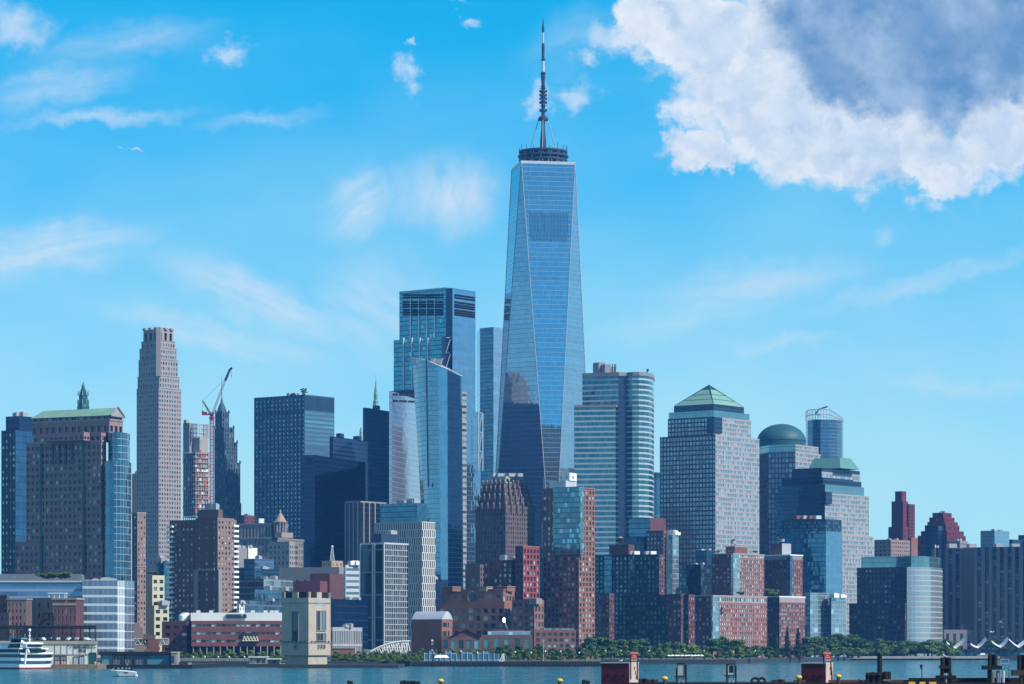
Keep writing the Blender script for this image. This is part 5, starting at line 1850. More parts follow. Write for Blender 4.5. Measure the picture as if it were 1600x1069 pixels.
# --- red slab towers, stepped brown tower
RT = solid('plum_brick', (.13, .024, .035), .85, var=.2)
b = Bld('red_tower', 'plum red brick slab tower with stepped top on the right skyline', 'tower', 3100, 1410)
b.tier(1388, 1411, 1420, 823, None, PU(RT, M['p_dark'], 6, 6, (.4, .6, .4, .7), .3), 3100, 37)
b.tier(1393, 1411, 1419, 783, 823, GL(RT), 3103, 37)
b.tier(1398.5, 1409, 1416, 767.5, 783, GL(RT), 3106, 37)
b.tier(1416, 1420, 1429.5, 787.5, None, PU(RT, M['p_dark'], 3.4, 3.4, (.25, .75, .2, .8), .3), 3108, 37)
b.tier(1418, 1424, 1434, 840, None, GL(M['brick3']), 3090, 37)
b.done()
b = Bld('stepped_apartments', 'dark plum stepped apartment tower like a ziggurat on the right skyline', 'tower', 2950, 1475)
zg_ = PU(RT, M['p_dark'], 3.6, 3.6, (.3, .7, .25, .8), .35)
for (pl, pc, pr, yt, yb, d) in ((1434, 1480, 1509, 836, None, 2950), (1439, 1480, 1506, 829, 836, 2953), (1445, 1478, 1499, 820, 829, 2957), (1449, 1477, 1496.5, 815, 820, 2960),
                                (1452, 1475, 1491.5, 808, 815, 2963), (1457, 1474, 1487, 801, 808, 2966)):
    b.tier(pl, pc, pr, yt, yb, zg_, d, 37)
b.gear(3, hh=(.8, 1.8), size=(1.5, 3))
b.tier(1446, 1466, 1476, 822, None, GL(g_navy), 2945, 30)
b.done()

# --- long ribbed apartment wall at the right edge
b = Bld('apartment_wall', 'long dark apartment block of vertical balcony stripes at the right edge', 'apartments', 2600, 1540)
gp = PU(solid('grey_pink_concrete', (.20, .165, .185), var=.15), M['p_dark'], 6.4, 2.9, (.42, .94, .2, .92), 1.2, M['navyf'], .5, top=2)
b.tier(1455, 1511, 1540, 857, None, gp, 2600, 30)
b.tier(1505, 1523, 1560, 855.5, None, GL(solid('blank_concrete', (.17, .135, .15))), 2592, 30)
b.tier(1522, 1665, 1700, 853, None, gp, 2520, 28)
for px_ in (1487, 1518, 1560, 1585):
    m_ = MB(); m_.box((X(px_, 2640), 2640, Z(853, 2640)), (7, 6, 3.5), M['gear'], .3); m_.build('rooftop_unit', b.root)
b.done()
b = Bld('low_arcade', 'low grey arcade at the foot of the long striped apartment block', 'building', 2560, 1510)
b.poly(front(1475, 1552, 2560, 14), 2.5, Z(984, 2560), PU(M['lime2'], M['p_hole'], 6, 9, (.3, .7, .02, .8), .8))
b.poly(front(1502, 1526, 2562, 10), Z(984, 2560), Z(976, 2560), GL(M['brown']))
b.done()
b = Bld('glass_box', 'bright blue glass box above the long striped apartment block', 'offices', 2900, 1555)
b.tier(1532, 1554, 1577, 829, None, (GL(g_mid), GL(g_4)), 2900, 37)
b.gear(3, hh=(.8, 1.6), size=(2, 4))
b.done()
b = Bld('glass_box', 'blue glass box cut by the right edge above the striped apartment block', 'offices', 2950, 1600)
b.tier(1591, 1603, 1625, 836, None, (GL(g_mid), GL(g_4)), 2950, 37)
b.tier(1574, 1582, 1596, 843, None, GL(g_navy), 2930, 37)
b.done()

# ================================================================== low waterfront buildings at the left
b = Bld('glass_office', 'white-banded glass office building in front of the gabled granite tower', 'offices', 1450, 183)
b.poly([P(129, 1448), P(183, 1450), P(195, 1454), P(210, 1466), P(208, 1500), P(128, 1500)], 2.5, Z(907, 1450), GL(g_white),
       styles=[GL(g_white), GL(glass('white_ribbed_glass', (.30, .34, .40), (.62, .66, .70), 1.2, 4.1, .4, .2, .5, .1, .02, .2, fmetal=0)), GL(glass('pale_blue_wing', (.22, .28, .38), (.45, .50, .56), 5, 4.1, .05, .1, .6, .1, .02, .2)), GL(g_white), GL(g_white), GL(g_white)])
b.last = ([P(131, 1452), P(183, 1454), P(183, 1495), P(131, 1495)], 2.5, Z(907, 1450))
b.cornice(.6, .3, M['steel'])
b.gear(4, hh=(1, 2))
b.done()
b = Bld('glass_office', 'low blue-roofed glass wing left of the white-banded office building', 'offices', 1470, 70)
lw = glass('blue_strip_glass', (.14, .24, .40), (.24, .34, .50), 9, 3.6, .02, .35, .6, .1, .03, .3)
b.poly([P(-30, 1470), P(128.5, 1470), P(128, 1500), P(-30, 1500)], 2.5, Z(910, 1470), GL(lw))
b.mb('roof_edge').prism([P(-30, 1469), P(128, 1469), P(128, 1501), P(-30, 1501)], Z(910, 1470), Z(907.5, 1470), M['steel'])
b.done()
b = Bld('roof_terrace_building', 'long low block with roof garden behind the blue-roofed glass wing', 'building', 1600, 90)
b.poly(front(-30, 128, 1600, 30), 2.5, Z(897, 1600), GL(solid('blue_grey_render', (.16, .19, .22))))  # plain blue-grey wall colour on every side
b.done()
b = Bld('brick_warehouse', 'bright red brick warehouse with arched cornice', 'warehouse', 1370, 101)
b.tier(82, 119, 131, 946, None, (PU(M['brick'], M['p_dark'], 1.78, 3.5, (.28, .72, .18, .82), .3, top=.8), GL(M['brick4'])), 1370, 12)
b.tier(82, 119, 131, 942.5, 946, (GL(M['tan']), GL(M['brick4'])), 1369.8, 12)
b.tier(82, 119, 131, 935.5, 942.5, (PU(M['brick'], M['p_dark'], 1.78, 2.0, (.2, .8, .2, .8), .3, top=.3), GL(M['brick4'])), 1370, 12)
b.cornice(.7, .4, M['tan'])
b.done()
b = Bld('brick_warehouse', 'pinkish brick loft with even small windows near the left edge', 'warehouse', 1380, 27)
b.tier(11, 41, 50, 936, None, (PU(solid('faded_brick', (.25, .15, .125)), M['p_dark'], 1.75, 3.2, (.28, .72, .25, .78), .3, top=1), GL(M['brown'])), 1380, 12)
b.cornice(.7, .4, M['lime2'])
b.done()
b = Bld('rendered_warehouse', 'dull grey rendered warehouse between the two brick lofts', 'warehouse', 1395, 63)
b.tier(40, 82, 92, 934, None, PU(solid('grey_render', (.13, .13, .135), var=.3), M['p_dark'], 5, 4.5, (.4, .62, .3, .75), .3), 1395, 24)
b.done()
b = Bld('brick_warehouse', 'dark brick building cut by the left edge behind the white yacht', 'warehouse', 1385, 0)
b.tier(-30, 11, 14, 930, None, PU(M['brick4'], M['p_dark'], 2, 3.4, (.3, .7, .3, .75), .3), 1385, 24)
b.tier(-30, 14, 18, 957, None, PU(M['brown'], M['p_dark'], 2.4, 3.4, (.3, .7, .3, .75), .3), 1372, 24)
b.done()
t_ = thing('roof_pergola', 'white open pergola on the roof of the grey rendered warehouse', 'pergola', (X(86, 1392), 1392, Z(934, 1395)))
m_ = MB()
for i in range(4):
    for j in range(2):
        m_.tube([(X(73 + 8.2 * i, 1392), 1399 + 6 * j, Z(934.5, 1395)), (X(73 + 8.2 * i, 1392), 1399 + 6 * j, Z(927, 1392))], .16, M['white'], 4)
m_.build('post', t_)
m_ = MB(); m_.box((X(85.3, 1392), 1402, Z(926.6, 1392)), (8.2, 7, .35), M['white']); m_.build('canopy', t_)

# --- long brick college with white roof storey
b = Bld('brick_college', 'long low red brick college with ribbon windows and white rooftop storey', 'college', 1520, 340)
col = PU(M['brick'], M['p_mid'], 2.05, 3.4, (.06, .94, .5, .82), .35, base=5.5, top=1.2)
b.poly([P(299, 1520), P(392, 1521), P(460, 1522), P(460, 1560), P(300, 1560)], Z(1010, 1520), Z(970, 1520), col, styles=[PU(M['brick'], M['p_mid'], 2.4, 3.5, (.06, .94, .42, .74), .35, base=.4, top=.6)] * 2 + [None] * 3)
cl2 = PU(M['brick4'], M['p_mid'], 5.0, 3.4, (.35, .95, .35, .75), .35)
b.tier(253, 292, 301, 971, None, cl2, 1524, 14)
b.poly([P(299.5, 1524), P(460, 1526), P(460, 1558), P(300, 1558)], 2.5, Z(1010, 1520), GL(M['dark']), 'undercroft')
b.poly([P(298, 1526), P(460, 1527), P(460, 1550), P(298, 1550)], Z(970, 1520), Z(957.5, 1526), GL(M['white']), 'rooftop_storey')
for x0, x1 in ((353, 377), (379, 385)):
    m_ = MB(); m_.box((X((x0 + x1) / 2, 1525.5), 1525.8, Z(963, 1525)), ((x1 - x0) * .32, .6, 2.0), M['p_dark']); m_.build('roof_louvre', b.root)
for i in range(14):
    m_ = MB(); m_.tube([(X(302 + 10.5 * i, 1521), 1521, 2.5), (X(302 + 10.5 * i, 1521), 1521, Z(1009.5, 1521))], .42, M['lime2'], 6); m_.build('column', b.root)
m_ = MB()
m_.box((X(390, 1520), 1520.2, Z(998, 1520)), (8.4, .5, 5.6), M['dark'])
m_.build('recess', b.root)
m_ = MB()
for i in range(5):
    m_.tube([(X(379 + 4.8 * i, 1519), 1519.6, Z(1001, 1519)), (X(381.4 + 4.8 * i, 1519), 1519.6, Z(994, 1519))], .3, M['cream'], 4)
    m_.tube([(X(381.4 + 4.8 * i, 1519), 1519.6, Z(994, 1519)), (X(383.8 + 4.8 * i, 1519), 1519.6, Z(1001, 1519))], .3, M['cream'], 4)
m_.tube([(X(378, 1519), 1519.6, Z(1001.5, 1519)), (X(404, 1519), 1519.6, Z(1001.5, 1519))], .35, M['cream'], 4)
m_.build('footbridge_truss', b.root)
m_ = MB(); m_.lathe((X(286, 1530), 1530, 0), [(2.0, Z(970, 1530)), (2.0, Z(962, 1530)), (1.2, Z(960, 1530))], M['white'], 14); m_.build('roof_tank', b.root)
m_ = MB(); m_.lathe((X(289, 1536), 1536, 0), [(3.2, Z(970, 1536)), (3.2, Z(962, 1536)), (2.2, Z(958, 1536)), (.6, Z(957, 1536))], M['steel'], 14); m_.build('roof_tank', b.root)
for px_ in (310, 330, 395, 415, 425, 432):
    m_ = MB(); m_.box((X(px_, 1535), 1535, Z(956, 1535)), (1.8, 1.6, 1.4), M['white']); m_.build('rooftop_unit', b.root)
b.done()
t_ = thing('truss_footbridge', 'grey truss footbridge resting on a red brick pier beside the college', 'footbridge', (X(240, 1480), 1480, 2.5))
m_ = MB()
for y in (998.5, 1007.5):
    m_.tube([(X(210, 1480), 1480, Z(y, 1480)), (X(263, 1480), 1480, Z(y, 1480))], .35, M['gear'], 4)
for i in range(11):
    m_.tube([(X(210 + 4.8 * i, 1480), 1480, Z(998.5 if i % 2 else 1007.5, 1480)), (X(214.8 + 4.8 * i, 1480), 1480, Z(1007.5 if i % 2 else 998.5, 1480))], .3, M['gear'], 4)
m_.build('truss', t_)
m_ = MB(); m_.box((X(236, 1482), 1483.5, Z(1002, 1482)), (17, 4, 2.6), M['lime2']); m_.build('deck', t_)
m_ = MB(); m_.box((X(240, 1479), 1479, (Z(1000, 1479) + 2.5) / 2), (5.2, 2.4, Z(1000, 1479) - 2.5), M['brick']); m_.build('brick_pier', t_)
m_ = MB(); m_.box((X(233, 1479), 1481, Z(996, 1479)), (5.5, 3, 2.2), M['brown']); m_.build('stair_roof', t_)

# --- sandstone ventilation tower on its own pier
b = Bld('ventilation_tower', 'square sandstone ventilation tower standing on the river edge', 'ventilation tower', 1330, 482)
q = quad(440.5, 482, 516.5, 1330, 29)
sand = solid('pale_sandstone', (.42, .345, .275), var=.3)
sandd = sand
b.poly(q, Z(1024, 1330), Z(934, 1330), GL(sand), roof=M['lime2'])
qi = [tuple(np.array(p) * .86 + np.mean(np.array(q), 0) * .14) for p in q]
b.poly(qi, 0.5, Z(1024, 1330), GL(sand), 'base', roof=False)
zc0, zc1 = Z(934, 1330), Z(925, 1330)
for k in range(4):
    A, B = np.array(q[k]), np.array(q[(k + 1) % 4])
    e = (B - A) / np.linalg.norm(B - A)
    n_ = np.array([e[1], -e[0]])
    L = np.linalg.norm(B - A)
    ang = atan2(e[1], e[0])
    for f0, f1, solid_ in ((0, .10, 1), (.10, .38, 0), (.38, .60, 1), (.60, .93, 0), (.93, 1, 1)):
        p = A + e * L * (f0 + f1) / 2 - n_ * (.5 if solid_ else 1.2)
        m_ = MB()
        m_.box((p[0], p[1], (zc0 + zc1) / 2), (L * (f1 - f0), 1.0, zc1 - zc0), sand if solid_ else M['black'], ang)
        m_.build('battlement' if solid_ else 'exhaust_louvre', b.root)
    if k in (0, 3):
        wins_ = [(.36, .64, 957, 1002, 1)] if k == 3 else [(.36, .48, 955, 985, 1), (.50, .62, 955, 985, 1), (.64, .76, 955, 985, 1), (.36, .48, 990, 1001, 1), (.50, .62, 990, 1001, 1), (.64, .76, 990, 1001, 1), (.34, .78, 936, 945, 2)]
        if k == 3:
            wins_ = [(.40, .62, 956, 1002, 1), (.48, .57, 1008, 1013, 1)]
        else:
            wins_ += [(.42, .47, 1008, 1012.5, 1), (.55, .60, 1008, 1012.5, 1), (.68, .73, 1008, 1012.5, 1)]
        for f0, f1, y0, y1, kk in wins_:
            p = A + e * L * (f0 + f1) / 2
            zc, hh_ = (Z(y0, 1335) + Z(y1, 1335)) / 2, Z(y0, 1335) - Z(y1, 1335)
            w_ = L * (f1 - f0)
            m_ = MB()
            m_.box((p[0] + n_[0] * .02, p[1] + n_[1] * .02, zc), (w_, .2, hh_), M['p_dark'] if kk == 1 else M['gear'], ang)
            o = m_.build('window' if kk == 1 else 'vent_grille', b.root, )
            if kk == 1:
                fr = MB()
                for sg in (-1, 1):
                    c = p + e * sg * (w_ / 2 + .12) + n_ * .12
                    fr.box((c[0], c[1], zc), (.24, .5, hh_ + .5), M['lime2'], ang)
                c = p + n_ * .12
                fr.box((c[0], c[1], zc - hh_ / 2 - .15), (w_, .6, .3), M['lime2'], ang)
                fr.box((c[0], c[1], zc + hh_ / 2 + .15), (w_, .5, .3), M['lime2'], ang)
                f_o = fr.build('frame', b.root)
                f_o.parent = o
                f_o.location = (0, 0, 0)
    for y in (942, 1004):
        p = (A + B) / 2 + n_ * .12
        m_ = MB(); m_.box((p[0], p[1], Z(y, 1335)), (L + .3, .3, .35), M['lime2'], ang); m_.build('string_course', b.root)
    for j in range(6):                                 # small flood lamps along the ledge
        p = A + e * L * (.12 + .15 * j) + n_ * .5
        m_ = MB(); m_.box((p[0], p[1], Z(1002.6, 1335)), (.5, .6, .5), M['dark'], ang); m_.build('flood_lamp', b.root)
b.done()

# --- white arched footbridge
t_ = thing('arched_footbridge', 'white arched steel footbridge at the foot of the white gridded tower', 'footbridge', (X(610, 1540), 1540, 2.5))
for dd in (1538, 1544):
    m_ = MB()
    N_ = 18
    pts = [(X(573 + 68 * i / N_, dd), dd, Z(1022 - 20 * (1 - (1 - min(1, i / N_ * 1.12)) ** 2.0), dd)) for i in range(N_ + 1)]
    m_.tube(pts, .45, M['white'], 6)
    for i in range(3, N_):
        x_ = 573 + 68 * i / N_
        m_.tube([pts[i], (X(x_ + 4, dd), dd, Z(1020, dd))], .2, M['white'], 4)
        if i % 2:
            m_.tube([pts[i], (X(x_ - 3, dd), dd, Z(1020, dd))], .2, M['white'], 4)
    m_.build('arch', t_)
m_ = MB(); m_.box((X(607, 1541), 1541, Z(1020.5, 1541)), (22, 5, .6), M['steel']); m_.build('deck', t_)
t_ = thing('stair_hut', 'small grey stair hut at the left end of the arched footbridge', 'hut', (X(573, 1535), 1535, 2.5))
m_ = MB(); m_.box((X(574, 1535), 1535, 5), (2.8, 2.6, 5), M['gear']); m_.build('wall', t_)
m_ = MB(); m_.box((X(574, 1535), 1535, 7.7), (3.4, 3.2, .4), M['steel']); m_.build('roof', t_)
t_ = thing('low_shed', 'low orange brick shed among the trees right of the ventilation tower', 'shed', (X(535, 1480), 1480, 2.5))
m_ = MB(); m_.box((X(535, 1480), 1482, (2.5 + Z(1013.5, 1480)) / 2), (11, 5, Z(1013.5, 1480) - 2.5), M['brick3']); m_.build('wall', t_)
m_ = MB(); m_.box((X(535, 1480), 1482, Z(1013, 1480)), (11.6, 5.6, .3), M['lime2']); m_.build('roof', t_)

# ================================================================== water, land, piers
def water_mat():
    m, t, b = new_mat('river_water')
    g = t.node('ShaderNodeNewGeometry')
    p = g.outputs['Position']
    a = t.noise(t.vec('MULTIPLY', p, (1, .8, 1)), 0.62, 3, 0.6, col=True)
    c = t.noise(p, 0.16, 3, 0.6, col=True)
    e = t.noise(t.vec('MULTIPLY', p, (.35, 1, 1)), 0.022, 4, 0.6)
    amp = t.math('MULTIPLY_ADD', t.smooth(e, .34, .66), 0.95, 0.25)
    s = t.vec('ADD', t.scale(t.vec('SUBTRACT', a, (.5, .5, .5)), 3.0), t.scale(t.vec('SUBTRACT', c, (.5, .5, .5)), 1.9))
    s = t.vec('MULTIPLY', t.scale(s, amp), (1, 1, 0))
    t.put(b.inputs['Normal'], t.vec('NORMALIZE', t.vec('ADD', s, (0, 0, 1))))
    t.put(b.inputs['Base Color'], t.mix(t.smooth(e, .35, .7), (.012, .10, .125, 1), (.030, .165, .185, 1)))
    b.inputs['Roughness'].default_value = 0.12
    b.inputs['IOR'].default_value = 1.33
    return m


M['water'] = water_mat()
mb = MB()
mb.quads([[(-5000, -300, 0), (5000, -300, 0), (5000, 7000, 0), (-5000, 7000, 0)]], M['water'])
tag(mb.build('river_water'), kind='structure')
M['quay'] = solid('quay_wall', (.035, .042, .05), .9, var=.5, scale=.12)
M['quay2'] = solid('pale_quay', (.26, .25, .24), .9, var=.4, scale=.12)
M['land'] = solid('park_ground', (.10, .12, .07), .95, var=.4, scale=.05)
M['paving'] = solid('paving', (.30, .29, .27), .9)
shore = [(-600, 1440), (440, 1440), (620, 1446), (640, 1440), (938, 1440), (939, 1690), (1150, 1700), (1160, 1790), (1310, 2150), (1330, 2290), (1565, 2330), (1570, 2345), (2300, 2400)]
pts = [P(*a) for a in shore] + [(4000, 6000), (-3000, 6000)]
mb = MB()
mb.prism(pts, -1, 2.5, M['quay'], M['land'])
tag(mb.build('ground'), kind='structure')


def slab(name, p0, p1, d0, d1, z0, z1, mat, cap=None):
    m_ = MB()
    m_.prism([P(p0, d0), P(p1, d0), (X(p1, d0), d1), (X(p0, d0), d1)], z0, z1, mat, cap or mat)
    return m_.build(name)


for nm, lab, a in (('concrete_pier', 'brownish concrete pier apron under the white pier shed at the left', (-60, 152, 1254, 1435, -1, 1.9, solid('rusty_concrete', (.20, .15, .11), .9, var=.5), M['paving'])),
                   ('timber_pier', 'dark pier apron under the long teal shed', (152, 300, 1282, 1435, -1, 1.6, M['black'], M['quay'])),
                   ('stone_pier', 'dark stone pier foot around the sandstone ventilation tower', (436, 622, 1316, 1400, -1, 1.5, M['quay'], M['quay']))):
    tag(slab(nm, *a), lab, 'pier')
m_ = MB()
m_.prism([P(1330, 2284), P(1562, 2324), P(1562, 2328), P(1330, 2288)], 1.2, 3.0, M['quay2'])
tag(m_.build('promenade_wall'), 'long pale stone promenade wall below the trees at the right', 'wall')
m_ = MB()
for i in range(60):                                             # timber fenders on the brick-front pier edge
    px_ = 650 + i * 4.9
    m_.tube([(X(px_, 1439), 1439.2, -1), (X(px_, 1439), 1439.2, 2.2 + .2 * sin(i * 2.3))], .3, M['black'], 5)
tag(m_.build('fender_wall'), 'dark fender wall along the water before the brick halls', 'wall')

# ------------------------------------------------------------------ trees
M['bark'] = solid('bark', (.06, .045, .035), .95)


def leaf_mat(name, lo, hi):
    m, t, b = new_mat(name)
    at = t.node('ShaderNodeAttribute', attribute_name='rnd')
    oi = t.node('ShaderNodeObjectInfo')
    r = t.math('ADD', t.math('MULTIPLY', at.outputs['Fac'], .6), t.math('MULTIPLY', oi.outputs['Random'], .4))
    t.put(b.inputs['Base Color'], t.mix(r, c4(lo), c4(hi)))
    b.inputs['Roughness'].default_value = .7
    b.inputs['Specular IOR Level'].default_value = .25
    return m


M['leaf'] = leaf_mat('leaf_mid', (.045, .115, .022), (.16, .23, .045))
M['leafd'] = leaf_mat('leaf_dark', (.026, .075, .024), (.085, .155, .036))
M['leafb'] = leaf_mat('leaf_bright', (.075, .15, .02), (.17, .25, .04))
M['needle'] = leaf_mat('needle_dark', (.008, .028, .018), (.022, .055, .026))
NR = np.random.default_rng(11)


def leaf_quads(P_, size, out_):
    n = len(P_)
    nrm = NR.normal(size=(n, 3)) + out_ * 1.3 + np.array([0, 0, .3])
    nrm /= np.linalg.norm(nrm, axis=1)[:, None]
    a = np.cross(nrm, NR.normal(size=(n, 3)))
    a /= np.linalg.norm(a, axis=1)[:, None]
    b_ = np.cross(nrm, a)
    s1 = (size * NR.uniform(.6, 1.3, n))[:, None]
    s2 = (size * NR.uniform(.4, .9, n))[:, None]
    return np.stack([P_ - a * s1 - b_ * s2 * .6, P_ + a * s1 * .7 - b_ * s2, P_ + a * s1 + b_ * s2 * .6, P_ - a * s1 * .6 + b_ * s2], 1)


def make_tree(name, mat, seed, n=1500, W=1.0, lobes=10, size=.42):
    """unit tree: 10 m tall, crown about 4.5 m round"""
    r = np.random.default_rng(seed)
    root = bpy.data.objects.new(name, None)
    COL.objects.link(root)
    m_ = MB()
    m_.tube([(0, 0, -.3), (.08, .05, 1.6), (-.06, .1, 3.4), (.05, 0, 6.2)], [.30, .22, .18, .06], M['bark'], 7)
    for k in range(5):
        a = k * 1.26 + seed
        m_.tube([(0, 0, 2.2 + .35 * k), (1.2 * cos(a), 1.2 * sin(a), 4.0 + .4 * k), (2.3 * cos(a), 2.3 * sin(a), 5.3 + .5 * k)], [.14, .09, .03], M['bark'], 5)
    o = m_.build('trunk'); o.parent = root
    m_ = MB()
    for k in range(lobes):
        a = r.uniform(0, 2 * pi)
        h = r.uniform(0, 1)
        rad = (1 - h * .75) * r.uniform(1.2, 3.1) * W
        c = np.array([rad * cos(a), rad * sin(a), 2.3 + h * 5.9])
        R = r.uniform(1.1, 1.9) * (1 - .25 * h)
        k_n = n // lobes
        d = r.normal(size=(k_n, 3))
        d /= np.linalg.norm(d, axis=1)[:, None]
        rr_ = R * r.uniform(.45, 1.08, (k_n, 1)) ** .6
        q = leaf_quads(c + d * rr_ * np.array([1.1, 1.1, .8]), size, d)
        m_.quads(q, mat, None, np.clip(r.uniform(0, 1, k_n) * .7 + r.uniform(0, .3), 0, 1))
    o = m_.build('crown'); o.parent = root
    return root


def make_conifer(seed):
    r = np.random.default_rng(seed)
    root = bpy.data.objects.new('conifer_tree', None)
    COL.objects.link(root)
    m_ = MB(); m_.tube([(0, 0, -.3), (0, 0, 9.6)], [.25, .04], M['bark'], 6)
    o = m_.build('trunk'); o.parent = root
    m_ = MB()
    P_, O_ = [], []
    for k in range(26):
        h = .9 + 8.9 * k / 25
        R = 2.6 * (1 - k / 26.5) * r.uniform(.8, 1.15)
        for j in range(9):
            a = r.uniform(0, 2 * pi)
            for f in np.linspace(.25, 1, 6):
                P_.append((R * f * cos(a) + r.normal() * .12, R * f * sin(a) + r.normal() * .12, h - .35 * R * f + r.normal() * .1))
                O_.append((cos(a), sin(a), .2))
    m_.quads(leaf_quads(np.array(P_), .26, np.array(O_)), M['needle'], None, r.uniform(0, 1, len(P_)))
    o = m_.build('crown'); o.parent = root
    return root


def make_shrub(mat, seed):
    r = np.random.default_rng(seed)
    root = bpy.data.objects.new('shrub', None)
    COL.objects.link(root)
    m_ = MB()
    for k in range(4):
        a = k * 1.6
        m_.tube([(0, 0, -.2), (.8 * cos(a), .8 * sin(a), 3.5)], [.12, .04], M['bark'], 4)
    o = m_.build('trunk'); o.parent = root
    m_ = MB()
    for k in range(7):
        c = np.array([r.uniform(-3, 3), r.uniform(-2, 2), r.uniform(2.5, 7)])
        d = r.normal(size=(110, 3))
        d /= np.linalg.norm(d, axis=1)[:, None]
        m_.quads(leaf_quads(c + d * r.uniform(1.6, 2.6) * np.array([1, 1, 1]), .55, d), mat, None, r.uniform(0, 1, 110))
    o = m_.build('crown'); o.parent = root
    return root


protos = {'tree': [make_tree('broadleaf_tree', M['leaf'], s, lobes=9 + s % 4) for s in (1, 2, 3)],
          'dark': [make_tree('broadleaf_tree', M['leafd'], s, n=1700, W=1.1, lobes=12) for s in (5, 6, 7)],
          'bright': [make_tree('broadleaf_tree', M['leafb'], s, n=1200, lobes=8) for s in (8, 9)],
          'conifer': [make_conifer(3)], 'shrub': [make_shrub(M['leaf'], 4), make_shrub(M['leafb'], 5)]}
used = set()
TR = random.Random(21)


def plant(kind, px, d, ytop, wpx, label, group=None, cat='tree', zb=2.4, idx=None):
    lst = protos[kind]
    p = lst[TR.randrange(len(lst)) if idx is None else idx]
    o = copy_tree(p) if p.name in used else p
    used.add(o.name); used.add(p.name)
    h = Z(ytop, d) - zb
    w_ = wpx / F * d
    o.location = (X(px, d), d, zb)
    o.scale = (w_ / 8.4, w_ / 8.4, h / 9.6) if kind != 'conifer' else (w_ / 5, w_ / 5, h / 9.8)
    o.rotation_euler = (0, 0, TR.uniform(0, 6.28))
    tag(o, label, cat, group)
    return o


def row(kind, p0, p1, n, d0, d1, y0, y1, w0, w1, label, group, cat='tree'):
    for i in range(n):
        f = (i + TR.uniform(.2, .8)) / n
        plant(kind, p0 + (p1 - p0) * f, d0 + (d1 - d0) * f + TR.uniform(-8, 8), TR.uniform(y0, y1), TR.uniform(w0, w1), label, group, cat)


row('tree', 150, 262, 9, 1452, 1456, 1013, 1019, 14, 20, 'small tree behind the roof of the long teal pier shed', 'trees behind the teal pier shed')
row('tree', 276, 440, 15, 1452, 1462, 1014, 1021, 16, 24, 'leafy tree behind the promenade railing before the long brick college', 'trees before the brick college')
plant('bright', 359, 1449, 1012.5, 26, 'bright yellow-green tree before the college columns, largest among the darker ones')
plant('bright', 328, 1450, 1017, 17, 'smaller yellow-green tree left of the brightest tree before the college columns')
row('tree', 520, 650, 17, 1456, 1462, 1015, 1021, 15, 22, 'tree in the park belt between the ventilation tower and curved-roof hall', 'trees beside the arched footbridge')
row('shrub', 517, 655, 12, 1449, 1451, 1026, 1031, 12, 18, 'low shrub at the water edge right of the ventilation tower', 'shrubs right of the ventilation tower', 'shrub')
row('tree', 648, 840, 20, 1496, 1510, 1011, 1017, 14, 20, 'clipped tree in the low row before the brick halls', 'trees before the brick halls')
row('dark', 775, 925, 11, 1512, 1530, 1001, 1014, 22, 32, 'dark tree at the foot of the orange brick apartment tower', 'dark trees below the orange brick tower')
row('tree', 820, 935, 7, 1470, 1478, 1013, 1020, 14, 22, 'paler small tree in front of the dark trees below the orange brick tower', 'small trees below the orange brick tower')
row('dark', 918, 1012, 6, 1775, 1800, 990, 997, 38, 50, 'large dark broadleaf tree behind the maroon pier shed bearing a red sign', 'large trees behind the maroon pier shed')
row('tree', 918, 1040, 7, 1735, 1745, 1006, 1013, 20, 30, 'mid-green tree in front of the large trees behind the maroon pier shed', 'smaller trees behind the maroon pier shed')
row('tree', 1012, 1104, 8, 1760, 1775, 1001, 1009, 22, 32, 'tree before the dark gridded apartment block', 'trees before the dark gridded apartments')
plant('bright', 1083, 1740, 1009, 24, 'brighter green tree left of the big round dark tree, above the white parasols')
row('dark', 1106, 1156, 4, 1830, 1840, 992, 997, 40, 48, 'big round dark tree at the foot of the salmon brick apartments', 'big dark trees below the salmon brick apartments')
row('tree', 1120, 1205, 7, 1800, 1815, 1012, 1018, 16, 24, 'small tree in front of the big round dark trees', 'small trees below the salmon brick apartments')
row('dark', 1152, 1206, 5, 1870, 1885, 1003, 1009, 24, 32, 'dark tree between the big round trees and the pointed conifers', 'dark trees left of the conifers')
for px_, y, w_, lab in ((1212, 982.5, 19, 'leftmost of the three tall pointed conifers by the deep red brick tower'), (1230, 981, 18, 'middle one of the three tall pointed conifers'), (1247, 983, 18, 'rightmost of the three tall pointed conifers')):
    plant('conifer', px_, 1950, y, w_, lab, 'pointed conifers')
row('dark', 1200, 1262, 6, 1975, 1990, 1003, 1012, 24, 32, 'dark tree at the feet of the pointed conifers', 'dark trees under the conifers')
row('dark', 1258, 1348, 9, 2170, 2215, 984, 997, 38, 50, 'tall dark tree before the short pale glass apartments', 'tall trees before the pale glass apartments')
row('tree', 1250, 1345, 8, 2110, 2160, 1008, 1014, 20, 28, 'lower tree in front of the tall dark trees before the glass apartments', 'lower trees before the pale glass apartments')
row('dark', 1345, 1480, 10, 2345, 2370, 994, 1001, 32, 44, 'dark tree before the curved exchange building', 'dark trees before the exchange building')
row('tree', 1335, 1492, 14, 2320, 2340, 998, 1008, 26, 36, 'sunlit tree on the promenade before the curved exchange building', 'promenade trees before the exchange building')
row('tree', 1475, 1500, 3, 2470, 2480, 999, 1004, 18, 24, 'tree behind the first white tent of the ferry landing', 'trees behind the ferry landing tents')
row('dark', 1542, 1572, 3, 2480, 2490, 995, 1001, 20, 28, 'dark tree behind the last white tents by the low arcade', 'dark trees by the low arcade')
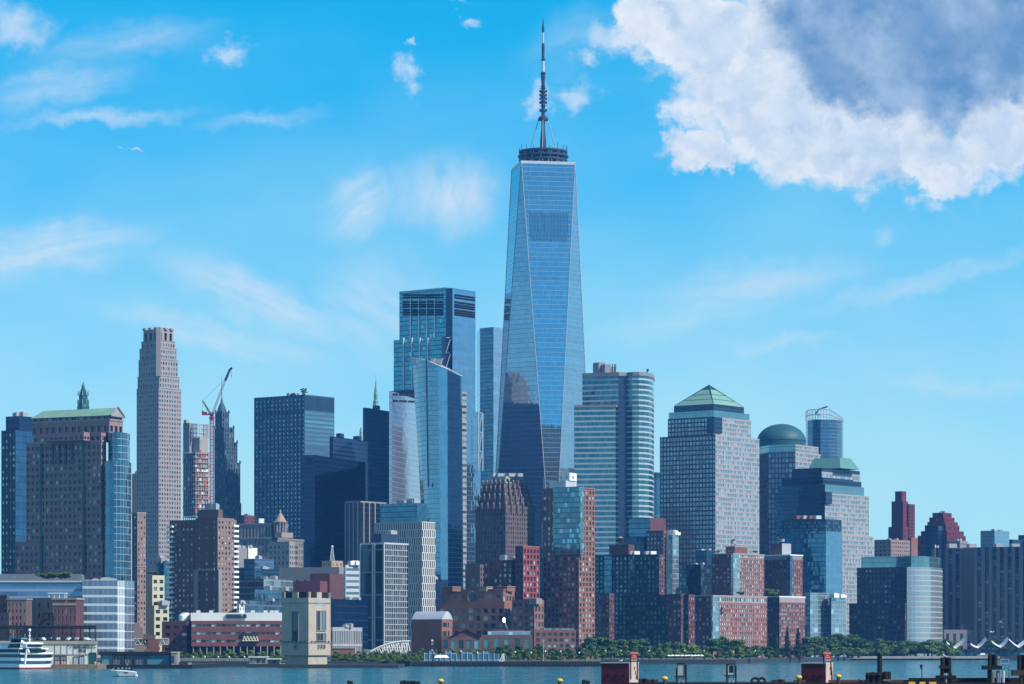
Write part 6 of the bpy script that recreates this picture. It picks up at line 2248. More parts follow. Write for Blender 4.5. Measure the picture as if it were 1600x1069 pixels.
for px_, y0, y1, d, w_, lab in ((1205, 931, 919, 2204, 26, 'shrub thicket on the terrace of the deep red brick apartments'), (1158, 930, 923.5, 2102, 12, 'small shrub on the lower roof of the salmon brick apartments'),
                               (240, 899, 892, 1603, 18, 'roof garden shrub on top of the cream loft building'), (95, 905, 893, 1575, 40, 'wide dark shrub on the roof garden before the gabled granite tower'),
                               (75, 905, 895, 1575, 30, 'second dark shrub on the roof garden before the gabled tower, left of the wide one'),
                               (520, 986, 981.5, 1645, 12, 'shrub on the roof of the low grey ribbed building')):
    plant('shrub', px_, d, y1, w_, lab, None, 'shrub', Z(y0, d), 0)
for k, px_ in enumerate((1122, 1140, 1180)):
    plant('shrub', px_, 2107, 859.5, 7, ('leftmost', 'middle one', 'rightmost')[k] + ' of the tiny roof shrubs atop the salmon brick apartments', None, 'shrub', Z(865, 2107), 1)

# ------------------------------------------------------------------ lamps, railing, small park things
def lamp(px, d, ytop, zb=2.5):
    t_ = thing('street_lamp', None, 'lamp', (X(px, d), d, zb))
    h = Z(ytop, d) - zb
    m_ = MB(); m_.tube([(X(px, d), d, zb), (X(px, d), d, zb + h - .4)], [.11, .07], M['dark'], 6); m_.build('pole', t_)
    m_ = MB(); m_.lathe((X(px, d), d, zb + h - .4), [(.1, 0), (.38, .2), (.42, .5), (.28, .75), (.05, .85)], M['white'], 8); m_.build('globe', t_)
    return t_


for px_ in (302, 320, 341, 358, 382, 405):
    tag(lamp(px_, 1442, 1027), 'globe lamp post on the railed promenade before the brick college', group='lamps before the brick college')
for px_ in (720, 746, 805, 830, 852, 876, 905):
    tag(lamp(px_, 1445, 1018 + (px_ % 3)), 'globe lamp post on the pier before the brick halls', group='lamps before the brick halls')
for px_ in (946, 970, 1014, 1070, 1100, 1180):
    tag(lamp(px_, 1706, 1017), 'globe lamp post on the far promenade below the apartment blocks', group='lamps below the apartment blocks')
t_ = thing('railing', 'long grey promenade railing at the water before the brick college', 'railing', (X(340, 1441), 1441, 2.5))
m_ = MB()
for i in range(56):
    px_ = 276 + i * 2.9
    m_.tube([(X(px_, 1441), 1441, 2.4), (X(px_, 1441), 1441, 3.7)], .06, M['steel'], 4)
m_.build('baluster', t_)['kind'] = 'stuff'
m_ = MB()
for z_ in (3.7, 3.1):
    m_.tube([(X(276, 1441), 1441, z_), (X(438, 1441), 1441, z_)], .09, M['steel'], 4)
m_.build('rail', t_)
t_ = thing('flagpole', 'tall bare mast on the pier before the curved-roof brick hall', 'mast', (X(675.5, 1444), 1444, 2.5))
m_ = MB(); m_.tube([(X(675.5, 1444), 1444, 2.5), (X(675.5, 1444), 1444, Z(995, 1444))], [.22, .12], M['dark'], 6); m_.build('pole', t_)
for y in (1001, 1006, 1016):
    m_ = MB(); m_.box((X(675.5, 1444), 1444, Z(y, 1444)), (.9, .7, .8), M['white'] if y < 1005 else M['gear']); m_.build('lamp_head', t_)
for px_ in (849,):
    t_ = thing('flagpole', 'thin pale flagpole on the pier before the dark trees', 'flagpole', (X(px_, 1446), 1446, 2.5))
    m_ = MB(); m_.tube([(X(px_, 1446), 1446, 2.5), (X(px_, 1446), 1446, Z(1003, 1446))], [.16, .08], M['steel'], 5); m_.build('pole', t_)
    m_ = MB(); m_.lathe((X(px_, 1446), 1446, Z(1003, 1446)), [(.05, 0), (.22, .2), (.05, .4)], M['steel'], 6); m_.build('finial', t_)
# blue hoarding panels along the pier
mp = glass('blue_panel', (.14, .30, .44), (.30, .42, .52), 2.0, 3.0, .08, .08, .4, .15, .02, .6, fmetal=0)
t_ = thing('blue_hoarding', 'row of pale blue panels along the pier before the brick halls', 'fence', (X(720, 1450), 1450, 2.5))
for i in range(14):
    x0, x1 = 663 + i * 8.4, 663 + i * 8.4 + 8
    m_ = MB()
    z1_ = 6.4 + .8 * sin(i * 1.9)
    m_.prism([P(x0, 1450), P(x1, 1450), P(x1, 1450.4), P(x0, 1450.4)], 2.5, z1_, mp)
    m_.build('panel', t_)
    m_ = MB(); m_.box((X(x0, 1449.7), 1449.7, (2.5 + z1_) / 2 + .2), (.25, .3, z1_ - 2.3), M['steel']); m_.build('post', t_)
t_ = thing('marquee', 'long white low marquee roof at the pier edge right of the bare mast', 'marquee', (X(690, 1443), 1443, 2.5))
m_ = MB()
for i in range(5):
    m_.tube([(X(680 + i * 5, 1443), 1443, 2.5), (X(680 + i * 5, 1443), 1443, 4.2)], .1, M['steel'], 4)
m_.build('post', t_)
m_ = MB()
m_.loft([[(X(678, 1443), 1441.5, 4.1), (X(702, 1443), 1441.5, 4.1), (X(702, 1443), 1445, 4.1), (X(678, 1443), 1445, 4.1)], [(X(682, 1443), 1443, 5.4), (X(698, 1443), 1443, 5.4), (X(698, 1443), 1443.6, 5.4), (X(682, 1443), 1443.6, 5.4)]], M['white'])
m_.build('canopy', t_)
t_ = thing('gangway_frame', 'white triangular gangway frame standing at the pier edge', 'frame', (X(784, 1442), 1442, 2.5))
m_ = MB()
a, b_, c = (X(780, 1442), 1442, 2.5), (X(787.5, 1442), 1442, 2.5), (X(787, 1442), 1442, Z(1021, 1442))
for s0, s1 in ((a, c), (b_, c), (a, b_)):
    m_.tube([s0, s1], .22, M['white'], 5)
m_.build('frame', t_)
m_ = MB(); m_.box((X(785.5, 1442.6), 1442.8, 4.3), (1.3, .3, 3.2), M['steel']); m_.build('panel', t_)
# little pavilion roofs left of the ventilation tower
for k, (x0, x1, y, d, lab) in enumerate(((388, 420, 1026, 1400, 'low white pavilion roof left of the ventilation tower'), (416, 440, 1029, 1372, 'small pale hut against the left side of the ventilation tower'))):
    t_ = thing('pavilion', lab, 'pavilion', (X((x0 + x1) / 2, d), d, 1.5))
    m_ = MB(); m_.prism(front(x0 + 2, x1 - 2, d, 6), .5, Z(y, d) - .4, M['lime2']); m_.build('wall', t_)
    m_ = MB(); m_.prism(front(x0, x1, d - 1, 8), Z(y, d) - .4, Z(y, d), M['white']); m_.build('roof', t_)
    for j in range(3):
        m_ = MB(); m_.box((X(x0 + (x1 - x0) * (.25 + .25 * j), d), d - .05, (Z(y, d) + .5) / 2), (1.4, .2, 1.8), M['p_dark']); m_.build('window', t_)
tag(slab('stone_pier', 384, 440, 1368, 1420, -1, 1.6, M['quay'], M['paving']), 'low dark pier left of the ventilation tower carrying the white pavilion', 'pier')
# parasols on the far promenade
rr = random.Random(3)
mpar = None
for i in range(11):
    px_, d = 1046 + i * 5.0 + rr.uniform(-1, 1), 1702 + rr.uniform(0, 3)
    if mpar is None:
        mpar = thing('parasol', 'white parasol in the row on the far promenade below the dark gridded apartments', 'parasol', (0, 0, 2.5), 'white parasols')
        m_ = MB(); m_.tube([(0, 0, 2.5), (0, 0, 5.0)], .05, M['steel'], 5); m_.build('pole', mpar)
        m_ = MB(); m_.lathe((0, 0, 4.4), [(1.5, 0), (.8, .45), (.05, .8)], M['white'], 8); m_.build('canopy', mpar)
        o = mpar
    else:
        o = copy_tree(mpar)
    o.location = (X(px_, d), d, 2.5)

# ------------------------------------------------------------------ white pier shed with lettering
D_ = 1262
b = Bld('pier_shed', 'long white two-storey pier shed with dark lettering beside the yacht', 'shed', D_, 110)
wp = solid('old_white_paint', (.62, .62, .54), .7, var=.3, scale=.4)
b.poly([P(-60, D_), P(150.5, D_), P(151.5, D_ + 60), P(-60, D_ + 60)], 1.9, Z(1006.5, D_), GL(wp), roof=M['paving'])
b.mb('roof_fascia').prism([P(-60, D_ - .4), P(151.2, D_ - .4), P(152.2, D_ + 61), P(-60, D_ + 61)], Z(1006.5, D_), Z(1001.5, D_), solid('tan_fascia', (.38, .31, .22)), M['paving'])
b.mb('string_course').prism([P(80, D_ - .15), P(150.5, D_ - .15), P(150.5, D_), P(80, D_)], Z(1024, D_), Z(1022.5, D_), M['lime2'])
for i, (x0, x1, y0, y1, m) in enumerate(((86, 93.5, 1025.5, 1040, 'lime2'), (95.5, 103.5, 1025.5, 1040, 'lime2'), (115.5, 122.5, 1027, 1040, 'steel'), (124.5, 131, 1026, 1040, 'steel'), (140, 150, 1021, 1040.5, 'copper_dark'))):
    m_ = MB()
    fz = [(x0 - .8, x0, y0 - 1.2, y1), (x1, x1 + .8, y0 - 1.2, y1), (x0, x1, y0 - 1.2, y0)]
    for a, c, ya, yb in fz:
        m_.box((X((a + c) / 2, D_), D_ - .15, (Z(ya, D_) + Z(yb, D_)) / 2), ((c - a) * .2646, .3, Z(ya, D_) - Z(yb, D_)), M['dark'])
    fr = m_.build('door_frame', b.root)
    m_ = MB()
    m_.box((X((x0 + x1) / 2, D_), D_ - .08, (Z(y0, D_) + Z(y1, D_)) / 2), ((x1 - x0) * .2646, .16, Z(y0, D_) - Z(y1, D_)), M[m])
    m_.box((X((x0 + x1) / 2, D_), D_ - .2, (Z(y0, D_) + Z(y1, D_)) / 2), (.12, .1, Z(y0, D_) - Z(y1, D_)), M['dark'])
    if i < 2:
        m_.box((X((x0 + x1) / 2, D_), D_ - .2, Z(1032, D_)), ((x1 - x0) * .2646, .1, .15), M['dark'])
        m_.box((X((x0 + x1) / 2, D_), D_ - .19, Z(1036.3, D_)), ((x1 - x0) * .25, .1, 1.5), solid('faded_pink%d' % i, (.55, .30, .24)))
    m_.build('door', b.root)
for i in range(8):
    m_ = MB(); m_.box((X(86 + i * 9.6, D_), D_ - .1, (Z(1007, D_) + Z(1022.5, D_)) / 2), (.12, .2, Z(1007, D_) - Z(1022.5, D_)), M['lime2']); m_.build('panel_joint', b.root)
mtx = solid('sign_paint', (.03, .03, .045), .6, var=.1)
text('MARINE & AVIATION', 1.95, (X(128.5, D_), D_ - .24, Z(1011.0, D_)), (pi / 2, 0, 0), mtx, b.root, bold=.06, width=6.7)
text('PIER 40', 1.8, (X(128.3, D_), D_ - .24, Z(1017.2, D_)), (pi / 2, 0, 0), mtx, b.root, bold=.06, width=2.9)
m_ = MB()
for (x_, y, w_) in ((107.5, 1009, .8), (110, 1011.8, .5), (113, 1009, .6), (143.5, 1012, .7), (145.5, 1009.5, .5), (148, 1011.5, .8)):
    m_.box((X(x_, D_), D_ - .22, Z(y, D_)), (w_, .06, .28), mtx)
m_.build('ornament', b.root)
for px_ in (111, 148.5):
    t2 = thing('mooring_bollard', 'small yellow bollard on the pier apron before the white shed, ' + ('at its middle' if px_ < 120 else 'at its right corner'), 'bollard', (X(px_, 1256), 1256, 1.9))
    m_ = MB(); m_.lathe((X(px_, 1256), 1256, 1.9), [(.35, 0), (.3, .6), (.5, .8), (.4, 1.0), (.1, 1.1)], solid('bollard_yellow%d' % px_, (.6, .42, .05)), 8); m_.build('post', t2)
b.done()
# cars parked on its roof


def make_car(paint):
    t_ = bpy.data.objects.new('parked_car', None)
    COL.objects.link(t_)
    m_ = MB()
    prof = [(-2.1, .35), (-2.15, .85), (-1.9, .95), (1.2, .95), (2.05, .8), (2.15, .4)]
    a = [(x, -.85, z) for x, z in prof]
    c = [(x, .85, z) for x, z in prof]
    m_.poly(a, paint); m_.poly(c[::-1], paint)
    for i in range(len(prof)):
        j = (i + 1) % len(prof)
        m_.quads([[a[j], a[i], c[i], c[j]]], paint)
    m_.loft([[(-1.75, -.8, .95), (1.05, -.8, .95), (1.05, .8, .95), (-1.75, .8, .95)], [(-1.3, -.66, 1.45), (.35, -.66, 1.45), (.35, .66, 1.45), (-1.3, .66, 1.45)]], paint)
    o = m_.build('body'); o.parent = t_
    m_ = MB()
    for sg in (-1, 1):
        m_.quads([[(-1.5, sg * .765, 1.02), (.75, sg * .765, 1.02), (.25, sg * .69, 1.38), (-1.2, sg * .69, 1.38)]], M['p_dark'])
    o = m_.build('side_window'); o.parent = t_
    for x in (-1.3, 1.3):
        for y in (-.85, .85):
            m_ = MB()
            ring = [(x + .32 * cos(k * pi / 5), y, .33 + .32 * sin(k * pi / 5)) for k in range(10)]
            m_.loft([[(p[0], p[1] - .1, p[2]) for p in ring], [(p[0], p[1] + .1, p[2]) for p in ring]], M['black'])
            o = m_.build('wheel'); o.parent = t_
    return t_


cars = {c: make_car(solid('car_%s' % c, col, .3, .2, .05, spec=.6)) for c, col in (('white', (.75, .75, .75)), ('black', (.02, .02, .025)), ('silver', (.45, .46, .48)))}
first = set()
xs_ = [57, 64, 71, 77.5, 85, 91, 98, 104, 111, 117, 123, 129, 135.5]
seq = ['black', 'white', 'black', 'silver', 'black', 'silver', 'black', 'black', 'white', 'black', 'silver', 'black', 'white']
for x_, c in zip(xs_, seq):
    o = cars[c] if c not in first else copy_tree(cars[c])
    first.add(c)
    o.location = (X(x_, 1266), 1266 + (x_ % 3), Z(1001.5, D_))
    o.rotation_euler = (0, 0, pi / 2 + .9 * sin(x_))
    tag(o, '%s car parked on the roof edge of the white pier shed' % c, 'car', '%s cars on the pier roof' % c)

# black steel ball-fence frame on that roof
t_ = thing('fence_frame', 'black steel fence frame with netting on the roof of the white pier shed', 'fence', (X(75, 1290), 1290, Z(1001.5, D_)))
m_ = MB()
for x_ in list(range(0, 150, 14)) + [149]:
    m_.tube([(X(x_, 1290), 1290, Z(1003, 1290)), (X(x_, 1290), 1290, Z(979, 1290))], .22, M['black'], 4)
m_.build('post', t_)
m_ = MB()
for y, r in ((979, .45), (982, .2), (991, .12), (997, .12)):
    m_.tube([(X(-20, 1290), 1290, Z(y, 1290)), (X(149.5, 1290), 1290, Z(y, 1290))], r, M['black'], 4)
m_.build('rail', t_)
m_ = MB()
for i in range(86):
    x_ = -20 + i * 2.0
    m_.tube([(X(x_, 1290.3), 1290.3, Z(979, 1290)), (X(x_ + 5, 1290.3), 1290.3, Z(1003, 1290))], .045, M['black'], 3, False)
    m_.tube([(X(x_ + 5, 1290.3), 1290.3, Z(979, 1290)), (X(x_, 1290.3), 1290.3, Z(1003, 1290))], .045, M['black'], 3, False)
m_.build('netting', t_)
t_ = thing('raking_stairs', 'black raking stair frame before the grey rendered warehouse', 'stairs', (X(72, 1300), 1300, Z(1001.5, D_)))
m_ = MB()
for (a, c) in (((63, 976), (68, 958)), ((68, 958), (83, 958)), ((83, 958), (83, 979)), ((63, 976), (83, 962)), ((66, 968), (83, 968)), ((72, 958), (64, 979)), ((78, 958), (78, 979))):
    m_.tube([(X(a[0], 1300), 1300, Z(a[1], 1300)), (X(c[0], 1300), 1300, Z(c[1], 1300))], .28, M['black'], 4)
m_.build('frame', t_)
m_ = MB()
for i in range(7):
    m_.box((X(65 + 2.6 * i, 1301), 1301, Z(975 - 2.2 * i, 1300)), (.8, 2.4, .15), M['black'])
m_.build('tread', t_)

# long teal shed
b = Bld('pier_shed', 'low dark pier shed with teal panelled front and white end hut', 'shed', 1290, 215)
b.poly(front(157, 267, 1292, 30), 1.6, Z(1022.5, 1290), GL(solid('teal_panel', (.045, .115, .15), .5, var=.4)))
b.mb('roof_edge').prism(front(154, 268, 1290.5, 33), Z(1022.5, 1290), Z(1018.5, 1290), M['black'])
for x_ in (158, 176, 193, 210, 228.5, 266):
    m_ = MB(); m_.box((X(x_, 1291), 1291.3, (Z(1022.5, 1290) + 1.6) / 2), (.5, .8, Z(1022.5, 1290) - 1.6), M['dark']); m_.build('post', b.root)
for i in range(22):
    m_ = MB(); m_.box((X(177 + i * 2.35, 1291), 1291.8, (Z(1025, 1290) + 1.6) / 2), (.16, .2, Z(1025, 1290) - 1.6), M['gear']); m_.build('fence_bar', b.root)
for x0, x1 in ((159, 175), (230, 265)):
    m_ = MB(); m_.box((X((x0 + x1) / 2, 1291), 1291.8, (Z(1024, 1290) + 1.7) / 2), ((x1 - x0) * .27, .25, Z(1024, 1290) - 1.7), solid('blue_door%d' % x0, (.07, .20, .28), .5)); m_.build('sliding_door', b.root)
b.poly(front(267.5, 277.5, 1288, 30), 1.6, Z(1020, 1288), GL(M['lime']), 'end_hut')
b.mb('hut_roof').prism(front(266.8, 278, 1287.6, 31), Z(1020, 1288), Z(1018.6, 1288), M['cream'])
for x_ in (270, 273.5):
    m_ = MB(); m_.box((X(x_, 1287.9), 1287.9, (Z(1024, 1288) + Z(1036, 1288)) / 2), (.6, .2, 3.2), M['p_dark']); m_.build('window', b.root)
b.done()
t_ = thing('moored_barge', 'low black barge moored right of the teal pier shed', 'barge', (X(287, 1300), 1300, 0))
m_ = MB()
m_.loft([[(X(274, 1300), 1298, -.4), (X(300, 1300), 1298, -.4), (X(300, 1300), 1304, -.4), (X(274, 1300), 1304, -.4)], [(X(272, 1300), 1297, 1.6), (X(303, 1300), 1297, 1.6), (X(303, 1300), 1305, 1.6), (X(272, 1300), 1305, 1.6)]], M['black'])
m_.build('hull', t_)
m_ = MB(); m_.box((X(286, 1300), 1301, 2.1), (3.4, 3, 1.2), M['dark']); m_.box((X(296, 1300), 1301, 2.0), (1.4, 1.4, .9), M['gear']); m_.build('deckhouse', t_)

# ------------------------------------------------------------------ white yacht at the left edge
D_ = 1226
t_ = thing('dinner_yacht', 'large white three-deck yacht moored at the left edge', 'yacht', (X(40, D_), D_, 0))
mw = solid('yacht_white', (.80, .80, .80), .35, var=.06, spec=.5)
mwin = pane('yacht_glass', (.012, .022, .04), (.03, .06, .09), .3, .5)
th_ = 30


def yplan(pl, pc, pr, d=D_, rounding=3):
    """deck outline: long shaded side to the left, rounded sunlit end to the right"""
    q = [np.array(p) for p in quad(pl, pc, pr, d, th_)]
    C, R, K, L = q
    out_ = [L, C]
    e = R - C
    n_ = np.array([e[1], -e[0]]) / np.linalg.norm(e)
    for f in (.12, .3, .5, .7, .88):
        out_.append(C + e * f + n_ * 2.2 * sin(pi * f) ** .7)
    out_ += [R, K]
    return [tuple(p) for p in out_]


def ydeck(name, pl, pc, pr, y0, y1, mat, grow=0.0):
    m_ = MB()
    z0_, z1_ = Z(y0, D_), Z(y1, D_)
    a = yplan(pl, pc, pr)
    if grow:
        c_ = yplan(pl - grow * .3, pc - grow * .15, pr + grow)
        m_.loft([[(*p, z0_) for p in a], [(*p, z1_) for p in c_]], mat)
    else:
        m_.prism(a, z0_, z1_, mat, bottom=True)
    return m_.build(name, t_)


ydeck('boot_stripe', -90, 28.5, 79, 1046.5, 1043, solid('maroon_hull', (.16, .03, .04), .5))
ydeck('hull', -90, 28.5, 79, 1043, 1037.2, mw, 3)
ydeck('window_band', -88, 29.8, 80.5, 1037.2, 1032.6, mwin)
ydeck('bulwark', -90, 29, 82, 1032.6, 1027.4, mw, 1.5)
ydeck('window_band', -88, 31, 82, 1027.4, 1022.4, mwin)
ydeck('bulwark', -90, 32, 83, 1022.4, 1019.5, mw, .5)
ydeck('window_band', -88, 34, 72, 1019.5, 1014.4, mwin)
ydeck('deck_roof', -90, 30, 76, 1014.4, 1012.4, mw)
ydeck('deckhouse', -60, 41, 66, 1012.4, 1006, mw)
ydeck('window_band', -58, 43, 65.5, 1010.4, 1006.6, mwin)
ydeck('upper_roof', -60, 36, 68, 1006, 1003.9, mw)
m_ = MB()
a = [(X(9, D_), D_ + 4, Z(1012.4, D_)), (X(30, D_), D_, Z(1012.4, D_)), (X(40, D_), D_ + 8, Z(1012.4, D_)), (X(14, D_), D_ + 14, Z(1012.4, D_))]
c = [(X(15, D_), D_ + 5, Z(999, D_)), (X(31, D_), D_ + 1.5, Z(999, D_)), (X(36, D_), D_ + 8, Z(999, D_)), (X(16, D_), D_ + 13, Z(999, D_))]
m_.loft([a, c], mwin)
m_.build('bridge', t_)
m_ = MB()
m_.prism([(X(11, D_), D_ + 3), (X(33, D_), D_), (X(38, D_), D_ + 9), (X(13, D_), D_ + 15)], Z(999, D_), Z(996.5, D_), solid('teal_roof', (.10, .22, .26), .5))
m_.build('bridge_roof', t_)
m_ = MB()
m_.quads([[(X(32, D_), D_ - .3, Z(1011, D_)), (X(41.5, D_), D_ + 6, Z(1011, D_)), (X(36, D_), D_ + 4.5, Z(1003, D_)), (X(33, D_), D_ + .8, Z(1000, D_))]], mw)
m_.poly([(X(32, D_), D_ + .1, Z(1011, D_)), (X(41.5, D_), D_ + 6.4, Z(1011, D_)), (X(36, D_), D_ + 4.9, Z(1003, D_)), (X(33, D_), D_ + 1.2, Z(1000, D_))][::-1], mw)
m_.build('bridge_wing', t_)
for (p0, p1) in (((42.5, 1014), (40.5, 1024)), ((43.5, 1014), (46, 1020.5)), ((41, 1022), (39, 1040))):
    m_ = MB(); m_.tube([(X(p0[0], D_ - 1), D_ - 1.5, Z(p0[1], D_)), (X(p1[0], D_ - 1), D_ - 1.5, Z(p1[1], D_))], .42, mw, 6); m_.build('strut', t_)
m_ = MB(); m_.tube([(X(46.3, D_ + 8), D_ + 8, Z(1004, D_)), (X(46.3, D_ + 8), D_ + 8, Z(987, D_))], [.3, .18], mw, 6)
for y in (993, 999):
    m_.tube([(X(44, D_ + 8), D_ + 8, Z(y, D_)), (X(48.6, D_ + 8), D_ + 8, Z(y, D_))], .14, mw, 5)
m_.build('mast', t_)
m_ = MB(); m_.lathe((X(46.3, D_ + 8), D_ + 8, Z(986.8, D_)), [(.1, 0), (.55, .25), (.65, .65), (.5, 1.0), (.05, 1.25)], mw, 10); m_.build('radome', t_)
for px_, y in ((20.5, 984), (39, 990), (50, 996)):
    m_ = MB(); m_.tube([(X(px_, D_ + 8), D_ + 8, Z(1003, D_)), (X(px_, D_ + 8), D_ + 8, Z(y, D_))], .07, M['steel'], 4); m_.build('whip_antenna', t_)
for k in range(9):
    f = k / 8
    q = yplan(-90, 29, 83.5)
    p = np.array(q[1]) + (np.array(q[7]) - np.array(q[1])) * f
    m_ = MB(); m_.tube([(p[0], p[1] - 1.6 * sin(pi * f), Z(1019.5, D_)), (p[0], p[1] - 1.6 * sin(pi * f), Z(1015.6, D_))], .06, M['steel'], 4); m_.build('stanchion', t_)

# ------------------------------------------------------------------ small motorboat
D_ = 905.0
t_ = thing('motorboat', 'small white motorboat with dark canopy crossing the river', 'motorboat', (X(193, D_), D_, 0))
mx = F / D_
def bx_(px, py): return X(px, D_), Z(py, D_)
m_ = MB()
rings, rings2 = [], []
N_ = 14
for i in range(N_ + 1):
    f = i / N_                                          # bow (left) to stern
    xk = X(176.5 + (212 - 176.5) * f, D_)                # keel line
    xs = X(171.5 + (213 - 171.5) * f, D_)
    hw = 1.35 * min(1, (f * 3.2 + .02)) ** .55 * (1 - .1 * f)
    zt = Z(1047.6 + 3.2 * f ** 2.6, D_)
    rings.append([(xk, D_ + 0, -.35 + .3 * (1 - min(1, f * 3))), (xs * .25 + xk * .75, D_ - hw * .72, .25), (xs, D_ - hw, zt), (xs, D_ - hw * .86, zt + .16), (xs, D_ + hw * .86, zt + .16), (xs, D_ + hw, zt), (xs * .25 + xk * .75, D_ + hw * .72, .25)])
for i in range(N_):
    for k in range(7):
        k2 = (k + 1) % 7
        m_.quads([[rings[i][k2], rings[i][k], rings[i + 1][k], rings[i + 1][k2]]], mw)
m_.poly(rings[-1], mw)
m_.build('hull', t_)
m_ = MB()
for f0, f1, h in ((.42, .72, .10), (.60, .74, .26)):
    i0, i1 = int(f0 * N_), int(f1 * N_)
    for i in range(i0, i1):
        a, c = np.array(rings[i][2]), np.array(rings[i + 1][2])
        o_ = np.array([0, -.03, -.34])
        dn = np.array([0, .10, -h])
        m_.quads([[a + o_ + dn, c + o_ + dn, c + o_, a + o_]], M['black'])
m_.build('hull_window', t_)
m_ = MB()
xa, xb = X(180, D_), X(206, D_)
z0_ = Z(1047.5, D_) + .1
m_.loft([[(X(178, D_), D_ - .9, z0_), (X(208, D_), D_ - .95, z0_), (X(208, D_), D_ + .95, z0_), (X(178, D_), D_ + .9, z0_)],
         [(X(181, D_), D_ - .85, Z(1041.5, D_)), (X(206, D_), D_ - .9, Z(1041.5, D_)), (X(206, D_), D_ + .9, Z(1041.5, D_)), (X(181, D_), D_ + .85, Z(1041.5, D_))],
         [(X(184, D_), D_ - .7, Z(1039.3, D_)), (X(201, D_), D_ - .75, Z(1039.3, D_)), (X(201, D_), D_ + .75, Z(1039.3, D_)), (X(184, D_), D_ + .7, Z(1039.3, D_))]], M['black'])
m_.build('canopy', t_)
m_ = MB()
for k in (184, 190, 196, 201):
    m_.quads([[(X(k, D_), D_ - .965, z0_ + .25), (X(k + 3.4, D_), D_ - .965, z0_ + .25), (X(k + 3.2, D_), D_ - .93, Z(1043, D_)), (X(k + .4, D_), D_ - .93, Z(1043, D_))]], M['p_teal'])
m_.build('side_window', t_)
m_ = MB(); m_.tube([(X(196, D_), D_, Z(1039.4, D_)), (X(196, D_), D_, Z(1036.5, D_))], .12, M['dark'], 5); m_.tube([(X(198.3, D_), D_, Z(1039.4, D_)), (X(198.3, D_), D_, Z(1036.6, D_))], .07, mw, 5); m_.build('mast', t_)
m_ = MB(); m_.tube([(X(176, D_), D_ - .6, z0_), (X(178.5, D_), D_ - .7, z0_ + .7), (X(181, D_), D_ - .8, z0_)], .07, mw, 5); m_.build('bow_rail', t_)
t_ = thing('boat_fender', 'white round fender floating at the stern of the motorboat', 'fender', (X(214.3, D_), D_ - .5, .3))
m_ = MB(); m_.lathe((X(214.3, D_), D_ - .5, -.1), [(.05, 0), (.24, .1), (.32, .32), (.24, .54), (.05, .64)], mw, 10); m_.build('ball', t_, smooth=True)
m_ = MB(); m_.tube([(X(213, D_), D_ - .5, Z(1050.5, D_)), (X(214.3, D_), D_ - .5, .5)], .03, M['white'], 4); m_.build('rope', t_)

# ------------------------------------------------------------------ ferry landing with white tents
D_ = 2352
b = Bld('ferry_terminal', 'dark floating ferry landing hall under white tents at the right', 'ferry landing', D_, 1550)
b.poly(front(1486, 1640, D_ + 6, 22), .3, Z(1014.5, D_), PU(solid('navy_wall', (.025, .05, .075), .5), M['p_teal'], 6, 4.5, (.1, .9, .25, .75), .4, base=1.5, top=1))
b.mb('pontoon').prism(front(1478, 1650, D_, 34), -.6, 1.3, M['quay'])
for i in range(16):
    x_ = 1484 + i * 8
    m_ = MB(); m_.tube([(X(x_, D_), D_ + 1.5, 1.2), (X(x_, D_), D_ + 1.5, Z(1013, D_))], .2, M['dark'], 5); m_.build('post', b.root)
b.done()
mt_ = solid('tent_fabric', (.82, .82, .84), .6, var=.06)
for k, (x0, y0, xv, yv, x1, y1) in enumerate(((1479.5, 1004.5, 1493, 1013, 1508, 999.5), (1517, 1007, 1529, 1012.4, 1541.5, 999), (1550, 1003, 1564, 1011.6, 1576, 998.6), (1577, 999.5, 1592, 1011.8, 1610, 997))):
    lab = ['first white tent roof from the left at the ferry landing', 'second white tent roof from the left at the ferry landing', 'third white tent roof at the ferry landing, over the low arcade', 'white tent roof cut by the right edge at the ferry landing'][k]
    t_ = thing('tent_canopy', lab, 'tent', (X(xv, D_), D_, Z(yv, D_)))
    m_ = MB()
    A, V, B = np.array([X(x0, D_), D_, Z(y0, D_)]), np.array([X(xv, D_), D_, Z(yv, D_)]), np.array([X(x1, D_), D_, Z(y1, D_)])
    up = np.array([0, 7.0, 2.1])
    n_ = 6
    for s0, s1, sag, wd in ((A, V, .5, .55), (V, B, .5, 1.0)):
        for i in range(n_):
            f0, f1 = i / n_, (i + 1) / n_
            p0 = s0 + (s1 - s0) * f0 - np.array([0, 0, sag * sin(pi * f0)])
            p1 = s0 + (s1 - s0) * f1 - np.array([0, 0, sag * sin(pi * f1)])
            m_.quads([[p0, p1, p1 + up * wd, p0 + up * wd]], mt_)
            m_.quads([[p0 - (0, 0, .35), p1 - (0, 0, .35), p1, p0]], mt_)
    m_.build('fabric', t_)
    m_ = MB()
    for p in (A, B):
        m_.tube([(p[0], p[1] + 1, 1.2), (p[0], p[1] + 1, p[2] + .4)], .2, M['dark'], 5)
    m_.build('pole', t_)
t_ = thing('ferry_boat', 'small white and blue ferry docked under the white tents', 'ferry', (X(1535, D_ - 10), D_ - 10, 0))
m_ = MB()
d2 = D_ - 10
m_.loft([[(X(1526, d2), d2, -.3), (X(1552, d2), d2, -.3), (X(1552, d2), d2 + 5, -.3), (X(1526, d2), d2 + 5, -.3)], [(X(1524, d2), d2, 1.6), (X(1553, d2), d2, 1.6), (X(1553, d2), d2 + 5, 1.6), (X(1524, d2), d2 + 5, 1.6)]], M['navyf'])
m_.build('hull', t_)
m_ = MB(); m_.box((X(1539, d2), d2 + 2.5, 2.6), (10.5, 4, 2), mwin); m_.build('cabin', t_)
m_ = MB(); m_.box((X(1539, d2), d2 + 2.5, 3.8), (11.5, 4.6, .4), M['white']); m_.box((X(1536, d2), d2 + 2.5, 4.6), (3.4, 2.6, 1.4), M['white']); m_.build('cabin_roof', t_)

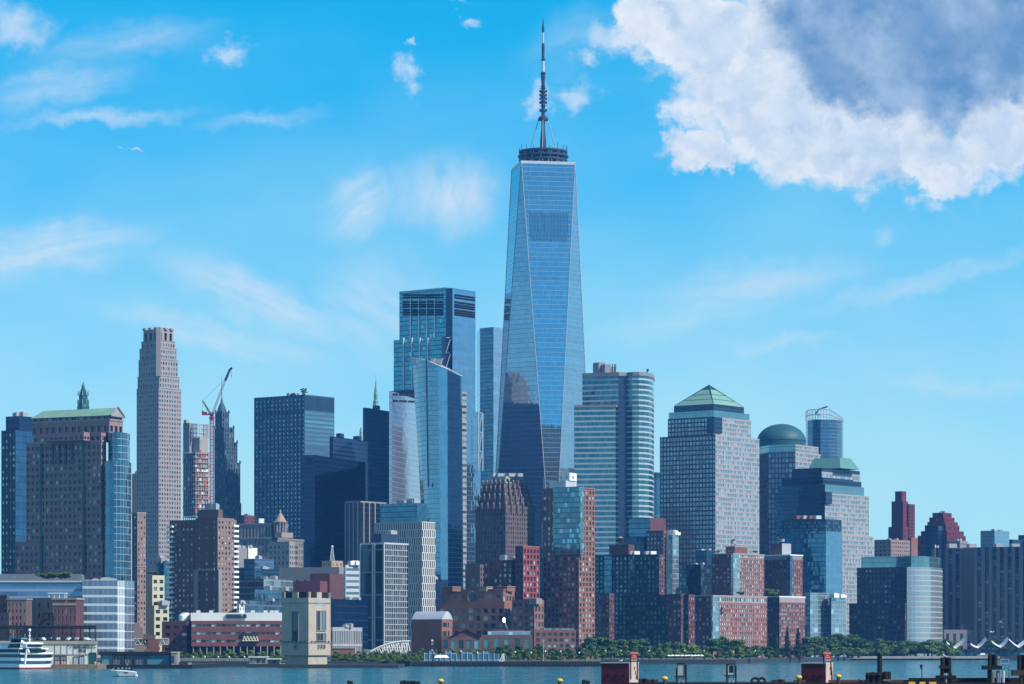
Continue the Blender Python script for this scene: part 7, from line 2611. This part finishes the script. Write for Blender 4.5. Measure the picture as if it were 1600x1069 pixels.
# ================================================================== the old timber pier in front
D_ = 400.0
T1 = solid('tarred_timber', (.014, .013, .016), .9, var=.6, scale=1.2)
T2 = solid('worn_timber', (.05, .035, .03), .9, var=.6, scale=1.5)
T3 = solid('grey_timber', (.16, .15, .14), .9, var=.5, scale=1.5)
YL = solid('yellow_paint', (.72, .42, .06), .6, var=.3, scale=2)
RUST = solid('rusty_deck', (.11, .05, .035), .9, var=.6, scale=1.0)


def pz(y, d=D_): return Z(y, d)


def bxp(m_, x0, x1, y0, y1, d, dep, mat):
    """block from picture edges, dep metres deep behind distance d"""
    m_.box(((X(x0, d) + X(x1, d)) / 2, d + dep / 2, (Z(y0, d) + Z(y1, d)) / 2), (X(x1, d) - X(x0, d), dep, Z(y0, d) - Z(y1, d)), mat)


t_ = thing('timber_jetty', 'dark old timber jetty along the lower right edge of the view', 'jetty', (X(1250, D_), D_, 0))
m_ = MB()
bxp(m_, 985, 1700, 1067, 1076, 398, 14, T1)
m_.build('deck', t_)
m_ = MB(); bxp(m_, 1240, 1420, 1062.5, 1067, 401, .5, RUST); m_.build('curb_beam', t_)
m_ = MB(); bxp(m_, 1420, 1700, 1059.3, 1067, 402, .6, T1); m_.build('curb_beam', t_)
m_ = MB(); bxp(m_, 500, 985, 1071.5, 1076, 399, 12, T1); m_.build('deck', t_)
for i in range(28):
    x_ = 510 + i * 41
    m_ = MB(); m_.tube([(X(x_, 399), 399, -1), (X(x_, 399), 399, pz(1074))], .2, T1, 7); m_.build('pile', t_)
rr = random.Random(5)
for k, (x_, w_) in enumerate(((1005, 12), (1022, 9), (1216, 16), (1345, 10), (1415, 7))):
    m_ = MB()
    for j in range(4):
        xj = x_ - w_ / 2 + w_ * j / 3
        h = rr.uniform(1.5, 5)
        m_.box((X(xj, 404), 404 + rr.uniform(0, 1), pz(1067) + h * .04), (w_ / 3 * .085, .4, h * .084), T2 if j % 2 else T1, rr.uniform(-.2, .2))
    m_.build('timber_block', t_)
for k, (x0, x1) in enumerate(((1420, 1430), (1437, 1446), (1452, 1463))):
    m_ = MB(); bxp(m_, x0, x1, 1065.6, 1069, 397.6, .4, YL); m_.build('yellow_curb', t_)

# red huts with warning signs


def hut(pl, pc, pr, yt, label, slabel, sx0, sx1, lean):
    d = D_
    t_ = thing('pier_hut', label, 'hut', (X(pc, d), d, pz(1067)))
    q = quad(pl, pc, pr, d, 22)
    m_ = MB()
    mr = solid('maroon_paint', (.13, .018, .028), .65, var=.7, scale=.5)
    m_.prism(q, pz(1076), pz(yt + 1.2), mr)
    m_.build('wall', t_)
    m_ = MB()
    C, R = np.array(q[0]), np.array(q[1])
    e = (R - C) / np.linalg.norm(R - C)
    n_ = np.array([e[1], -e[0]])
    L = np.linalg.norm(R - C)
    ang = atan2(e[1], e[0])
    c = C + e * L / 2 + n_ * .03
    m_.box((c[0], c[1], (pz(1076) + pz(yt + 1.2)) / 2), (L, .06, pz(yt + 1.2) - pz(1076) - .01), solid('chalky_pink', (.50, .36, .33), .8, var=.7, scale=.9), ang)
    m_.build('end_panel', t_)
    m_ = MB()
    cen = np.mean(np.array(q), 0)
    qo = [tuple(np.array(p) + (np.array(p) - cen) * .05) for p in q]
    m_.prism(qo, pz(yt + 1.2), pz(yt - .6), solid('hut_roof', (.50, .47, .45), .8, var=.4, scale=.6), bottom=True)
    m_.build('roof', t_)
    m_ = MB()
    for k in range(3):
        p = C + e * L * (.55 + .1 * k) + n_ * .07
        m_.box((p[0], p[1], pz(yt + 9 + 7 * k)), (.25, .08, .5), T2, ang)
    m_.build('rust_patch', t_)
    for f in (.25, .55, .8):
        p = np.array(q[3]) + (C - np.array(q[3])) * f
        a2 = radians(-22)
        m_ = MB(); m_.box((p[0] - .02, p[1] - .05, pz(yt + 20)), (.3, .08, .3), T1, a2); m_.build('vent_hole', t_)
    s_ = thing('warning_sign', slabel, 'sign', (X((sx0 + sx1) / 2, d - 1.5), d - 1.5, pz(1036)))
    xs0, xs1 = X(sx0, d - 1.5), X(sx1, d - 1.5)
    m_ = MB()
    for x_ in (xs0 - .03, xs1 + .03):
        m_.tube([(x_, d - 1.4, pz(1062)), (x_ - lean * .6, d - 1.4, pz(1017.6))], .09, T1, 5)
    m_.build('post', s_)
    m_ = MB()
    mred = solid('sign_red', (.62, .012, .02), .5, var=.1)
    sl_ = -lean * .5
    m_.quads([[(xs0 + sl_ * .4, d - 1.52, pz(1030)), (xs1 + sl_ * .4, d - 1.52, pz(1030)), (xs1 + sl_, d - 1.52, pz(1018.5)), (xs0 + sl_, d - 1.52, pz(1018.5))]], mred)
    m_.quads([[(xs1 + sl_ * .4, d - 1.46, pz(1030)), (xs0 + sl_ * .4, d - 1.46, pz(1030)), (xs0 + sl_, d - 1.46, pz(1018.5)), (xs1 + sl_, d - 1.46, pz(1018.5))]], M['gear'])
    bo = m_.build('board', s_)
    m_ = MB()
    m_.box(((xs0 + xs1) / 2 + sl_ * .4, d - 1.48, pz(1031.6)), (xs1 - xs0, .06, .2), M['gear'])
    m_.build('bracket', s_)
    mwh = solid('sign_white', (.8, .8, .8), .5, var=.05)
    for body, y, sz in (('DANGER', 1020.8, .27), ('NO', 1024.6, .22), ('WAKE', 1027.6, .24)):
        text(body, sz * 1.12, ((xs0 + xs1) / 2 + sl_ * .75, d - 1.55, pz(y)), (pi / 2, 0, 0), mwh, s_, sx=.85)


hut(939.5, 983, 997, 1035.5, 'maroon box hut with pale right end, taller red sign upright behind it', 'upright red warning sign on the maroon hut nearer the middle', 985.8, 995.6, 0)
hut(1252, 1290, 1301, 1036, 'maroon box hut with leaning red sign, left of the black piling block', 'leaning red warning sign on the maroon hut nearer the right', 1290, 1300, .5)

# yellow mushroom bollards
for k, (x_, y, lab) in enumerate(((688.5, 1060.5, 'leftmost yellow bollard, alone on the jetty below the brick halls'), (874.5, 1060, 'yellow bollard left of the nearer maroon hut'), (1038.5, 1056.8, 'yellow bollard between the maroon hut and the first post-mounted box'),
                                  (1248, 1055, 'yellow bollard tucked against the left side of the second maroon hut'), (1310, 1053.6, 'yellow bollard right of the second maroon hut'))):
    t_ = thing('bollard', lab, 'bollard', (X(x_, 397), 397, pz(1070)))
    c = (X(x_, 397), 397, 0)
    s_ = .0832
    z1_ = pz(y, 397)
    m_ = MB(); m_.lathe(c, [(3.0 * s_, pz(1076)), (2.6 * s_, z1_ - 6.5 * s_)], T2, 12); m_.build('shaft', t_)
    m_ = MB()
    m_.lathe(c, [(2.6 * s_, z1_ - 7 * s_), (3.2 * s_, z1_ - 5.5 * s_), (4.9 * s_, z1_ - 4.6 * s_), (5.2 * s_, z1_ - 3.4 * s_), (4.4 * s_, z1_ - 1.6 * s_), (2.6 * s_, z1_ - .4 * s_), (.05, z1_)], YL, 18)
    m_.build('cap', t_, smooth=True)

# post-mounted boxes
for k, (x0, x1, yt, yb, lab) in enumerate(((1057.5, 1070, 1037, 1056, 'grey box mounted between two black posts, first from the left'), (1136, 1148, 1038, 1055, 'pale box mounted between two black posts, second from the left'))):
    t_ = thing('instrument_box', lab, 'box', (X((x0 + x1) / 2, D_), D_, pz(1070)))
    for a, hh in ((x0 - 1.2, yt + 8 * (k == 0) - 1), (x1 + .8, yt + 2)):
        m_ = MB(); bxp(m_, a, a + 2.2, hh, 1076, D_, .25, T1); m_.build('post', t_)
    m_ = MB(); bxp(m_, x0 + 1, x1 + .6, yt, yb - 1, D_ - .1, .3, M['gear'] if k == 0 else M['steel']); m_.build('panel', t_)
    m_ = MB()
    for a, c_, y0, y1 in ((x0 + .3, x1 + 1, yt - .8, yt + .4), (x0 + .3, x0 + 1.4, yt, yb), (x1, x1 + 1, yt, yb), (x0 - 4, x1 + 3, yb, yb + 1.8), (x0 - 2, x1 + 2, yb + 3, yb + 4)):
        bxp(m_, a, c_, y0, y1, D_ - .22, .4, T1)
    m_.build('frame', t_)
    if k:
        m_ = MB(); bxp(m_, x0 + 3.5, x1 - 2.5, yt + 2.5, yb - 4, D_ - .14, .05, T1); m_.build('dial', t_)
    m_ = MB(); m_.tube([(X(x0 + 2, D_), D_, pz(yb)), (X(x0 + 5, D_), D_ + .1, pz(1073))], .07, M['steel'], 5); m_.tube([(X(x1 - 2, D_), D_, pz(yb)), (X(x1 - 3, D_), D_ + .1, pz(1073))], .07, M['steel'], 5); m_.build('strut', t_)


def piling(label, parts, x_, name='timber_dolphin', cat='piling'):
    t_ = thing(name, label, cat, (X(x_, D_), D_, pz(1070)))
    for (nm, x0, x1, y0, y1, mat, dd, dep) in parts:
        m_ = MB()
        n_ = max(1, int(round((x1 - x0) / 4.5))) if nm == 'pile' else 1
        for j in range(n_):
            a, c_ = x0 + (x1 - x0) * j / n_, x0 + (x1 - x0) * (j + 1) / n_
            if nm == 'pile':
                r = (X(c_, D_) - X(a, D_)) / 2
                m_ = MB()
                hh = rr.uniform(-.6, .6)
                m_.lathe((X((a + c_) / 2, D_ + dd), D_ + dd + (j % 2) * .25, 0), [(r * 1.35, pz(y1)), (r * 1.3, pz(y0 + hh) - .06), (r * 1.1, pz(y0 + hh))], mat, 9)
                m_.build('pile', t_)
            else:
                bxp(m_, a, c_, y0, y1, D_ + dd, dep, mat)
                m_.build(nm, t_)
    return t_


piling('squat black piling block with one taller pile standing out of it', [('pile', 1353, 1380, 1050.5, 1076, T1, 0, 1), ('pile', 1381, 1392, 1050, 1076, T1, .1, 1), ('pile', 1371.5, 1377.5, 1021, 1052, T1, .6, 1),
       ('band', 1380, 1392.5, 1061.5, 1064.5, T3, -.55, .3), ('band', 1352.5, 1380.5, 1053, 1054.2, T2, -.5, .2)], 1372)
piling('tall black piling with cross beam, a white gull on its top', [('pile', 1470, 1485.6, 1027, 1052, T1, 0, 1), ('band', 1469, 1486, 1040, 1045, T1, -.45, 1.2), ('beam', 1464, 1494, 1055.5, 1060, T1, -.3, 1.4), ('pile', 1469.5, 1474, 1050, 1076, T1, .1, 1), ('pile', 1482.5, 1487, 1050, 1076, T1, .1, 1),
       ('pipe', 1478, 1479.4, 1052, 1076, M['steel'], -.2, .12), ('block', 1486, 1494, 1060, 1064, T2, -.2, .6)], 1478)
piling('black piling with wide cap and pale lower legs, left of the ladder', [('pile', 1544, 1557, 1022.5, 1042, T1, 0, 1), ('cap', 1536.5, 1566, 1040, 1046.5, T1, -.5, 1.6), ('pile', 1543.5, 1549, 1046, 1076, T2, .1, 1), ('pile', 1548.5, 1553, 1050, 1076, T3, -.2, 1), ('pile', 1557, 1564, 1048, 1076, solid('weathered_blue', (.16, .18, .24), .9, var=.5), -.1, 1), ('pile', 1566, 1569.5, 1049, 1076, M['steel'], .3, 1), ('pile', 1556, 1559, 1024, 1042, solid('mossy_timber', (.05, .09, .04), .9), .2, 1)], 1551)
piling('black piling cut by the right edge of the view', [('pile', 1590, 1622, 1023.5, 1049, T1, 0, 1), ('block', 1582, 1600, 1047, 1056, T2, -.3, 1.2), ('pile', 1593, 1606, 1054, 1076, T2, .1, 1), ('beam', 1586, 1620, 1049, 1054, T1, -.2, 1.2)], 1600)
piling('low pair of black pile heads at the bottom edge, left of the leftmost yellow bollard', [('pile', 636, 656, 1064.5, 1076, T1, 0, 1), ('pile', 625.5, 634.5, 1063.5, 1076, T1, .3, 1)], 640)
piling('single low black pile head at the bottom edge below the ventilation tower', [('pile', 543, 551, 1063.8, 1076, T1, 0, 1)], 547)
piling('low timber stubs just right of the maroon hut with the upright sign', [('pile', 998, 1011, 1060.6, 1076, T1, 0, 1), ('pile', 1012, 1028, 1061.6, 1076, T2, .4, 1)], 1012)
piling('low timber stub left of the maroon hut with the upright sign', [('pile', 910, 921, 1063, 1076, T1, 0, 1)], 916)
for k, x_ in enumerate((1180, 1190)):
    t_ = thing('rubber_tyre', ('left' if k == 0 else 'right') + ' one of two black fender tyres lying on the jetty', 'tyre', (X(x_, 399), 399, pz(1064)))
    m_ = MB()
    c = np.array((X(x_, 399), 399, pz(1063.5)))
    pts = [c + np.array((.45 * cos(a), .12 * sin(a), .32 * sin(a))) for a in [k2 * pi / 8 for k2 in range(17)]]
    m_.tube(pts, .17, M['black'], 8, False)
    m_.build('tread', t_)
t_ = thing('marker_post', 'thin post with a small dark box on top between the piling blocks', 'post', (X(1440, D_), D_, pz(1064)))
m_ = MB(); m_.tube([(X(1441, D_), D_, pz(1066)), (X(1440, D_), D_, pz(1044))], .06, T1, 5); m_.build('pole', t_)
m_ = MB(); bxp(m_, 1438, 1441.4, 1038.5, 1045, D_ - .15, .3, T1); m_.build('box', t_)
t_ = thing('ladder', 'thin grey steel ladder rail standing on the jetty near the right edge', 'ladder', (X(1573, D_), D_ + 1, pz(1062)))
m_ = MB()
for x_ in (1565.5, 1578.5):
    m_.tube([(X(x_, D_), D_ + 1, pz(1062)), (X(x_, D_), D_ + 1, pz(1030.5))], .05, M['gear'], 5)
m_.build('rail', t_)
for y in (1030.5, 1037, 1044):
    m_ = MB(); m_.tube([(X(1565.5, D_), D_ + 1, pz(y)), (X(1578.5, D_), D_ + 1, pz(y))], .045, M['gear'], 5); m_.build('rung', t_)

# gulls
GW = solid('gull_white', (.78, .78, .78), .7, var=.05)
GG = solid('gull_grey', (.22, .23, .25), .7, var=.05)


def gull(name, label, loc, rz, s, flying, flap=.3, pitch=0.0):
    m_ = MB()
    prof = [(.02, -.30), (.05, -.24), (.075, -.12), (.085, 0), (.075, .1), (.05, .16), (.052, .20), (.045, .25), (.015, .28), (.012, .33)]
    R_ = []
    for r, x in prof:
        zc = .02 * (x > .14) + (.03 if (x > .14 and not flying) else 0) * 2
        R_.append([(x, r * cos(k * pi / 4), zc + r * sin(k * pi / 4)) for k in range(8)])
    for i in range(len(R_) - 1):
        for k in range(8):
            m_.quads([[R_[i][k], R_[i + 1][k], R_[i + 1][(k + 1) % 8], R_[i][(k + 1) % 8]]], GW)
    for sg in (-1, 1):
        if flying:
            sec = [(.06, .0, .11, .02), (.28, .10 + flap * .2, .10, .016), (.52, .06 + flap * .5, .06, .01), (.70, flap * .62, .015, .005)]
        else:
            sec = [(.085, .05, .12, .02), (.09, .03, .11, .02), (.08, .02, .05, .01), (.07, .01, .02, .01)]
        rings = []
        for i, (y, z, c, th) in enumerate(sec):
            xo = -.02 - .06 * i if flying else -.02 - .09 * i
            rings.append([(xo + c, sg * y, z), (xo, sg * y, z + th), (xo - c, sg * y, z), (xo, sg * y, z - th)])
        m_.loft(rings if sg < 0 else [r[::-1] for r in rings], GG)
    m_.loft([[(-.26, -.04, 0), (-.26, .04, 0), (-.26, .04, .015), (-.26, -.04, .015)], [(-.42, -.08, -.01), (-.42, .08, -.01), (-.42, .08, 0), (-.42, -.08, 0)]], GW)
    if not flying:
        for sg in (-1, 1):
            m_.tube([(0, sg * .03, -.06), (.01, sg * .03, -.2)], .008, YL, 4)
    o = m_.build(name)
    o.location = loc
    o.scale = (s, s, s)
    o.rotation_euler = (0, pitch, rz)
    tag(o, label, 'gull')


gull('gull', 'white gull perched on top of the tall black piling', (X(1475.5, 400), 400, pz(1027) + .2), 2.6, 1.1, False, pitch=-.45)
gull('gull', 'flying gull with raised wings, high over the white tents', (X(1562, 380), 380, Z(972, 380)), 2.0, 1.0, True, .9)
gull('gull', 'flying gull gliding lower, just above the low arcade', (X(1550, 380), 380, Z(987.5, 380)), .6, 1.0, True, .15)
gull('gull', 'tiny white gull standing on the roof of the hut with the upright sign', (X(970.5, 401), 401, pz(1034.6) + .2), .4, .8, False)

# ------------------------------------------------------------------ haze over the river
hz = MB()
hz.box((0, 1700, 300), (3200, 3620, 604), M['white'])
ho = hz.build('haze')
ho.data.materials.clear()
hm = bpy.data.materials.new('haze')
hm.use_nodes = True
hm.node_tree.nodes.clear()
t = NT(hm.node_tree)
o_ = t.node('ShaderNodeOutputMaterial')
pv = t.node('ShaderNodeVolumePrincipled')
pv.inputs['Color'].default_value = (.11, .40, 1.0, 1)
pv.inputs['Density'].default_value = 0.000055
pv.inputs['Anisotropy'].default_value = 0.0
t.l.new(pv.outputs[0], o_.inputs['Volume'])
ho.data.materials.append(hm)
tag(ho, kind='stuff')
ho.visible_shadow = True
